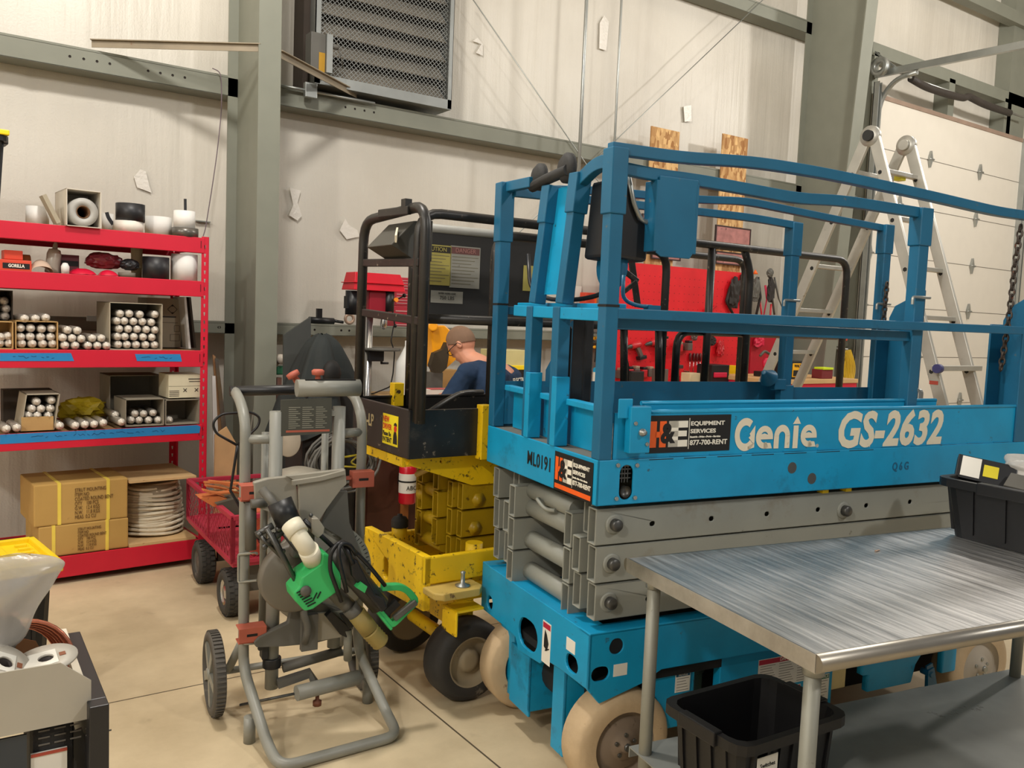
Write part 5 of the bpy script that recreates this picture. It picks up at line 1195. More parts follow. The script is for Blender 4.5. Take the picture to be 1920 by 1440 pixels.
c_ = hp(348, 385, .07); tag(obj('black_stick', MB().bar(HF.world((c_.x, .07, zz2 - .05)), HF.world((c_.x - .003, .07, hp(348, 373, .07).z)), .014), BLKM), 'black stick poking out of the white roll', 'stick')
roll('white_roll', 'small white roll tucked behind the boxed roll', 191, 213, 400, .24, WRL)
c_ = [hp(200, 399, .1), hp(211, 417, .1)]; tag(obj('black_curl', MB().rtube([HF.world((p.x, .1, p.z)) for p in (hp(200, 398, .1), hp(203, 408, .1), hp(212, 421, .1))], .02, .006, .02), BRL), 'black curled strip right of the boxed roll', 'strip')
tt = hthing('pipe_core', 'leaning grey cardboard core left of the boxed roll', 'cardboard core', hp(108, 420, .03).x, .04, Z5 + .012)
d0 = hp(88, 368, .1) - hp(115, 420, .1); obj('core_tube', MB().rtube([(0, 0, 0), (d0.x, 0, d0.z)], .09, .022), CARDG, tt)
a = hp(124, 424, -.02); c = hp(189, 360, -.02); zb_ = Z5 + .0; w_ = c.x - a.x; h_ = c.z - zb_
tt = hthing('boxed_roll', 'square carton open at the front showing a grey rolled core', 'carton', a.x, -.03, zb_)
b = MB(); b.box(0, w_, 0, .3, 0, .004); b.box(0, w_, 0, .3, h_ - .004, h_); b.box(0, .004, 0, .3, 0, h_); b.box(w_ - .004, w_, 0, .3, 0, h_); b.box(0, w_, .29, .3, 0, h_); obj('carton_body', b, mat('white_carton', (214, 206, 192), .7), tt)
rr_ = w_ * .44; o = obj('roll_body', MB().lathe([(rr_ * .46, 0), (rr_, 0), (rr_, .26), (rr_ * .46, .26)], (w_ / 2, .02, rr_ + .006), (0, 1, 0), 40, closed=True), mat('grey_film_roll', (176, 174, 168), .5, var=.05), tt)
obj('roll_core', MB().lathe([(rr_ * .40, 0), (rr_ * .46, 0), (rr_ * .46, .24), (rr_ * .40, .24)], (w_ / 2, .018, rr_ + .006), (0, 1, 0), 30, closed=True), mat('brown_core', (110, 78, 50), .8), tt)
c_ = hp(380, 415, .3); tag(obj('small_bracket', MB().bar(WF.pix(366, 414, y=6.385), WF.pix(393, 417, y=6.385), .05, .008), GALV), 'thin grey bracket on the wall past the last roll', 'bracket')
# black tote with a yellow lid at the left end
p = hp(-60, 410, .2); t = tote('tote_bin', 'tall black tote with a bright yellow lid, left end of the top shelf', HF.world((p.x - .12, .14, Z5 + .002)), HF.yaw, .53, .24, .45)
YLD = mat('yellow_lid', (244, 214, 24), .45, var=.04)
obj('yellow_lid', MB().box(-.29, .29, -.15, .15, .45, .478, bev=.006), YLD, t)
# ---- second shelf
def hobj(name, label, cat, b, m, x, y, z, **k): t = hthing(name, label, cat, x, y, z); obj(k.pop('part', 'body'), b, m, t); return t
ORB = mat('orange_red_box', (222, 74, 48), .55)
x_ = hp(25, 500, .1); t = hobj('tool_carton', 'orange carton with a black label on the second shelf', 'carton', MB().box(-.08, .08, 0, .12, 0, .06, bev=.004), ORB, x_.x, .04, Z4)
obj('carton_label', MB().box(-.06, .07, -.002, 0, .012, .042), INK, t); text('carton_lettering', 'GORILLA', .024, TXZ(.005, -.003, .027), INKW, t, sx=.8, bold=.001)
x_ = hp(22, 480, .12); hobj('orange_carton', 'upper orange carton stacked at the left of the second shelf', 'carton', MB().box(-.045, .045, 0, .1, 0, .05, bev=.004), ORB, x_.x, .06, Z4 + .062)
x_ = hp(48, 500, .1); hobj('orange_roll', 'brown and orange roll right of the labelled carton', 'tape roll', MB().lathe([(0, 0), (.05, 0), (.05, .05), (0, .05)], (0, 0, .05), (1, 0, 0)), mat('brown_roll', (176, 100, 52), .6), x_.x - .01, .22, Z4)
x_ = hp(76, 505, .1); hobj('seed_bag', 'clear bag of pale rods on the second shelf', 'bag', MB().grid(10, 8, lambda u, v: V((-.058 + .116 * u, .10 * v, .004 + .068 * math.sin(PI * min(1, max(0, u))) ** .5 * math.sin(PI * (.1 + .8 * v)) ** .7))), mat('bag_of_rods', (206, 180, 158), .35, wear=(150, 60, 60), wamt=.3, wscale=30), x_.x, .04, Z4)
x_ = hp(108, 500, .06); t = hobj('squeeze_bottle', 'cloudy squeeze bottle with a nozzle leaning on the second shelf', 'bottle', MB().lathe([(0, 0), (.036, 0), (.038, .01), (.038, .11), (.030, .135), (.014, .14), (0, .14)], (0, 0, 0.004), (.12, 0, 1)), mat('cloudy_plastic', (214, 206, 190), .3, alpha=None), x_.x - .006, .19, Z4)
obj('nozzle', MB().lathe([(.014, 0), (.012, .03), (.004, .05), (0, .05)], (.017, 0, .138), (.12, 0, 1)), mat('cap_grey', (170, 164, 150), .4), t)
x_ = hp(123, 510, .03); hobj('white_bottle', 'small white capped bottle beside the squeeze bottle', 'bottle', MB().lathe([(0, 0), (.020, 0), (.022, .04), (.012, .06), (0, .062)]), WHITE, x_.x, .04, Z4)
x_ = hp(131, 492, .2); t = hobj('purple_box', 'dark red box standing behind the white bottle', 'carton', MB().box(-.05, .05, 0, .06, 0, .115, bev=.003), mat('plum_box', (122, 56, 66), .5), x_.x, .2, Z4)
obj('carton_label', MB().box(-.045, .045, -.002, 0, .05, .08), INK, t)
x_ = hp(157, 508, .05); hobj('red_bag', 'flat bright red bag on the second shelf', 'bag', MB().grid(12, 8, lambda u, v: V((-.07 + .14 * u, .12 * v, .003 + .034 * (math.sin(PI * u) * math.sin(PI * v)) ** .5 + .004 * noise.noise(V((u * 9, v * 9, 1)))))), mat('bright_red_bag', (212, 24, 58), .35, wear=(240, 120, 130), wamt=.2, wscale=50), x_.x, .03, Z4)
x_ = hp(205, 508, .05); hobj('red_bag', 'small bright red bag under the crumpled dark red bag', 'bag', MB().grid(10, 8, lambda u, v: V((-.05 + .10 * u, .1 * v, .003 + .034 * (math.sin(PI * u) * math.sin(PI * v)) ** .5))), mat('bright_red_bag', (212, 24, 58), .35), x_.x, .03, Z4)
def crumple(sx, sy, sz, seed, sub=3, amp=.35, freq=3.):
    b = MB(); b.ball((0, 0, 0), 1, sub=sub)
    for v in b.b.verts:
        n = 1 + amp * noise.noise(v.co * freq + V((seed, 0, 0))); v.co = V((v.co.x * sx * n, v.co.y * sy * n, max(-sz * .9, v.co.z * sz * n)))
    for f in b.b.faces: f.smooth = False
    return b
x_ = hp(200, 495, .1); hobj('crumpled_bag', 'crumpled dark red shrink bag heaped on the second shelf', 'bag', crumple(.10, .07, .05, 3), mat('dark_red_film', (116, 40, 48), .25, wear=(200, 180, 180), wamt=.35, wscale=18), x_.x - .005, .14, Z4 + .088)
x_ = hp(238, 500, .1); hobj('black_pouch', 'dull black taped bundle left of the tall black roll', 'bundle', crumple(.055, .05, .036, 9, amp=.2), BRL, x_.x + .012, .09, Z4 + .075); 
x_ = hp(238, 513, .04); hobj('grey_roll', 'dusty olive roll under the black bundle', 'tape roll', MB().lathe([(0, 0), (.048, 0), (.048, .028), (0, .028)]), mat('dusty_olive', (112, 104, 92), .6), x_.x + .01, .08, Z4)
t_, _z = roll('black_roll', 'tall black roll standing near the right end of the second shelf', 268, 317, 481, .08, BRL, z=Z4)
t_, _z = roll('white_roll', 'tall white roll standing at the right end of the second shelf', 322, 370, 476, .09, WRL, z=Z4)
x_ = hp(258, 500, .2); hobj('pale_roll', 'pale cream roll standing behind the tall black roll', 'tape roll', MB().lathe([(0, 0), (.03, 0), (.034, .2), (0, .2)]), mat('cream_roll', (214, 204, 166), .6), x_.x, .22, Z4)
x_ = hp(160, 790, .3); hobj('yellow_bag', 'crumpled yellow bag at the back of the fourth shelf', 'bag', crumple(.13, .08, .075, 5, amp=.5), mat('mustard_bag', (176, 152, 24), .5, wear=(90, 100, 40), wamt=.35, wscale=8), x_.x, .36, zt(1) + .08)
x_ = hp(45, 780, .4); hobj('dark_carton', 'dim brown carton behind the small leaning carton', 'carton', MB().box(-.13, .13, 0, .1, 0, .2), mat('dark_carton', (70, 62, 54), .85), x_.x + .03, .45, zt(1))
# ---- bottom: two strapped cartons, coil on plywood
Z1 = zt(0)
KR = mat('kraft_carton', (190, 152, 84), .75, var=.06, bump=.03, wear=(166, 128, 70), wamt=.15)
STRP = mat('yellow_strap', (240, 214, 90), .4)
def strapped(label, l, r, zb_, zt_, y, depth, straps, twist=0):
    a = hp(l, 950, y); c = hp(r, 950, y); w_ = c.x - a.x; t = hthing('strapped_carton', label, 'carton', a.x, y, zb_, twist, 'strapped cartons'); h_ = zt_ - zb_
    obj('carton_body', MB().box(0, w_, 0, depth, 0, h_, bev=.008), KR, t)
    for sx in straps: x = hp(sx, 950, y).x - a.x; obj('strap', MB().box(x, x + .018, -.002, depth + .002, -.0, h_ + .002), STRP, t)
    x0 = w_ * .42; q = MB()
    for nrow, (body, ln) in enumerate((('STRUT MOUNTING', 1), ('ITEM NO', .5), ('COATED ROUND BENT', .9), ('QTY    100 PCS', .6), ('G.W.   12.4 KGS', .7), ('N.W.   11.8 KGS', .7), ('MEAS  0.2 CU', .6))):
        text('carton_lettering', body, h_ * .13, TXZ(x0, -.003, h_ * (.80 - .11 * nrow)), mat('brown_stencil', (104, 74, 38), .8), t, sx=.62, align='LEFT')
    return t
zs = hp(150, 980, .03).z; 
strapped('lower strapped kraft carton on the bottom shelf, directly on the beam', 72, 241, Z1, zs, .02, .40, (97, 198))
strapped('upper strapped kraft carton stacked on the other strapped carton', 63, 240, zs + .002, hp(150, 903, .03).z, .02, .40, (108, 200), .6)
PLY = mat('plywood', (206, 172, 122), .75, wear=(170, 134, 88), wamt=.3, wscale=20)
a = hp(241, 1020, .01); c = hp(366, 1010, .01)
x0, x1 = a.x + .003, c.x - .0
pb = hthing('plywood_sheet', 'lower plywood sheet under the white rope coil', 'plywood', x0, .0, Z1 + .0015); obj('sheet', MB().box(0, min(x1, -.05) - x0, 0, .5, 0, .016), PLY, pb)
ztp = hp(300, 897, .01).z; pb = hthing('plywood_sheet', 'upper plywood sheet resting over the white rope coil', 'plywood', x0, .0, ztp - .014); obj('sheet', MB().box(0, min(x1, -.05) - x0, 0, .5, 0, .014), PLY, pb)
# the coil: a drum of white line wound in many uneven turns
ccx, ccy, crr = (x0 - .05) / 2 + .004, .25, .172
q = MB(); rr = random.Random(3); pts = []; zlo, zhi = Z1 + .040, ztp - .05; turns = 22; Wc = ccx
q0 = []
for k in range(turns * 22):
    t = k / (turns * 22); ang = 2 * PI * k / 22; zz_ = zlo + (zhi - zlo) * t; rr_ = crr * (.98 - .12 * max(0, t - .6) / .4) + .010 * math.sin(k * .13) + .006 * math.sin(k * .71)
    q0.append(V((rr_ * math.cos(ang), rr_ * .9 * math.sin(ang), zz_ - zlo + .006 * math.sin(ang * 2.0 + k * .02))))
coil = hthing('rope_coil', 'wide coil of white line between two plywood sheets on the bottom shelf', 'coil', Wc, ccy, zlo - .012)
obj('wound_line', q.tube(q0, .0098, 6), mat('white_line', (224, 214, 190), .6, wear=(180, 166, 140), wamt=.2, wscale=30), coil)
obj('coil_core', MB().cyl((0, 0, 0), (0, 0, zhi - zlo), crr * .86, 24), mat('coil_core', (160, 148, 124), .7), coil)
# ================================================================ near left bench, plastic bag, yellow-lidded tote
def wp(px, py, y): return WF.pix(px, py, y=y)
pc = WF.pix(205, 1320, z=.85); BF = Frame(pc.x, pc.y, -1)
bench = fthing('bench_cart', 'low bench with pale grey apron and black square legs, bottom left corner', 'bench', BF)
BLKS = mat('black_square_tube', (34, 34, 36), .4, wear=(120, 90, 70), wamt=.1)
APR = mat('pale_grey_apron', (176, 170, 156), .5, wear=(150, 142, 126), wamt=.2, wscale=5, var=.05)
def bp_(px, py, **k): return BF.pix(px, py, **k)
b0 = bp_(171, 1276, y=.035); b1 = bp_(171, 1347, y=.035); zl = b1.z - .0; back = bp_(153, 1226, x=-.03).y
b = MB(); b.plate([(-.95, zl), (b1.x, zl), (b1.x, b0.z), (bp_(113, 1243, y=.035).x, bp_(113, 1243, y=.035).z), (-.95, bp_(113, 1243, y=.035).z)], t=.004, M=MXZ(.035)); obj('apron', b, APR, bench)
obj('leg', MB().box(-.036, 0, 0, .036, 0, .85), BLKS, bench, bev=.002)
obj('side_rail', MB().box(-.03, -.0, .036, .44, .82, .85).box(-.034, -.03, .036, .44, .70, .85), BLKS, bench, bev=.002)
obj('white_edge', MB().box(-.045, -.03, .06, .44, .845, .862), mat('flaking_white', (214, 206, 188), .6, wear=(120, 90, 60), wamt=.3, wscale=30), bench)
obj('tray_floor', MB().box(-.95, -.045, .04, .14, zl + .004, zl + .010), mat('tray_brown', (120, 92, 66), .8), bench)
obj('leg', MB().box(-.036, 0, .41, .446, 0, .82), BLKS, bench)
obj('side_panel', MB().box(-.95, bp_(50, 1400, y=.05).x, .045, .05, .30, zl - .01), mat('slate_panel', (52, 58, 64), .5), bench)
obj('bottom_shelf', MB().box(-.95, -.04, .04, .44, .42, .44), BLKS, bench)
# black tool bag under the bench
a = bp_(36, 1420, y=.05); c = bp_(178, 1420, y=.05)
tb_ = thing('tool_bag', 'black tool bag with a white label and strap loops under the near bench', 'bag', BF.world(((a.x + c.x) / 2, .16, .44)), BF.yaw)
hw = (c.x - a.x) / 2; zt_ = min(bp_(100, 1358, y=.05).z, zl - .004) - .44
obj('bag_body', MB().box(-hw + .02, hw - .035, -.10, .10, 0, zt_, bev=.02), mat('black_cordura', (30, 30, 32), .7, bump=.2, bscale=200), tb_)
zl2 = bp_(100, 1408, y=.05).z - .44; obj('bag_label', MB().box(-hw + .02, hw - .05, -.106, -.101, .0, zl2), PAPER, tb_); obj('label_stripe', MB().box(-hw + .02, hw - .05, -.108, -.106, zl2 - .006, zl2), mat('rust_red', (170, 70, 52), .6), tb_)
obj('strap_loop', MB().rtube([(hw - .035, -.08, zt_ * .9), (hw - .012, -.08, zt_ * .7), (hw - .014, -.08, zt_ * .2), (hw - .03, -.08, 0.01)], .03, .008, .03), BLKM, tb_)
obj('strap_loop', MB().rtube([(-hw * .5, -.09, zt_), (-hw * .3, -.09, zt_ + .02), (0, -.09, zt_)], .02, .006, .01), mat('pale_hook', (170, 164, 150), .4), tb_)
for k in range(3):
    q = MB()
    for i in range(5 - k): q.box(-hw * .5 + i * .028, -hw * .5 + i * .028 + .02, -.1022, -.1008, zl2 + .012 + .014 * k, zl2 + .015 + .014 * k)
    obj('faint_lettering', q, mat('faint_grey', (104, 100, 94), .7), tb_)
# copper coil standing in the tray
COP = mat('copper_tube', (222, 138, 110), .24, .85, wear=(150, 78, 56), wamt=.15, var=.08)
cc = bp_(60, 1243, y=.24); R0 = .105
cob = thing('copper_coil', 'shiny coil of copper tube leaning in the near bench tray', 'coil', BF.world((cc.x - .03, .24, cc.z - .015)), BF.yaw)
q = MB(); rr = random.Random(2); P = []
for k in range(7 * 32):
    t = 2 * PI * k / 32; lv = k / 32; rad = R0 - .004 * (int(lv) % 3); off = (lv - 3.5) * .0105
    P.append(V((rad * math.cos(t), off + .004 * math.sin(t * 1.3), rad * math.sin(t) + .0)))
Mt = Matrix.Rotation(R(20), 4, 'Z') @ Matrix.Rotation(R(-14), 4, 'X')
q.tube([Mt @ p for p in P], .0060, 8); obj('copper_turns', q, COP, cob)
obj('cardboard_divider', MB().plate([(-.30, -.10), (.055, -.10), (.070, -.02), (.04, .05), (-.02, .075), (-.30, .085)], t=.004, M=MXZ(.03)), mat('dark_kraft', (136, 96, 60), .8), cob)
# cable spools
def spool(px, py, lab, rx, tilt):
    s = bp_(px, py, y=.10 if px > 50 else .085); t = thing('wire_spool', lab, 'spool', BF.world(s), 0, rot=(tilt[0], tilt[1], 0))
    obj('flange', MB().lathe([(.014, -.002), (rx, -.002), (rx, .002), (.014, .002)], seg=36, closed=True), mat('pale_grey_flange', (186, 180, 168), .5, var=.05), t)
    obj('spool_core', MB().lathe([(.014, -.07), (rx * .5, -.07), (rx * .5, -.003), (.014, -.003)], seg=24, closed=True), mat('dark_wire', (60, 50, 46), .6), t)
    o = obj('flange_label', MB().plate([(-rx * .7, -rx * .55), (rx * .35, -rx * .5), (rx * .35, rx * .5), (-rx * .7, rx * .5)], [circ(0, 0, .015, 12)], .0008, Matrix.Translation((0, 0, .0022))), PAPER, t)
    obj('label_print', MB().box(rx * .42, rx * .62, -.006, .008, .0024, .0032), mat('rust_print', (140, 84, 56), .7), o)
spool(86, 1236, 'flat pale grey wire spool with a white label beside the copper coil', .058, (.10, -.12)); spool(10, 1243, 'tilted grey wire spool cut off by the left edge', .05, (.35, .5))
# milky plastic bag standing in the tray
def bagmat():
    m = mat('milky_film', (200, 196, 190), .25, var=.05, alpha=.62, bump=.9, bscale=9); m.node_tree.nodes['Principled BSDF'].inputs['Transmission Weight'].default_value = .25; return m
q = MB(); rows = [(1222, -60, 30), (1190, -70, 52), (1150, -80, 72), (1110, -85, 97), (1080, -90, 117), (1063, -92, 133), (1052, -95, 100), (1046, -95, 60)]
YBG = .165; rings = []; n = 22
for k, (py, l, r_) in enumerate(rows):
    a = bp_(l, py, y=YBG); c = bp_(r_, py, y=YBG); cx = (a.x + c.x) / 2; rx = (c.x - a.x) / 2; ry = .042 * (1 - .75 * max(0, k - 4) / 3)
    rings.append([q.b.verts.new((cx + (rx + .022 * noise.noise(V((i * 1.1, k * 1.3, 9)))) * math.cos(2 * PI * i / n), YBG + ry * math.sin(2 * PI * i / n) + .020 * noise.noise(V((i * .9, k * .8, 0))), a.z * .5 + c.z * .5 + .008 * noise.noise(V((i * .7, k, 5))))) for i in range(n)])
for A, B in zip(rings, rings[1:]):
    for i in range(n): q.b.faces.new((A[i], A[(i + 1) % n], B[(i + 1) % n], B[i])).smooth = True
q.b.faces.new(rings[0][::-1])
bg = thing('plastic_bag', 'milky translucent plastic bag standing on the near bench at the left edge', 'plastic bag', BF.o, BF.yaw)
o = obj('film', q, bagmat(), bg); md = o.modifiers.new('crease', 'SUBSURF'); md.levels = md.render_levels = 2
obj('bag_contents', crumple(.045, .028, .04, 4, amp=.3), mat('dark_contents', (70, 66, 62), .6), bg).location = (bp_(-5, 1190, y=YBG).x, YBG, bp_(-5, 1190, y=YBG).z)
# tote with a yellow lid, on the floor behind the bench
tz = .62; l0 = WF.pix(120, 1052, z=tz); 
YT = Frame(l0.x, l0.y, 8)
tt = tote('tote_bin', 'black tote with a ribbed yellow lid standing on the floor behind the near bench', YT.world((-.33, .225, 0)), YT.yaw, .60, .40, .58)
b = MB(); b.box(-.33, .33, -.225, .225, .578, .60, bev=.01)
for x0, x1, y0, y1 in ((-.33, .33, -.225, -.205), (-.33, .33, .205, .225), (-.33, -.305, -.225, .225), (.305, .33, -.225, .225)): b.box(x0, x1, y0, y1, .59, .622, bev=.006)
for k in range(6): b.box(.24, .285, -.17 + k * .062, -.15 + k * .062, .598, .612, bev=.003)
for k in range(7): b.box(-.25 + k * .07, -.225 + k * .07, -.18, .18, .598, .606, bev=.003)
obj('yellow_lid', b, mat('yellow_lid2', (236, 204, 26), .42, wear=(206, 172, 40), wamt=.3, wscale=8, var=.05), tt)
# ================================================================ red mesh wagon
g0 = WF.pix(424, 1153, z=0); GF = Frame(g0.x, g0.y, -2)
wag = fthing('garden_wagon', 'faded red mesh wagon on knobbly tyres, between the shelving and the saw stand', 'wagon', GF)
WR = mat('faded_red_paint', (172, 44, 66), .5, wear=(200, 120, 128), wamt=.25, wscale=14, var=.1)
def gp(px, py, **k): return GF.pix(px, py, **k)
gx = .0; ft = gp(437, 974, x=gx); fb = gp(436, 1058, x=gx); bt_ = gp(350, 896, x=gx); bb_ = gp(347, 962, x=gx)
y0, y1 = ft.y, bt_.y - .05; zt2 = (ft.z + bt_.z) / 2; zb2 = (fb.z + bb_.z) / 2; GWd = .52
def mesh_panel(nm, o, ux, w_, h_, n1=None, parent=wag):
    q = MB(); o = V(o); ux = V(ux); step = .022; k = -int(h_ / step) - 1
    q.bar(o, o + ux * w_, .02, .02); q.bar(o + V((0, 0, h_)), o + ux * w_ + V((0, 0, h_)), .026, .026, bev=.004); q.bar(o, o + V((0, 0, h_)), .02, .022); q.bar(o + ux * w_, o + ux * w_ + V((0, 0, h_)), .02, .022); q.bar(o + ux * w_ * .5, o + ux * w_ * .5 + V((0, 0, h_)), .012, .012)
    sx = 1.15
    i = -h_ * sx
    while i < w_:
        for s in (1, -1):
            a0, a1 = (i, i + h_ * sx) if s == 1 else (i + h_ * sx, i)
            za, zb__ = 0., h_
            if a0 < 0: za = -a0 / (a1 - a0) * h_; a0 = 0
            if a0 > w_: za = (w_ - a0) / (a1 - a0) * h_; a0 = w_
            A1 = a1; Z1_ = h_
            if a1 > w_: Z1_ = za + (w_ - a0) / (a1 - a0) * (h_ - za); A1 = w_
            if a1 < 0: Z1_ = za + (0 - a0) / (a1 - a0) * (h_ - za); A1 = 0
            if abs(Z1_ - za) > .004: q.bar(o + ux * a0 + V((0, 0, za)), o + ux * A1 + V((0, 0, Z1_)), .0022, .0016)
        i += .062
    return obj(nm, q, WR, parent)
mesh_panel('side_panel', (gx, y0, zb2), (0, 1, 0), y1 - y0, zt2 - zb2); mesh_panel('side_panel', (gx + GWd, y0, zb2), (0, 1, 0), y1 - y0, zt2 - zb2)
mesh_panel('end_panel', (gx, y0, zb2), (1, 0, 0), GWd, zt2 - zb2); mesh_panel('end_panel', (gx, y1, zb2), (1, 0, 0), GWd, zt2 - zb2)
obj('bed', MB().box(gx, gx + GWd, y0, y1, zb2 - .03, zb2), WR, wag, bev=.003)
TYR = mat('knobbly_tyre', (58, 56, 52), .8, wear=(110, 104, 94), wamt=.25, wscale=8, var=.15)
def gwheel(x, y, s, r=.125, w=.085):
    q = MB(); q.lathe([(r * .55, 0), (r * .82, -.006), (r * .96, .010), (r, .03), (r, w - .03), (r * .96, w - .01), (r * .82, w + .006), (r * .55, w)], (x, y, r), (s, 0, 0), 40, closed=True)
    for i in range(26):
        a = 2 * PI * i / 26
        for j, (x0, x1) in enumerate(((.006, .030), (.034, .052), (.056, .080))):
            M = Matrix.Translation((x, y, r)) @ Matrix.Rotation(a + (.12 if j == 1 else 0), 4, 'X'); q.box(s * x0, s * x1, -.010, .010, r * .965, r * 1.02, M)
    o = obj('wheel', q, TYR, wag); obj('rim', MB().lathe([(r * .56, .004), (r * .50, .012), (r * .34, .020), (r * .22, .006), (0, .006)], (x, y, r), (s, 0, 0), 28), CHROME if y < .3 else SD, o); return o
wy2 = gp(386, 1090, z=0).y
gwheel(-.02, .0, 1); gwheel(-.02, wy2, 1); gwheel(gx + GWd + .02, .0, -1); gwheel(gx + GWd + .02, wy2, -1)
obj('axle', MB().tube([(0, 0, .125), (GWd, 0, .125)], .012, 8).box(.1, GWd - .1, -.02, .02, .12, zb2), SD, wag); obj('axle', MB().tube([(0, wy2, .125), (GWd, wy2, .125)], .012, 8).box(.1, GWd - .1, wy2 - .02, wy2 + .02, .12, zb2), SD, wag)
hy = y0 + .12
hh = [gp(432, 920, y=hy), gp(443, 850, y=hy), gp(445, 835, y=hy)]
obj('pull_handle', MB().tube([(gx + .2, y0 - .02, zb2 - .02), hh[0], hh[1], hh[2]], .008, 8).tube([hh[2], gp(404, 812, y=hy), gp(398, 792, y=hy), gp(415, 776, y=hy), gp(470, 772, y=hy), gp(488, 782, y=hy), gp(484, 800, y=hy), hh[2]], .007, 8, .03), BLKM, wag)
# belts and pads heaped in the wagon
LEA = mat('orange_leather', (196, 112, 62), .6, wear=(120, 66, 40), wamt=.3, wscale=12); TNB = mat('tan_pad', (186, 156, 112), .75); 
zc_ = zt2 + .0
for i, (p0, p1, p2) in enumerate((((383, 905), (410, 903), (450, 918)), ((385, 910), (415, 915), (452, 925)), ((392, 902), (430, 906), (462, 906)), ((380, 918), (405, 925), (430, 922)))):
    yy = y0 + .5 - .06 * i; t = thing('leather_belt', ('orange leather strap heaped in the wagon, ' + ('highest of the heap', 'second of the heap', 'nearest the column', 'lowest by the mesh side')[i]), 'strap', GF.o, GF.yaw)
    P = [gp(*p, y=yy) for p in (p0, p1, p2)]; obj('strap', MB().rtube(P, .05, .008, .05), LEA, t)
for i, (pts, m, lab, yy) in enumerate((([(375, 935), (410, 930), (440, 940), (436, 950), (400, 950)], LEA, 'orange leather flap lying in the wagon', .30), ([(400, 928), (446, 920), (450, 930), (430, 940)], TNB, 'tan board scrap in the wagon', .42), ([(405, 945), (446, 934), (450, 968), (430, 968)], mat('dark_olive_pad', (82, 80, 70), .7), 'dark olive case in the wagon', .26))):
    t = thing('wagon_load', lab, 'scrap', GF.o, GF.yaw); q = MB(); ppx(q, pts, y0 + yy, .12, GF); obj('piece', q, m, t)
a = gp(495, 1000, y=y0 + .25); t = thing('orange_bucket', 'red and orange oddments box at the near end of the wagon', 'box', GF.o, GF.yaw); obj('box_body', MB().box(gx + .12, gx + .44, y0 + .06, y0 + .22, zb2 + .002, zt2 + .01, bev=.01), mat('faded_orange', (190, 90, 60), .6), t)
# ---- sheets standing between the shelving and the column
for k, (pts, m, lab, yy) in enumerate((([(403, 815), (425, 800), (445, 835), (440, 1000), (400, 1000)], mat('kraft_sheet', (196, 158, 112), .75, wear=(160, 120, 76), wamt=.15), 'tall bent kraft cardboard sheet standing behind the wagon', 5.50),
        ([(403, 672), (409, 672), (425, 795), (416, 800)], CHROME, 'shiny metal strip leaning beside the red upright', 5.62), ([(398, 705), (404, 705), (410, 800), (400, 800)], WHITE, 'white trim strip leaning beside the red upright', 5.60), ([(399, 665), (404, 668), (417, 800), (408, 800)], mat('wood_strip', (156, 118, 80), .7), 'thin wooden strip leaning beside the red upright', 5.64))):
    q = MB(); bb2 = [wp(a_, c_, yy) for a_, c_ in pts]; zmin = 0
    P = [(p.x, p.z) for p in bb2]; P = P[:2] + [(P[2][0], P[2][1])] + P[3:]
    if k: P = [P[0], P[1], (P[2][0] + (P[2][0] - P[1][0]) * 1.8, .0), (P[3][0] + (P[3][0] - P[0][0]) * 1.8, .0)]
    else: P = [P[0], P[1], P[2], (P[3][0], 0), (P[4][0], 0)]
    tag(obj(('cardboard_sheet', 'metal_strip', 'white_strip', 'wooden_strip')[k], q.plate(P, t=.012, M=MXZ(yy)), m), lab, 'sheet' if k == 0 else 'strip')
# ================================================================ along the wall
# louvre with its mesh guard
a = Wp(594, 0, GY - .1); c = Wp(846, 205, GY - .1); bl = c.z; xa_, xb_ = Wp(592, 60, GY - .1).x, Wp(851, 60, GY - .1).x; zt_ = bl + 1.35
lou = thing('wall_louvre', 'large galvanised wall louvre behind diamond mesh at the top of the wall', 'louvre', (xa_, GY - .1, bl))
Wd, Ht = xb_ - xa_, zt_ - bl
b = MB(); 
for x0, x1, z0, z1 in ((0, Wd, 0, .07), (0, Wd, Ht - .05, Ht), (0, .04, 0, Ht), (Wd - .035, Wd, 0, Ht)): b.box(x0, x1, 0, .012, z0, z1)
b.box(0, Wd, 0, .25, -.004, 0); b.box(0, .004, 0, .25, 0, Ht); b.box(Wd - .004, Wd, 0, .25, 0, Ht)
obj('louvre_frame', b, GALV, lou)
for k in range(9):
    z = .09 + k * .148; obj('blade', MB().hexa([(.02, .08, z), (Wd - .02, .08, z), (Wd - .02, .086, z - .004), (.02, .086, z - .004), (.02, .20, z + .13), (Wd - .02, .20, z + .13), (Wd - .02, .206, z + .126), (.02, .206, z + .126)]), mat('dusty_blade', (150, 142, 130), .5, .3, wear=(110, 100, 88), wamt=.3), lou)
obj('dark_backing', MB().box(.0, Wd, .23, .24, 0, Ht), mat('duct_brown', (50, 42, 36), .8), lou)
q = MB(); st2 = .036; i = -Ht
while i < Wd:
    for s in (1, -1):
        a0, a1 = (i, i + Ht) if s == 1 else (i + Ht, i); za, zb_ = 0, Ht
        def cut(x): return (x - a0) / (a1 - a0) * Ht
        lo = max(0, min(a0, a1)); hi = min(Wd, max(a0, a1))
        if hi - lo > .01: q.bar((lo, .03, cut(lo)), (hi, .03, cut(hi)), .0035, .0035)
    i += st2
obj('mesh_guard', q, GALV, lou)
m0 = Wp(600, 100, GY - .18); mt_ = thing('damper_motor', 'grey and yellow damper actuator box fixed to the left of the louvre', 'actuator', (m0.x - .005, GY - .25, Wp(600, 138, GY - .2).z))
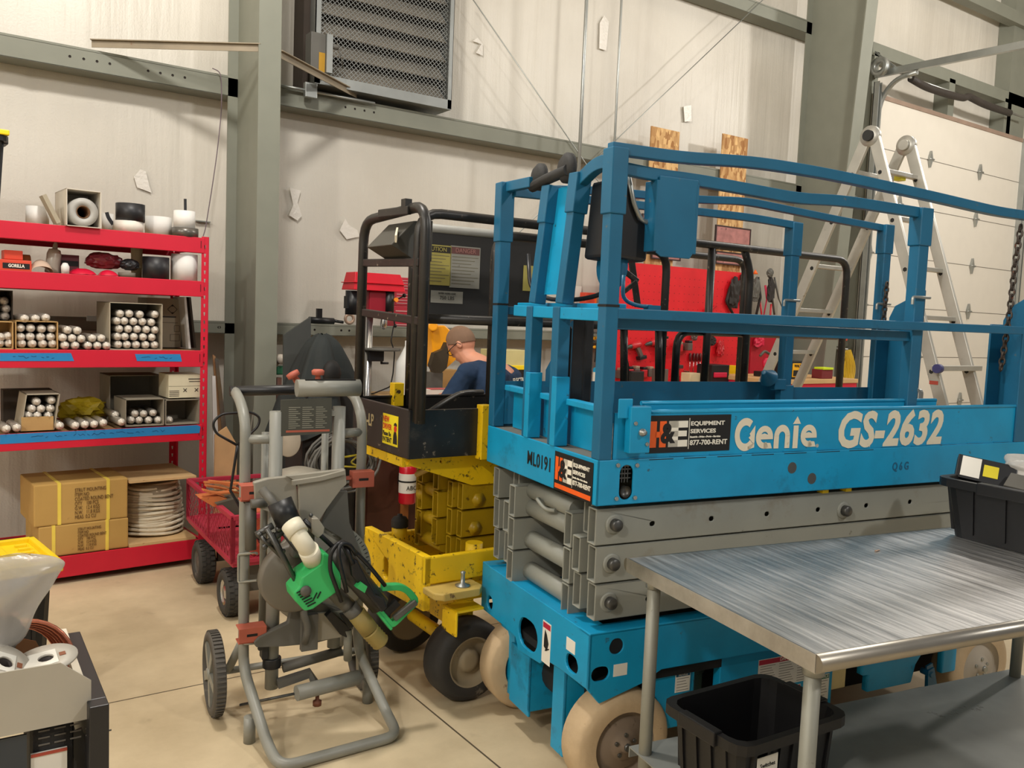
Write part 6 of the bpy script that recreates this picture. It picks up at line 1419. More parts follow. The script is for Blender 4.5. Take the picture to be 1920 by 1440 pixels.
hM = Wp(600, 66, GY - .2).z - Wp(600, 138, GY - .2).z; obj('motor_case', MB().box(-.09, .02, 0, .11, 0, hM, bev=.006), SD, mt_); obj('front_plate', MB().box(.02, .065, -.02, .13, .0, hM), GALV, mt_); obj('yellow_label', MB().box(-.03, .015, -.002, 0, 0, hM * .5), mat('amber_label', (176, 132, 20), .5), mt_)
obj('link_rod', MB().cyl((.1, .0, hM * .9), (.17, .03, hM * .25), .004, 6).cyl((.07, .02, hM * .75), (.12, .02, hM * .75), .02, 12), SD, mt_)
struct('trim_15', MB().box(Wp(570, 60, GY).x, Wp(583, 60, GY).x, GY + .01, WY, bl - .1, zt_), mat('dark_gap', (58, 48, 40), .8), 'dark gap beside the louvre')
# conduit, junction box and pull cord
p0 = wp(520, 156, GY - .02); p1 = wp(700, 200, GY - .02); zc_ = (wp(560, 168, GY - .02).z)
tag(obj('conduit', MB().tube([(p0.x, GY - .04, zc_ + .0), (wp(565, 160, GY).x, GY - .04, zc_), (wp(575, 160, GY).x, GY - .04, zc_), (p1.x, GY - .04, zc_)], .011, 10), GALV), 'thin horizontal conduit running beside the column', 'conduit')
jb_ = wp(577, 186, GY - .03); tag(obj('junction_box', MB().box(jb_.x - .045, jb_.x + .045, GY - .10, GY - .055, jb_.z, jb_.z + .105, bev=.004), GALV), 'galvanised junction box right of the left column', 'junction box')
P = [wp(x, y, GY - .03) for x, y in ((398, 128), (412, 134), (415, 150), (416, 200), (408, 280), (398, 350), (385, 430), (381, 443))]
tag(obj('hanging_cord', MB().tube(P, .0035, 6, .1), mat('cord_purple', (110, 96, 104), .6)), 'thin cord hanging from the girt to the shelving', 'cord')
# vertical rods and crossed bracing cables
for (x0, y0, x1, y1, r, yy, lab, nm) in ((1101, -20, 1086, 300, .016, 5.9, 'thicker of the two vertical conduits above the blue lift', 'conduit'), (1168, -20, 1150, 280, .011, 5.9, 'thinner of the two vertical conduits above the blue lift', 'conduit')):
    a = wp(x0, y0, yy); c = wp(x1, y1, yy); xm = (a.x + c.x) / 2; tag(obj('conduit', MB().cyl((xm, yy, 1.2), (xm, yy, 6.7), r, 10), GALV), lab, nm)
def cable(pts, lab, r=.005, yy=GY - .02, e=.6):
    A = wp(*pts[0], yy); B = wp(*pts[1], yy); d = (B - A).normalized(); tag(obj('brace_cable', MB().cyl(A - d * e, B + d * .3, r, 8), GALV), lab, 'bracing cable')
cable(((884, -5), (1350, 672)), 'bracing cable falling from upper left to lower right', e=.05); cable(((1425, 5), (880, 525)), 'bracing cable falling from upper right to lower left', yy=GY - .035)
# OSB boards, pictures
def osb():
    m = mat('strand_board', (206, 160, 98), .8, var=.1); nt = m.node_tree; N = nt.nodes; L = nt.links
    v = N.new('ShaderNodeTexVoronoi'); v.inputs['Scale'].default_value = 22; tc = [n for n in N if n.type == 'TEX_COORD'][0]; mp = N.new('ShaderNodeMapping'); mp.inputs['Scale'].default_value = (1.6, 1, .7); mp.inputs['Rotation'].default_value = (0, .6, 0); L.new(tc.outputs['Object'], mp.inputs[0]); L.new(mp.outputs[0], v.inputs['Vector'])
    r = N.new('ShaderNodeValToRGB'); r.color_ramp.elements[0].color = (*lin((150, 100, 52)), 1); r.color_ramp.elements[1].color = (*lin((226, 186, 128)), 1); sp_ = N.new('ShaderNodeSeparateColor'); L.new(v.outputs['Color'], sp_.inputs[0]); L.new(sp_.outputs[0], r.inputs[0]); L.new(r.outputs[0], N['Principled BSDF'].inputs['Base Color']); return m
OSB = osb()
for (x0, x1, yt, yb_, lab) in ((1222, 1275, 236, 480, 'left strip of strand board standing against the wall behind the blue rails'), (1356, 1403, 250, 480, 'right strip of strand board standing against the wall behind the blue rails')):
    a = wp(x0, yt, 6.15); c = wp(x1, yt + 8, 6.15); tag(obj('strand_board', MB().box(a.x, c.x, 6.15, 6.165, wp(x0, 520, 6.15).z, a.z), OSB), lab, 'board')
PIC = mat('pink_sepia_print', (176, 120, 116), .35, wear=(96, 64, 62), wamt=.4, wscale=14, var=.3, vscale=12)
for (x0, y0, x1, y1, lab) in ((1204, 400, 1235, 446, 'small framed print left of the two, behind the hanging blue channel'), (1342, 421, 1405, 470, 'large framed pink print below the right strand board'), (1222, 455, 1275, 490, 'framed pale print below the left strand board'), (1342, 470, 1400, 500, 'dark patterned print under the large pink print')):
    a = wp(x0, y0, 6.13); c = wp(x1, y1, 6.13); t = thing('framed_print', lab, 'picture', (a.x, 6.12, c.z)); w_ = c.x - a.x; h_ = a.z - c.z
    obj('picture_frame', MB().plate([(0, 0), (w_, 0), (w_, h_), (0, h_)], [[(.012, .012), (w_ - .012, .012), (w_ - .012, h_ - .012), (.012, h_ - .012)]], .02, MXZ(0)), mat('dark_picture_frame', (52, 34, 34), .4), t); obj('print', MB().box(.01, w_ - .01, .006, .012, .01, h_ - .01), PIC, t)
# red tool board
PR = mat('bright_red_board', (222, 26, 38), .45, wear=(180, 16, 26), wamt=.3, wscale=6, var=.08)
a = wp(1150, 481, 6.08); c = wp(1403, 500, 6.08); zt_ = (wp(1165, 484, 6.08).z + wp(1390, 517, 6.08).z) / 2; zb_ = wp(1300, 727, 6.08).z - .1
tb_ = thing('tool_board', 'large bright red tool board on the wall behind the lifts', 'tool board', (a.x, 6.08, zb_)); obj('board_panel', MB().box(0, c.x - a.x, 0, .02, 0, zt_ - zb_), PR, tb_)
q = MB()
for i in range(26):
    for j in range(16): q.box(.06 + i * (c.x - a.x - .1) / 26, .066 + i * (c.x - a.x - .1) / 26, -.0012, 0, .06 + j * (zt_ - zb_ - .1) / 16, .066 + j * (zt_ - zb_ - .1) / 16)
obj('peg_holes', q, DARK, tb_)
# long workbench along the wall
wx0 = wp(742, 700, 5.5).x; wx1 = wp(1413, 715, 5.3).x - .03; BZ = 1.02
wbn = thing('wall_workbench', 'long wooden-topped workbench along the wall under the red tool board', 'workbench', (wx0, 5.22, 0))
WOODT = mat('bench_wood', (206, 168, 116), .6, wear=(160, 120, 76), wamt=.3, wscale=10)
obj('bench_top', MB().box(0, wx1 - wx0, 0, .84, BZ - .04, BZ), WOODT, wbn)
obj('front_panel', MB().box(.05, wx1 - wx0 - .05, .32, .335, .1, BZ - .04), mat('red_brown_cabinet', (74, 38, 24), .5, wear=(50, 28, 18), wamt=.2, wscale=5), wbn)
for x in (.03, (wx1 - wx0) / 2, wx1 - wx0 - .16): obj('leg', MB().box(x, x + .06, .03, .09, 0, BZ - .04), WOODT, wbn)
# red mobile chest with a timber top, right part
a = wp(1413, 715, 5.3); c = wp(1565, 717, 5.3); zt2_ = wp(1450, 708, 5.3).z
rc = thing('tool_chest', 'low red tool chest with a pale timber top, right of the red board', 'tool chest', (a.x, 5.05, 0)); wC = c.x - a.x
obj('chest_top', MB().box(-.01, wC + .01, -.01, .72, zt2_ - .04, zt2_, bev=.004), WOODT, rc); obj('chest_body', MB().box(0, wC, 0, .70, .06, zt2_ - .04), RED, rc)
for k in range(4): obj('drawer', MB().box(.02, wC - .02, -.012, 0, .10 + k * .22, .30 + k * .22, bev=.004), RED, rc)
# ---- tools on the board
TR = mat('tool_red', (196, 34, 44), .4); TG = mat('tool_grey', (96, 84, 78), .5, wear=(160, 140, 130), wamt=.2); TAN_ = mat('bare_wood_metal', (176, 150, 130), .4, .3)
def drill(px, py, lab, s=1., yy=6.045):
    p = wp(px, py, yy); t = thing('cordless_drill', lab, 'drill', p, rot=(0, R(-12), 0))
    obj('motor_housing', MB().lathe([(0, 0), (.026 * s, 0), (.032 * s, .02), (.032 * s, .10), (.024 * s, .12), (0, .12)], (-.01, 0, 0), (1, 0, 0), 14), TR, t)
    obj('chuck', MB().lathe([(.022, 0), (.018, .05), (.009, .07), (.006, .08), (0, .08)], (-.01, 0, 0), (-1, 0, 0), 14), DKSTEEL, t)
    obj('handle', MB().rtube([(.06, 0, -.02), (.085, 0, -.07), (.10, 0, -.12)], .036, .036), TG, t); obj('battery', MB().box(.06, .15, -.03, .03, -.15, -.115, bev=.006), BLKM, t)
drill(1185, 649, 'left cordless drill hung on the red board'); drill(1222, 643, 'right cordless drill hung on the red board')
for i, (px, py, m) in enumerate(((1168, 700, TG), (1184, 697, TR), (1196, 696, TG), (1210, 698, TR), (1222, 697, TG), (1250, 640, TR), (1277, 650, TR), (1295, 648, TG))):
    p = wp(px, py, 6.0); t = thing('battery_pack', 'tool battery pack %s' % ('leftmost in the row under the drills', 'second in the row under the drills', 'third in the row, with a grey label', 'fourth in the row under the drills', 'last in the row under the drills', 'beside the right drill', 'hung left above the screwdrivers', 'hung above the screwdrivers')[i] , 'battery', (p.x, 6.0, p.z - .05))
    obj('pack_body', MB().box(-.032, .032, 0, .077, 0, .075, bev=.008), m, t); obj('pack_cap', MB().box(-.026, .026, .0, .06, .075, .10, bev=.006), TAN_ if i % 2 == 0 else BLKM, t)
for i, px in enumerate((1294, 1301, 1307, 1313)):
    p = wp(px, 672, 6.065); t = thing('screwdriver', ('screwdriver with a dark red handle, %s of four on the red board' % ('leftmost', 'second', 'third', 'rightmost')[i]), 'screwdriver', (p.x, 6.065, p.z))
    obj('handle', MB().lathe([(0, .055), (.012, .05), (.014, .02), (.011, -.025), (0, -.03)], seg=10), mat('maroon_handle', (98, 34, 36), .4), t); obj('shaft', MB().cyl((0, 0, -.03), (0, 0, -.14), .0035, 6), CHROME, t)
for i, (x0, y0, x1, y1) in enumerate(((1282, 695, 1292, 697), (1284, 699, 1316, 698), (1300, 690, 1303, 712), (1307, 692, 1312, 716))):
    tag(obj('small_wrench', MB().bar(wp(x0, y0, 6.074), wp(x1, y1, 6.074), .008, .01), CHROME), 'small bright wrench %s under the screwdrivers' % ('lying at the left', 'lying across', 'hanging left', 'hanging right')[i], 'wrench')
def stick(nm, lab, cat, pts, r, m, yy, r2=None): return tag(obj(nm, MB().tube([wp(x, y, yy) for x, y in pts], r, 8, .02, r2=r2), m), lab, cat)
stick('red_shears', 'red-handled shears hung in the middle of the red board', 'shears', ((1318, 600), (1322, 585), (1330, 578)), .012, TR, 6.064)
stick('red_pliers', 'red-handled pliers behind the dark post', 'pliers', ((1322, 600), (1327, 585), (1343, 573)), .010, TR, 6.068)
stick('claw_hammer', 'hammer with a dark shaft under the cage arch', 'hammer', ((1270, 690), (1272, 724)), .014, BLKM, 5.95)
q = MB(); p = wp(1272, 688, 5.95); q.box(p.x - .05, p.x + .05, 5.93, 5.97, p.z - .015, p.z + .02, bev=.004); tag(obj('hammer_head', q, DKSTEEL), 'dark block at the top of the hammer shaft', 'hammer head')
# hanging cluster of straps, harness and clamps at the right of the board
HARN = mat('black_webbing', (44, 40, 38), .7, wear=(140, 120, 100), wamt=.2, wscale=20)
for i, (pts, m, r, lab) in enumerate((
    (((1380, 520), (1368, 545), (1362, 565), (1375, 590)), HARN, .022, 'black harness hanging at the right end of the red board'), (((1392, 515), (1388, 545), (1395, 580)), HARN, .02, 'second black strap of the hanging cluster'),
    (((1420, 520), (1425, 560), (1418, 590)), HARN, .022, 'dark clamp bundle left of the grey wrench'), (((1443, 510), (1446, 545), (1452, 590)), SD, .018, 'grey wrench at the top of the hanging cluster'),
    (((1435, 535), (1438, 560), (1432, 592)), mat('pink_handle', (206, 40, 78), .45), .012, 'pink-handled cutter in the hanging cluster'), (((1425, 565), (1428, 590), (1425, 620)), TR, .010, 'left red pipe-wrench handle in the hanging cluster'), (((1446, 570), (1444, 595), (1444, 620)), TR, .011, 'right red pipe-wrench handle in the hanging cluster'),
    (((1452, 520), (1460, 560), (1472, 590)), SD, .010, 'thin grey hook right of the hanging cluster'), (((1400, 530), (1404, 560), (1398, 590)), HARN, .016, 'short black belt in the hanging cluster'))):
    stick('hung_tool', lab, 'hand tool', pts, r, m, 6.078 - r, r2=r * .6)
tag(obj('wrench_jaw', crumple(.045, .03, .05, 2, amp=.25), SD), 'grey wrench jaw topping the hanging cluster', 'wrench').location = wp(1444, 512, 6.04)
tag(obj('orange_cone', MB().lathe([(0, .05), (.03, 0), (0, 0)]), mat('cone_orange', (250, 110, 40), .5)), 'small orange cap above the hanging cluster', 'cap').location = wp(1416, 514, 6.045)
a = wp(1404, 720, 6.08); c = wp(1470, 610, 6.08); tag(obj('tool_backboard', MB().box(a.x, c.x, 6.08, 6.10, a.z - .2, c.z), mat('deep_red_panel', (176, 22, 40), .5, wear=(110, 16, 28), wamt=.3, wscale=8)), 'low dark red panel right of the large red board', 'panel')
for i, (px, py, sx, sz, m, lab) in enumerate(((1378, 552, .075, .16, HARN, 'big bundle of black gloves and straps at the right end of the red board'), (1418, 545, .06, .13, SD, 'dark bundle of clamps behind the cage arch'), (1447, 545, .05, .14, HARN, 'tangle of black straps under the grey wrench jaw'),
        (1425, 640, .07, .07, mat('pink_red_trim', (204, 28, 66), .5), 'bright pink-red pouch hung low right of the board'), (1330, 588, .03, .06, TR, 'red pliers bundle above the mid rail'), (1337, 640, .035, .05, HARN, 'dark pouch hung under the mid rail'), (1303, 632, .02, .04, TG, 'grey tool head hung above the screwdrivers'), (1352, 655, .04, .09, TR, 'red squeegee hung behind the cage post'))):
    p = wp(px, py, 6.03); o = tag(obj('hung_bundle', crumple(sx, .035, sz, 40 + i, sub=3, amp=.5, freq=3.5), m), lab, 'tool bundle'); o.location = (p.x, 6.04, p.z)
for i, (px, w_, h_, m, lab) in enumerate(((1195, .16, .05, BLKM, 'flat black case on the bench under the batteries'), (1245, .10, .07, TG, 'grey charger on the bench under the right drill'), (1308, .22, .03, mat('cream_pad', (222, 206, 168), .6), 'pale pad on the bench under the screwdrivers'), (1322, .09, .10, TR, 'small red case on the bench left of the tool bag'), (1385, .05, .10, YLD, 'yellow block on the bench behind the cage post'))):
    p = wp(px, 722, 5.75); t = thing('bench_item', lab, 'bench item', (p.x, 5.75, BZ + .001)); obj('body', MB().box(-w_ / 2, w_ / 2, 0, .12, 0, .12 + h_, bev=.006), m, t)
# bench clutter seen between the rails
def clut(nm, lab, cat, px, py, w_, h_, d, m, yy, bev=.006, build=None, tilt=0, base=None):
    p = wp(px, py, yy); p.z = p.z if base is None else base + .001; t = thing(nm, lab, cat, (p.x, yy, p.z), rot=(0, tilt, 0)); obj('body', build or MB().box(-w_ / 2, w_ / 2, 0, d, 0, h_, bev=bev), m, t); return t
t = clut('red_tool_bag', 'black and red tool bag on the bench behind the cage', 'tool bag', 1350, 722, .24, .24, .2, BLKM, 5.6, base=BZ); obj('bag_trim', MB().box(-.10, .08, -.012, 0, .12, .17, bev=.01), mat('pink_red_trim', (204, 28, 66), .5), t); obj('bag_tag', MB().box(-.13, -.06, -.016, -.002, .03, .07), PAPER, t)
t = clut('red_saw', 'red circular saw resting beside the tool bag', 'saw', 1434, 709, .1, .05, .1, BLKM, 5.4, base=zt2_); obj('saw_guard', MB().lathe([(0, 0), (.055, 0), (.055, .03), (0, .03)], (0, .0, .13), (0, -1, 0), 24), mat('pink_red_trim', (204, 28, 66), .5), t); obj('saw_handle', MB().tube([(-.09, 0, .20), (-.03, 0, .25), (.05, 0, .22)], .014, 8, .03), SD, t)
t = clut('white_hose_gun', 'white caulking gun leaning right of the red saw', 'caulking gun', 1456, 709, .03, .26, .05, mat('off_white_plastic', (206, 200, 184), .5), 5.3, tilt=R(14), base=zt2_ + .006); obj('gun_tip', MB().cyl((-.02, .02, .26), (-.08, .02, .30), .012, 8), TAN_, t); obj('gun_disc', MB().cyl((-.09, 0, .29), (-.07, .01, .28), .03, 14), GALV, t)
t = clut('yellow_case', 'black and yellow tool case lettered WALT on the tool chest', 'tool case', 1497, 709, .22, .17, .2, BLKM, 5.1, base=zt2_); obj('yellow_panel', MB().box(-.10, .02, -.006, 0, .02, .15, bev=.003), mat('tool_yellow', (250, 184, 20), .45), t)
text('case_lettering', 'WALT', .035, TXZ(-.03, -.008, .125), INK, t, bold=.001); obj('case_window', MB().box(-.09, -.01, -.009, -.005, .03, .085, bev=.003), INK, t)
t = clut('glove_bundle', 'maroon gloves with a lime edge on the tool chest', 'gloves', 1551, 709, .17, .09, .12, mat('maroon_cloth', (122, 40, 44), .7), 5.1, base=zt2_); obj('lime_edge', MB().box(-.08, .08, -.01, .1, .088, .11, bev=.006), mat('lime', (206, 230, 40), .5), t)
YH = mat('yellow_hose', (204, 168, 34), .45, wear=(160, 120, 20), wamt=.2)
hs = thing('yellow_hose', 'yellow hose looped and hung beside the garage door', 'hose', (0, 0, 0))
q = MB()
for k in range(7):
    dx = -14 + k * 4.2; q.tube([wp(1591 + dx * .3, 656, 5.7 + k * .01), wp(1586 + dx, 690, 5.7 + k * .01), wp(1590 + dx * .5, 728, 5.7), wp(1596 + dx * .8, 690, 5.72), wp(1591 + dx * .3, 656, 5.7 + k * .01)], .0085, 6, .12)
obj('hose_loops', q, YH, hs); hk = wp(1590, 655, 5.65); obj('hook', MB().cyl(hk, (hk.x, 6.39, hk.z), .01, 8), GALV, hs)
t = clut('power_reel', 'small red and black reel hung above the yellow hose', 'reel', 1585, 640, .07, .07, .05, BLKM, 5.9); obj('reel_bracket', MB().box(-.01, .01, .03, .49, .03, .05), GALV, t); obj('reel_face', MB().cyl((0, -.01, .035), (0, .0, .035), .03, 16), mat('reel_red', (190, 70, 50), .5), t)
t = clut('brown_box', 'brown box on the shelf ledge behind the ladder', 'box', 1527, 655, .16, .2, .1, mat('brown_box_m', (110, 78, 60), .7), 6.0)
tag(obj('neon_cord', MB().tube([wp(1553, 645, 5.9), wp(1556, 680, 5.9), wp(1556, 708, 5.9)], .006, 6), mat('neon_yellow', (226, 230, 60), .5)), 'neon yellow cord hanging left of the yellow hose', 'cord')
# clamps, cans and boxes left of the red board
p = wp(1107, 577, 6.22); tag(obj('wall_ledge', MB().box(p.x - .14, p.x + .12, 6.18, 6.385, p.z - .02, p.z), STEEL), 'small grey ledge left of the red board', 'ledge')
t = clut('orange_carton', 'orange-red carton on the ledge left of the red board', 'carton', 1107, 577, .14, .14, .08, ORB, 6.22, base=p.z); obj('carton_side', MB().box(.05, .07, -.003, .08, 0, .13), mat('bright_orange', (250, 110, 40), .5), t); obj('carton_picture', MB().box(-.05, .03, -.003, 0, .08, .11), mat('grey_picture', (120, 110, 100), .5), t)
t = clut('notice_sheet', 'white printed sheet fixed to the wall left of the orange carton', 'sheet', 1082, 576, .09, .20, .004, PAPER, 6.37, bev=0)
p = wp(1113, 625, 5.9); tag(obj('clamp_rail', MB().box(p.x - .08, p.x + .08, 5.80, 6.38, p.z + .0, p.z + .012), DKSTEEL), 'steel hanging rail above the yellow clamps', 'rail')
for i, (px, py) in enumerate(((1105, 632), (1114, 634), (1122, 633))):
    p = wp(px, py, 5.94 - .055 * i); t = thing('bar_clamp', ('yellow-handled bar clamp, %s of three hung by the red board' % ('leftmost', 'middle', 'rightmost')[i]), 'clamp', p)
    obj('clamp_handle', MB().ball((0, 0, 0), .022, (1, 1, .8), 2).ball((0.01, 0, -.08), .018, (1.2, 1, .8), 2), mat('clamp_yellow', (240, 172, 30), .45), t); obj('clamp_bar', MB().rtube([(0, .01, 0), (-.02, .01, -.22)], .008, .012), INK, t); obj('clamp_jaw', MB().box(-.03, .03, 0, .02, -.045, -.025), DKSTEEL, t)
t = clut('blue_canister', 'blue canister with a white label left of the red board', 'canister', 1120, 724, .1, .1, .1, BLUE, 5.7, base=BZ, build=MB().lathe([(0, 0), (.045, 0), (.045, .20), (.03, .21), (0, .21)], seg=20)); obj('canister_label', MB().lathe([(.0455, .09), (.0455, .17)], seg=20), PAPER, t)
t = clut('red_bottle', 'red-capped bottle beside the blue canister', 'bottle', 1107, 724, .1, .1, .1, mat('pink_red_bottle', (190, 60, 66), .4), 5.6, base=BZ, build=MB().lathe([(0, 0), (.03, 0), (.03, .05), (.018, .07), (.018, .08), (0, .08)], seg=14))
t = clut('red_bottle', 'second red bottle left of the blue canister', 'bottle', 1098, 724, .1, .1, .1, mat('dark_red_bottle', (160, 40, 50), .4), 5.66, base=BZ, build=MB().lathe([(0, 0), (.028, 0), (.028, .05), (.016, .065), (0, .065)], seg=14))
t = clut('white_packet', 'pale blue packet behind the red bottles', 'packet', 1102, 705, .07, .19, .02, mat('pale_blue', (206, 222, 228), .5), 5.78, base=BZ)
# ---- drill press
dp = thing('drill_press', 'drill press with a bright red belt cover behind the black cage', 'drill press', (wp(692, 560, 5.75).x, 5.75, 0))
def dq(px, py, y=5.75): p = wp(px, py, y); return V((p.x - dp.location.x, p.y - 5.75, p.z))
RC = mat('glossy_red_cover', (206, 22, 42), .3)
z0, z1 = dq(690, 545).z, dq(690, 512).z; xl_, xr_ = dq(652, 530).x, dq(748, 530).x
b = MB(); xm = xr_ - .10; b.hexa([(xl_, -.11, z0), (xr_, -.11, z0), (xr_, .11, z0), (xl_, .11, z0), (xl_ + .01, -.10, z0 + .055), (xr_ - .01, -.10, z0 + .055), (xr_ - .01, .10, z0 + .055), (xl_ + .01, .10, z0 + .055)]); b.hexa([(xl_ + .01, -.10, z0 + .055), (xr_ - .005, -.10, z0 + .055), (xr_ - .005, .10, z0 + .055), (xl_ + .01, .10, z0 + .055), (xl_ + .02, -.08, z1), (xr_ - .03, -.08, z1), (xr_ - .03, .08, z1), (xl_ + .02, .08, z1)]); b.box(xl_ - .004, xr_ + .004, -.114, .114, z0 + .05, z0 + .057)
obj('belt_cover', b, RC, dp, bev=.006)
obj('head_casting', MB().box(dq(685, 560).x, dq(722, 560).x, -.07, .07, dq(700, 592).z, z0, bev=.012), mat('deep_red_casting', (150, 22, 42), .4), dp)
obj('motor', MB().cyl((dq(662, 560).x, 0, dq(660, 590).z), (dq(662, 560).x, 0, dq(660, 545).z), .055, 18).box(dq(648, 560).x, dq(655, 560).x, -.03, .03, dq(650, 578).z, dq(650, 555).z), BLKM, dp)
obj('quill_cap', MB().cyl((dq(723, 560).x, -.06, dq(720, 584).z), (dq(723, 560).x, -.06, z0), .036, 18), BLKM, dp)
obj('orange_switch', MB().cyl((dq(731, 562).x, -.11, dq(731, 562).z), (dq(731, 562).x, -.09, dq(731, 562).z), .016, 14), mat('switch_orange', (255, 150, 40), .4), dp)
obj('column_tube', MB().cyl((dq(691, 650).x, 0, 0.02), (dq(691, 650).x, 0, dq(691, 590).z), .028, 20), CHROME, dp)
obj('chuck', MB().lathe([(.022, 0), (.026, -.03), (.022, -.06), (.010, -.075), (0, -.075)], (dq(714, 600).x, -.05, dq(714, 598).z), (0, 0, 1), 18), CHROME, dp)
obj('feed_lever', MB().tube([dq(738, 565), dq(757, 555)], .006, 6).ball(dq(758, 554), .016).tube([dq(735, 575), dq(740, 608)], .006, 6).ball(dq(741, 611), .014), BLKM, dp)
zt3 = dq(710, 652).z; obj('work_table', MB().lathe([(0, 0), (.14, 0), (.14, .018), (0, .018)], (dq(712, 652).x, -.03, zt3 - .018), seg=30), SD, dp)
obj('table_bracket', MB().box(dq(686, 670).x, dq(715, 670).x, -.05, .04, dq(700, 677).z, zt3 - .018, bev=.01).tube([dq(714, 672), dq(716, 682)], .01, 8).tube([dq(714, 681), dq(728, 681)], .008, 8), BLKM, dp)
obj('base_plate', MB().box(dq(691, 650).x - .11, dq(691, 650).x + .11, -.25, .15, 0, .03, bev=.01), SD, dp)
stick('black_power_cord', 'black power cord drooping below the drill press', 'cord', ((738, 612), (733, 640), (740, 660), (737, 700), (732, 725), (700, 738), (680, 738)), .005, BLKM, 5.8)
# red parts cases on the ledge
for i, (l, t_, r_, b_) in enumerate(((741, 546, 768, 573), (738, 574, 770, 616), (745, 521, 775, 545))):
    a = wp(l, b_, 6.22); c = wp(r_, t_, 6.22); t = thing('parts_case', 'red ribbed parts case, %s behind the drill press' % ('middle', 'lowest', 'topmost')[i], 'parts case', (a.x, 6.22, a.z)); w_ = c.x - a.x; h_ = c.z - a.z - .002; obj('case_body', MB().box(0, w_, 0, .12, 0, h_, bev=.006), mat('case_red', (178, 40, 58), .45), t)
    q = MB()
    for k in range(4): q.box(w_ * .08, w_ * .92, -.004, 0, h_ * (.15 + .2 * k), h_ * (.2 + .2 * k))
    obj('case_rib', q, mat('pale_ribs', (206, 150, 150), .5), t)
# welding blanket thrown over a machine
wbx = wp(604, 700, 5.1); q = MB(); bz = .35
def drape(u, v):
    a = 2 * PI * u; rad = (.03 + .27 * v ** .9) * (1 + .20 * math.sin(a * 3 + 1.2) * v + .15 * math.sin(a * 7) * v ** .6 + .07 * math.sin(a * 13 + 2) * v ** .6); zt__ = 1.50
    return V((wbx.x + rad * math.cos(a) * 1.05, 5.1 + rad * .8 * math.sin(a), zt__ - .62 * v ** 1.5 - .035 * math.sin(a * 5 + 1) * v + .012 * noise.noise(V((u * 14, v * 5, 2)))))
top = wp(605, 626, 5.1).z
q.grid(48, 18, lambda u, v: V((drape(u, v).x, drape(u, v).y, drape(u, v).z - 1.50 + top)))
BLT = mat('dark_teal_blanket', (27, 34, 34), .75, wear=(90, 96, 92), wamt=.12, wscale=5, var=.2, bump=.2, bscale=30)
wo = wp(622, 700, 4.86); wt = thing('draped_welder', 'machine under a dark teal welding blanket beside the saw stand top', 'covered machine', (0, 0, 0)); obj('blanket', q, BLT, wt)
obj('opening_shade_ball', MB().ball(wo, .075, (.8, .6, 1.1)), DARK, wt); obj('machine_body', MB().box(wbx.x - .18, wbx.x + .18, 4.95, 5.25, .02, top - .35, bev=.02), mat('machine_dark', (40, 40, 40), .6), wt)  # dark ball stands in for the shaded hollow under the blanket
q = MB(); ppx(q, [(532, 628), (583, 594), (583, 760), (532, 760)], 5.45, .02, WF); tag(obj('steel_panel', q.box(wp(532, 700, 5.45).x, wp(583, 700, 5.45).x, 5.45, 5.47, 0, wp(550, 740, 5.45).z), mat('charcoal_sheet', (66, 68, 66), .5, wear=(90, 92, 90), wamt=.15)), 'charcoal sheet panel standing behind the blanket', 'panel')
# regulator on its gas cylinder
rg = wp(520, 694, 5.60); gc = thing('gas_cylinder', 'gas cylinder with a green and brass regulator right of the column', 'gas cylinder', (rg.x, 5.60, 0)); zz = rg.z
obj('cylinder_body', MB().lathe([(0, 0), (.07, 0), (.07, zz - .28), (.06, zz - .20), (.03, zz - .16), (.03, zz - .05), (0, zz - .05)], seg=24), mat('cylinder_rust', (94, 52, 36), .6), gc)
obj('regulator_body', MB().box(-.03, .06, -.03, .03, zz - .03, zz + .03, bev=.01), mat('regulator_green', (52, 110, 78), .5), gc)
for x, z in ((-.035, .055), (.01, .075)): obj('gauge', MB().lathe([(0, -.014), (.034, -.014), (.034, .014), (0, .014)], (x, -.03, zz + z), (.5, -1, 0), 20), mat('gauge_face', (200, 190, 176), .4), gc)
obj('valve_knob', MB().cyl((.07, 0, zz + .05), (.07, 0, zz + .075), .03, 14), DKSTEEL, gc)
obj('gas_hose', MB().tube([(-.03, -.03, zz - .02), (-.10, -.04, zz - .10), (-.16, -.04, zz - .22), (-.20, -.04, zz - .5), (-.22, -.04, zz - .8)], .008, 8, .05), mat('hose_grey', (116, 112, 100), .6), gc)
# coil of grey cable and a pale disc behind the stand
GC = mat('grey_cable', (92, 90, 84), .55, wear=(130, 126, 116), wamt=.2)
ccx = wp(642, 862, 4.72); cbt = thing('cable_coil', 'big tangled coil of grey cable hung behind the saw stand', 'cable coil', ccx)
q = MB(); rr = random.Random(11); P = []
for k in range(13 * 20):
    a = 2 * PI * k / 20; j = k / 20; P.append(V(((.185 + .025 * math.sin(j * 2.3) + .03 * math.sin(a * 2 + j)) * math.cos(a), (j - 6) * .012 + .02 * math.sin(a * 3 + j), (.15 + .03 * math.sin(j * 1.7)) * math.sin(a) - .01)))
q.tube(P, .0085, 7); obj('cable_turns', q, GC, cbt)
obj('yellow_cord', MB().tube([(-.06, -.02, .03), (0, -.03, .02), (.10, -.02, .03), (.05, 0, -.02), (.11, -.02, -.05), (-.05, -.03, -.03)], .006, 6, .02), mat('yellow_cord_m', (176, 160, 40), .5), cbt)
dk = wp(538, 823, 4.72); tag(obj('pale_disc', MB().lathe([(0, -.006), (.10, -.004), (.105, .003), (.10, .006), (0, .004)], dk, (.45, -1, .25), 36), mat('pale_disc_m', (186, 172, 152), .5, wear=(150, 130, 110), wamt=.2)), 'pale round metal disc behind the stand tubes', 'disc')
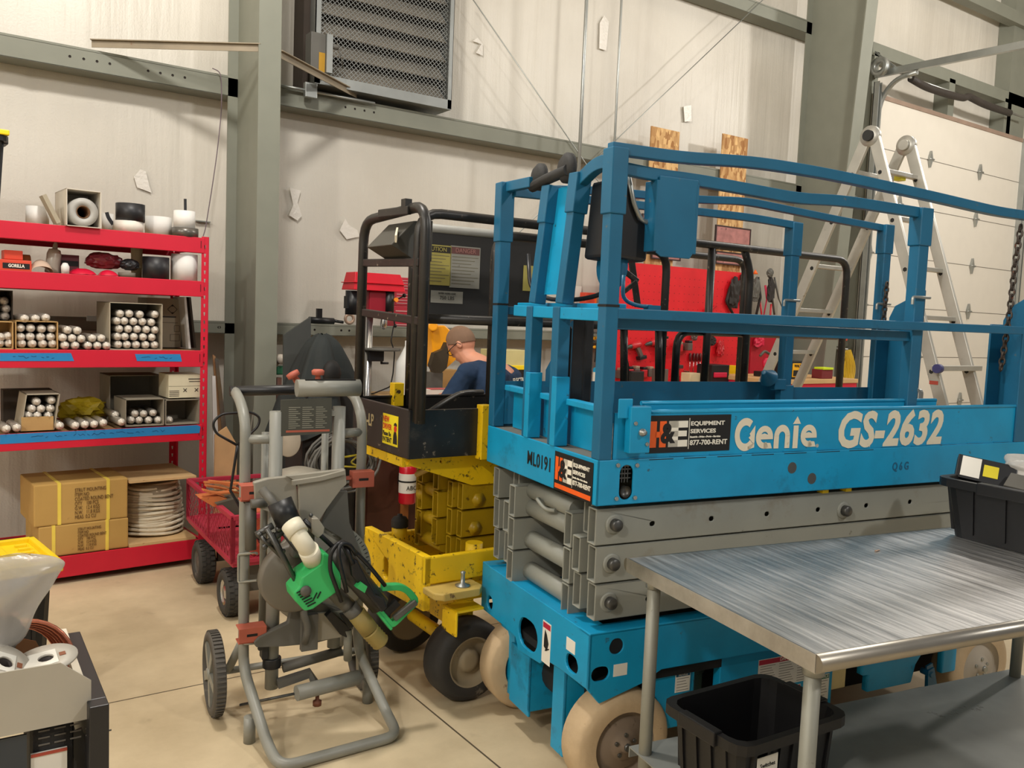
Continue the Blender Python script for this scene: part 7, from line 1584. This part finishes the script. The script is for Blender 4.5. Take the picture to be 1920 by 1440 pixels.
tag(obj('dusty_casting', MB().lathe([(0, 0), (.15, 0), (.15, .02), (.05, .05), (0, .05)], wp(560, 893, 4.6), (0, 0, 1), 30), CASTL), 'dusty pale round casting behind the orange clamp bar', 'casting')
# brown cabinet with the extinguisher
cbx = wp(690, 900, 4.9); cby = wp(752, 900, 4.9); 
cabn = thing('wooden_cabinet', 'dark red-brown wooden cabinet behind the yellow lift', 'cabinet', (cbx.x, 4.9, 0)); wB = wp(800, 900, 4.9).x - cbx.x; zB = wp(720, 846, 4.9).z
obj('cabinet_body', MB().box(0, wB, 0, .4, 0, zB), mat('red_brown_cabinet', (74, 38, 24), .5), cabn); obj('post_edge', MB().box(cby.x - cbx.x - .0, cby.x - cbx.x + .05, -.02, 0, 0, zB), mat('varnished_post', (150, 92, 40), .5), cabn)
ex = wp(767, 945, 4.75); exh = wp(767, 868, 4.75).z - ex.z; fe = thing('fire_extinguisher', 'red fire extinguisher with white labels behind the yellow lift arms', 'fire extinguisher', (ex.x, 4.78, ex.z)); er = (wp(782, 900, 4.75).x - wp(753, 900, 4.75).x) / 2
EXR = mat('extinguisher_red', (200, 20, 40), .3)
obj('cylinder', MB().lathe([(0, 0), (er * .9, 0), (er, .01), (er, exh * .88), (er * .8, exh * .95), (er * .35, exh), (0, exh)], seg=28), EXR, fe); obj('label_band', MB().lathe([(er + .001, exh * .27), (er + .001, exh * .74)], seg=28), PAPER, fe); obj('dark_band', MB().lathe([(er + .002, exh * .53), (er + .002, exh * .57)], seg=28), INK, fe)
obj('valve', MB().cyl((0, 0, exh), (0, 0, exh + .04), .012, 10).box(-.04, .02, -.01, .01, exh + .03, exh + .045), BLKM, fe); obj('bracket', MB().box(-.02, .02, er, .098, exh * .4, exh * .6), BLKM, fe)
text('label_lettering', 'ABC', er * .7, TXZ(0, -er - .0022, exh * .40), INK, fe)
# air hammer and shell on the ledge
LZ = zL + .062
t = thing('air_hammer', 'dark pneumatic hammer lying on the wall girt', 'air tool', (wp(598, 603, 6.28).x, 6.28, LZ + .036)); obj('tool_body', MB().cyl((-.08, 0, 0), (.12, 0, -.005), .026, 12).cyl((.12, 0, 0), (.20, 0, -.01), .012, 10).box(-.02, .02, -.015, .015, 0, .09), BLKM, t)
t = thing('hose_fitting', 'pale coiled fitting on the wall girt left of the drill press', 'fitting', (wp(655, 607, 6.28).x, 6.28, LZ + .056)); obj('fitting_ring', MB().tube([(.035 * math.cos(a), 0, .035 * math.sin(a)) for a in [2 * PI * k / 14 for k in range(14)]], .013, 8, closed=True), TAN_, t)
# items around the bench by the man
YM = mat('machine_yellow', (246, 164, 20), .4, wear=(200, 130, 20), wamt=.15)
yg = thing('bench_grinder', 'bright yellow machine on the bench beside the man', 'machine', (wp(838, 690, 5.35).x, 5.35, 1.02)); g0_ = yg.location
def gq(px, py, y=5.35): p = wp(px, py, y); return V((p.x - g0_.x, p.y - g0_.y, p.z - g0_.z))
q = MB(); q.plate([(gq(a_, c_).x, gq(a_, c_).z) for a_, c_ in ((808, 612), (835, 610), (868, 640), (866, 665), (838, 690), (815, 690))], t=.12, M=MXZ(.0)); q.cyl(gq(812, 612, 5.3), gq(812, 612, 5.42), .035, 16); obj('housing', q, YM, yg, bev=.01)
obj('guard_disc', MB().plate([(gq(a_, c_, 5.25).x, gq(a_, c_, 5.25).z) for a_, c_ in ((838, 642), (832, 655), (815, 662), (808, 685), (815, 699), (827, 700), (838, 690), (842, 665))], t=.05, M=MXZ(-.10)), mat('dark_brown_guard', (60, 50, 34), .5), yg)
obj('pedestal', MB().box(gq(822, 700).x - .05, gq(822, 700).x + .05, .02, .12, .0, .2), SD, yg)
jg = thing('white_jug', 'white jug with a dark blue label on the bench behind the cage post', 'jug', (wp(783, 700, 5.45).x, 5.6, 1.022)); s_ = 1.6
j0 = wp(783, 727, 5.55).z; jz = wp(783, 655, 5.55).z - 1.02
obj('jug_body', MB().lathe([(0, 0), (.085, 0), (.092, .02), (.088, jz * .72), (.045, jz * .95), (.028, jz * 1.05), (.028, jz * 1.16), (0, jz * 1.16)], seg=26), WHITE, jg)
obj('jug_label', MB().plate([(-.05, jz * .66), (.03, jz * .66), (-.045, jz * .46)], t=.002, M=MXZ(-.094)), mat('navy_print', (40, 50, 110), .5), jg); obj('jug_stripe', MB().box(-.06, .03, -.096, -.088, .10, .115), mat('navy_print', (40, 50, 110), .5), jg)
t = clut('paper_stack', 'stack of white papers on the bench in front of the man', 'papers', 826, 748, .22, .09, .1, PAPER, 5.23, bev=.001, base=BZ); obj('red_sheet_edge', MB().box(-.08, .06, -.002, .1, .09, .093), mat('pink_edge', (196, 96, 96), .6), t)
t = clut('cardboard_box', 'low brown cardboard box behind the papers', 'carton', 838, 733, .18, .20, .12, CARD, 5.62, base=BZ)
t = clut('storage_tray', 'cream storage tray with a yellow rim behind the blue rails', 'storage tray', 958, 668, .34, .13, .2, mat('cream_tray', (206, 196, 140), .5), 5.75, base=BZ + .22); obj('yellow_rim', MB().box(-.19, .19, -.02, .22, -.03, .005, bev=.004), YLD, t)
obj('tray_base', MB().box(-.18, .18, -.01, .21, -.22, -.03), BLKM, t)
# ================================================================ ladder
lx = WF.pix(1638, 250, d=6.0); xa_ = lx.x; 
ld = thing('step_ladder', 'tall aluminium multi-position ladder opened in front of the garage door', 'ladder', (0, 0, 0))
def lp(px, py, x): return WF.pix(px, py, x=x)
hp_ = lp(1633, 250, xa_); zH = hp_.z; yH = hp_.y
xb_ = xa_ + .46; xr = WF.pix(1700, 268, y=yH).x; xb_ = xr
fB = lp(1765, 762, xa_); sB = (fB.y - yH) / (fB.z - zH); yB = yH + sB * (0 - zH)
fA = lp(1517, 520, xa_); sA = (fA.y - yH) / (fA.z - zH); yA = min(yH + sA * (0 - zH), 6.0)
print('ladder', hp_, 'xb', xb_, 'B', sB, yB, 'A', sA, yA)
def rail(x, yb, w_=.08, inset=0.):
    q = MB(); q.bar((x, yb, 0.0), (x, yH + (.03 if yb > yH else -.03), zH - .03), .028, w_, up=(0, 1, 0)); return q
for (x, yb, k) in ((xa_, yA, 0), (xb_, yA, 0), (xa_, yB, 1), (xb_, yB, 1)):
    o = obj('rail', rail(x, yb), ALU, ld, bev=.004)
    q = MB(); d = V((0, yb - yH, -zH)).normalized(); nn = 8
    q2 = MB()
    for i in range(nn): p = V((x - .015, yH, zH)) + d * (.30 + i * .36); q2.cyl(p, p + V((.006, 0, 0)), .016, 6)
    obj('rung_end', q2, INK, o)
    f_ = MB(); f_.rtube([V((x, yb, .03)), V((x, yb, .0)) + V((0, 0, 0.001))], .04, .1); obj('rubber_foot', f_, RUB, o)
for yb in (yA, yB):
    d = V((0, yb - yH, -zH)).normalized()
    for i in range(8):
        p = V((0, yH, zH)) + d * (.28 + i * .36)
        if p.z > .15: obj('rung', MB().rtube([(xa_, p.y, p.z), (xb_, p.y, p.z)], .045, .03), ALU, ld, bev=.003)
for x in (xa_, xb_):
    o = obj('hinge', MB().lathe([(0, -.018), (.072, -.018), (.072, .018), (0, .018)], (x, yH, zH - .02), (1, 0, 0), 28), ALU, ld)
    obj('hinge_lock', MB().cyl((x - .045, yH, zH - .02), (x - .018, yH, zH - .02), .038, 18), RUB if x == xa_ else ALU, o)
p = V((0, yH, zH)) + V((0, yB - yH, -zH)).normalized() * ((zH - fB.z) / zH * math.hypot(zH, yB - yH))
pl = lp(1750, 690, xa_); obj('locking_rung', MB().rtube([(xa_ - .04, pl.y - .03, pl.z), (xb_ + .08, pl.y - .03, pl.z)], .05, .035), ALU, ld, bev=.003)
obj('lock_knob', MB().cyl((xa_ - .07, pl.y - .06, pl.z), (xa_ - .03, pl.y - .06, pl.z), .03, 14), mat('blue_knob', (60, 60, 110), .5), ld)
obj('warning_label', MB().box(xa_ - .016, xa_ - .0145, lp(1753, 717, xa_).y - .03, lp(1753, 717, xa_).y + .03, lp(1753, 721, xa_).z, lp(1753, 714, xa_).z), mat('label_rust', (170, 70, 56), .5), ld)
obj('yellow_tape', MB().rtube([(xa_ + .27, yH - .06, zH - .28 + .0), (xa_ + .33, yH - .06, zH - .28)], .055, .04), mat('tape_yellow2', (220, 210, 60), .5), ld)
# ================================================================ totes on the stainless table
def tloc(x, y, z): return TF.world((x, y, z))
t1 = tote('black_tote', 'open black tote heaped with boxed parts, on top of the stainless table', tloc(1.545, .475, TZ + .001), TF.yaw + R(6), .40, .58, .215)
t2 = tote('black_tote', 'empty black tote with a white paper label, on the lower shelf of the table', tloc(.255, .475, SHZ + .001), TF.yaw + R(7), .41, .29, .225)
lb2 = obj('paper_label', MB().box(-.05, .03, -.1495, -.1475, .10, .175, M=Matrix.Rotation(0, 4, 'Z')), PAPER, t2); lb2.location = (-.10, -.004, 0)
text('label_lettering', 'Switches\nMisc', .017, TXZ(-.01, -.1502, .140), INK, lb2, sx=1.0, leading=1.15)
def tp(name, lab, cat, x, y, z, yaw=0, rot=None): return thing(name, lab, cat, tloc(x, y, z), 0, rot=rot or (0, 0, TF.yaw + R(yaw)))
c = tp('parts_box', 'black parts box with a yellow square, tilted in the tote on the table', 'box', 1.50, .71, TZ + .225, rot=(R(52), R(8), R(-60)))
obj('box_body', MB().box(-.10, .10, -.05, .05, -.02, .02, bev=.003), BLKM, c); obj('yellow_square', MB().box(-.01, .04, -.025, .025, .02, .0215), mat('yellow_sticker2', (222, 206, 40), .5), c); obj('white_label', MB().box(-.085, -.02, -.04, .045, .02, .0215), PAPER, c)
c = tp('parts_box', 'second black box lying beside the tilted one in the tote on the table', 'box', 1.53, .56, TZ + .20, rot=(R(30), R(5), R(-80)))
obj('box_body', MB().box(-.07, .07, -.04, .04, -.02, .02, bev=.003), SD, c)
def filmbag(lab, x, y, z, sx, sy, sz, seed):
    t = tp('clear_bag', lab, 'plastic bag', x, y, z); b = crumple(sx, sy, sz, seed, sub=4, amp=.38, freq=2.2)
    for f in b.b.faces: f.smooth = True
    obj('film', b, mat('cloudy_film', (224, 220, 214), .18, alpha=.62, var=.04), t); obj('bag_filling', crumple(sx * .6, sy * .6, sz * .6, seed + 3, sub=2), mat('pale_filling', (190, 184, 176), .6), t)
filmbag('cloudy plastic bag bulging out of the tote on the table', 1.65, .63, TZ + .245, .085, .11, .055, 21)
filmbag('second cloudy plastic bag at the near end of the tote on the table', 1.60, .36, TZ + .22, .08, .09, .055, 31)
tag(obj('brass_screw', MB().cyl(tloc(.86, .62, TZ + .0036), tloc(.885, .625, TZ + .0036), .003, 6), TAN_), 'tiny screw lying on the stainless table top', 'screw')
# ================================================================ the man at the bench
man = thing('person', 'person in a navy T-shirt and glasses bending over the bench, seen from behind', 'person', (0, 0, 0))
F_ = V((-.48, .877, 0)).normalized(); L_ = V((-F_.y, F_.x, 0)); U_ = V((0, 0, 1))
H0 = WF.pix(869, 644, y=4.85)
def mp_(f, l, u): return H0 + F_ * f + L_ * l + U_ * u
SKIN = mat('skin', (214, 150, 122), .5, var=.05); SHIRT = mat('navy_cotton', (26, 52, 84), .85, var=.10, vscale=14, bump=.15, bscale=60); HAIRM = mat('short_brown_hair', (128, 100, 80), .8, wear=(160, 124, 98), wamt=.3, wscale=60, var=.2); JEANS = mat('dark_jeans', (40, 46, 58), .85)
tiltM = Matrix(((F_.x, L_.x, 0), (F_.y, L_.y, 0), (0, 0, 1))).to_4x4() @ Matrix.Rotation(R(38), 4, 'Y')     # head frame: x forward, y left, z up, nodding
def hd(x, y, z): return H0 + tiltM @ V((x, y, z))
def remesh(o, vs=.007, it=6, sm=True):
    m1 = o.modifiers.new('remesh', 'REMESH'); m1.mode = 'VOXEL'; m1.voxel_size = vs; m1.use_smooth_shade = True
    m2 = o.modifiers.new('smooth', 'SMOOTH'); m2.iterations = it; m2.factor = .5
def limb(b, pts, rs, seg=14):
    P = [V(p) for p in pts]; PP = []; RR = []
    for i in range(len(P) - 1):
        for k in range(6): PP.append(P[i].lerp(P[i + 1], k / 6)); RR.append(rs[i] + (rs[i + 1] - rs[i]) * k / 6)
    PP.append(P[-1]); RR.append(rs[-1])
    b.ring_sweep(PP, lambda i: [(RR[i] * math.cos(2 * PI * j / seg), RR[i] * math.sin(2 * PI * j / seg)) for j in range(seg)])
    for p, r in zip(P, rs): b.ball(p, r, sub=2)
neck0 = mp_(-.05, 0, -.10); neck1 = mp_(-.15, 0, -.135); chest = mp_(-.27, 0, -.34); waist = mp_(-.36, 0, -.60); hips = mp_(-.40, 0, -.78)
b = MB()
b.ball(hd(0.012, 0, .02), .104, sub=3, M=tiltM @ Matrix.Diagonal((.96, .74, 1.0, 1)))
b.ball(hd(.045, 0, -.055), .070, sub=3, M=tiltM @ Matrix.Diagonal((.80, .78, .98, 1))); b.ball(hd(.072, 0, -.098), .030, M=tiltM @ Matrix.Diagonal((.8, 1, .8, 1)))
b.ball(hd(.106, 0, -.02), .014, M=tiltM @ Matrix.Diagonal((1.3, .9, 1.6, 1))); b.ball(hd(.098, 0, -.062), .018, M=tiltM @ Matrix.Diagonal((.6, 1.5, .7, 1)))
for s in (-1, 1): b.ball(hd(-.005, s * .078, -.012), .024, M=tiltM @ Matrix.Diagonal((.8, .35, 1.25, 1)))
limb(b, [mp_(-.01, 0, -.05), neck0, neck1, mp_(-.18, 0, -.19)], [.062, .062, .066, .066])
sh = {}
for s in (-1, 1):
    shd = neck1 + L_ * (s * .175) - U_ * .055 + F_ * .01; el = shd + F_ * .13 - U_ * .24 + L_ * (s * .05); wr = el + F_ * .22 + U_ * .045 - L_ * (s * .06); sh[s] = (shd, el, wr)
    limb(b, [neck1 - U_ * .06, shd, el, wr], [.075, .060, .042, .028]); hand = wr + F_ * .06
    b.ball(hand, .038, sub=2, M=tiltM.to_3x3().to_4x4() @ Matrix.Diagonal((1.2, .9, .5, 1)))
    for k in range(4): p0 = hand + F_ * .03 + L_ * ((k - 1.5) * .019); limb(b, [p0, p0 + F_ * (.035 - .004 * abs(k - 1)) - U_ * .012, p0 + F_ * .055 - U_ * .035], [.0095, .009, .0075], 8)
    p0 = hand - L_ * (s * .028); limb(b, [p0, p0 - L_ * (s * .025) + F_ * .025 - U_ * .01, p0 - L_ * (s * .028) + F_ * .048 - U_ * .022], [.011, .010, .008], 8)
limb(b, [chest + U_ * .12, chest, waist, hips], [.12, .14, .135, .14])
for s in (-1, 1):
    hp2 = hips + L_ * (s * .09); kn = V((hp2.x, hp2.y, .48)) + F_ * .05; an = V((hp2.x, hp2.y, .09)) - F_ * .02; limb(b, [hp2, kn, an], [.088, .058, .04]); limb(b, [an - U_ * .03, an - U_ * .05 + F_ * .13], [.04, .032])
body = obj('body', b, SKIN, man); remesh(body, .0065, 4)
# shirt: torso and short sleeves
b = MB()
for s in (-.07, 0, .07): limb(b, [neck1 - U_ * .05 - F_ * .01 + L_ * s, chest + U_ * .10 + L_ * s * 1.1 - F_ * .01, chest - U_ * .04 + L_ * s * 1.1, waist + L_ * s, hips - U_ * .04 + L_ * s], [.090, .122, .130, .124, .132])
for s in (-1, 1):
    a_, e_, w_ = sh[s]; limb(b, [neck1 - U_ * .045 + L_ * s * .06, a_, a_.lerp(e_, .5), a_.lerp(e_, .80)], [.082, .080, .075, .080])
so = obj('t_shirt', b, SHIRT, man); remesh(so, .008, 5)
tx = so.modifiers.new('folds', 'DISPLACE'); tex = bpy.data.textures.new('fold_noise', 'CLOUDS'); tex.noise_scale = .09; tx.texture = tex; tx.strength = .016; tx.mid_level = .5
b = MB(); limb(b, [hips + U_ * .02, hips - U_ * .08], [.145, .14])
for s in (-1, 1): hp2 = hips + L_ * (s * .09) - U_ * .02; kn = V((hp2.x, hp2.y, .48)) + F_ * .05; an = V((hp2.x, hp2.y, .09)) - F_ * .02; limb(b, [hp2, kn, an], [.100, .074, .062])
tr = obj('trousers', b, JEANS, man); remesh(tr, .01, 4)
for s in (-1, 1): an = V((hips.x, hips.y, .05)) + L_ * (s * .09); obj('shoe', MB().box(-.05, .05, -.10, .17, -.05, .045, M=Matrix.Translation(an) @ Matrix(((L_.x, F_.x, 0, 0), (L_.y, F_.y, 0, 0), (0, 0, 1, 0), (0, 0, 0, 1))), bev=.03), BLKM, man)
# hair: a thin close-cropped cap over the skull
b = MB(); b.ball((0, 0, 0), 1, sub=6); kill = []
for v in b.b.verts:
    x, y, z = v.co; v.co = hd(.010 + x * .1035, y * .0815, .022 + z * .1075)
    if z < -.20 + .55 * max(0, x) - .40 * max(0, -x) or (x > .62 and z < .55): kill.append(v)
bmesh.ops.delete(b.b, geom=kill, context='VERTS'); ho = obj('hair', b, HAIRM, man); sd = ho.modifiers.new('thick', 'SOLIDIFY'); sd.thickness = .004
# glasses
b = MB()
for s in (-1, 1):
    b.tube([hd(.108 + .004 * math.cos(a), s * .032 + .023 * math.cos(a), -.004 + .018 * math.sin(a)) for a in [2 * PI * k / 16 for k in range(16)]], .0026, 6, closed=True)
    b.tube([hd(.110, s * .055, .002), hd(.06, s * .078, .002), hd(-.005, s * .084, .004), hd(-.02, s * .083, -.018)], .0026, 6)
b.tube([hd(.110, -.009, .0), hd(.112, .009, .0)], .0026, 6); obj('glasses', b, INK, man)
# small white print between the shoulders, on the back of the shirt
bp2 = chest - F_ * .142 + U_ * .10; Mb = Matrix.Translation(bp2) @ Matrix(((-L_.x, 0, -F_.x, 0), (-L_.y, 0, -F_.y, 0), (0, 1, 0, 0), (0, 0, 0, 1)))
text('shirt_lettering', 'ELECTRIC', .045, Mb @ Matrix.Rotation(R(-12), 4, 'X') @ Matrix.Translation((.02, .02, .012)), INKW, man, bold=.001)
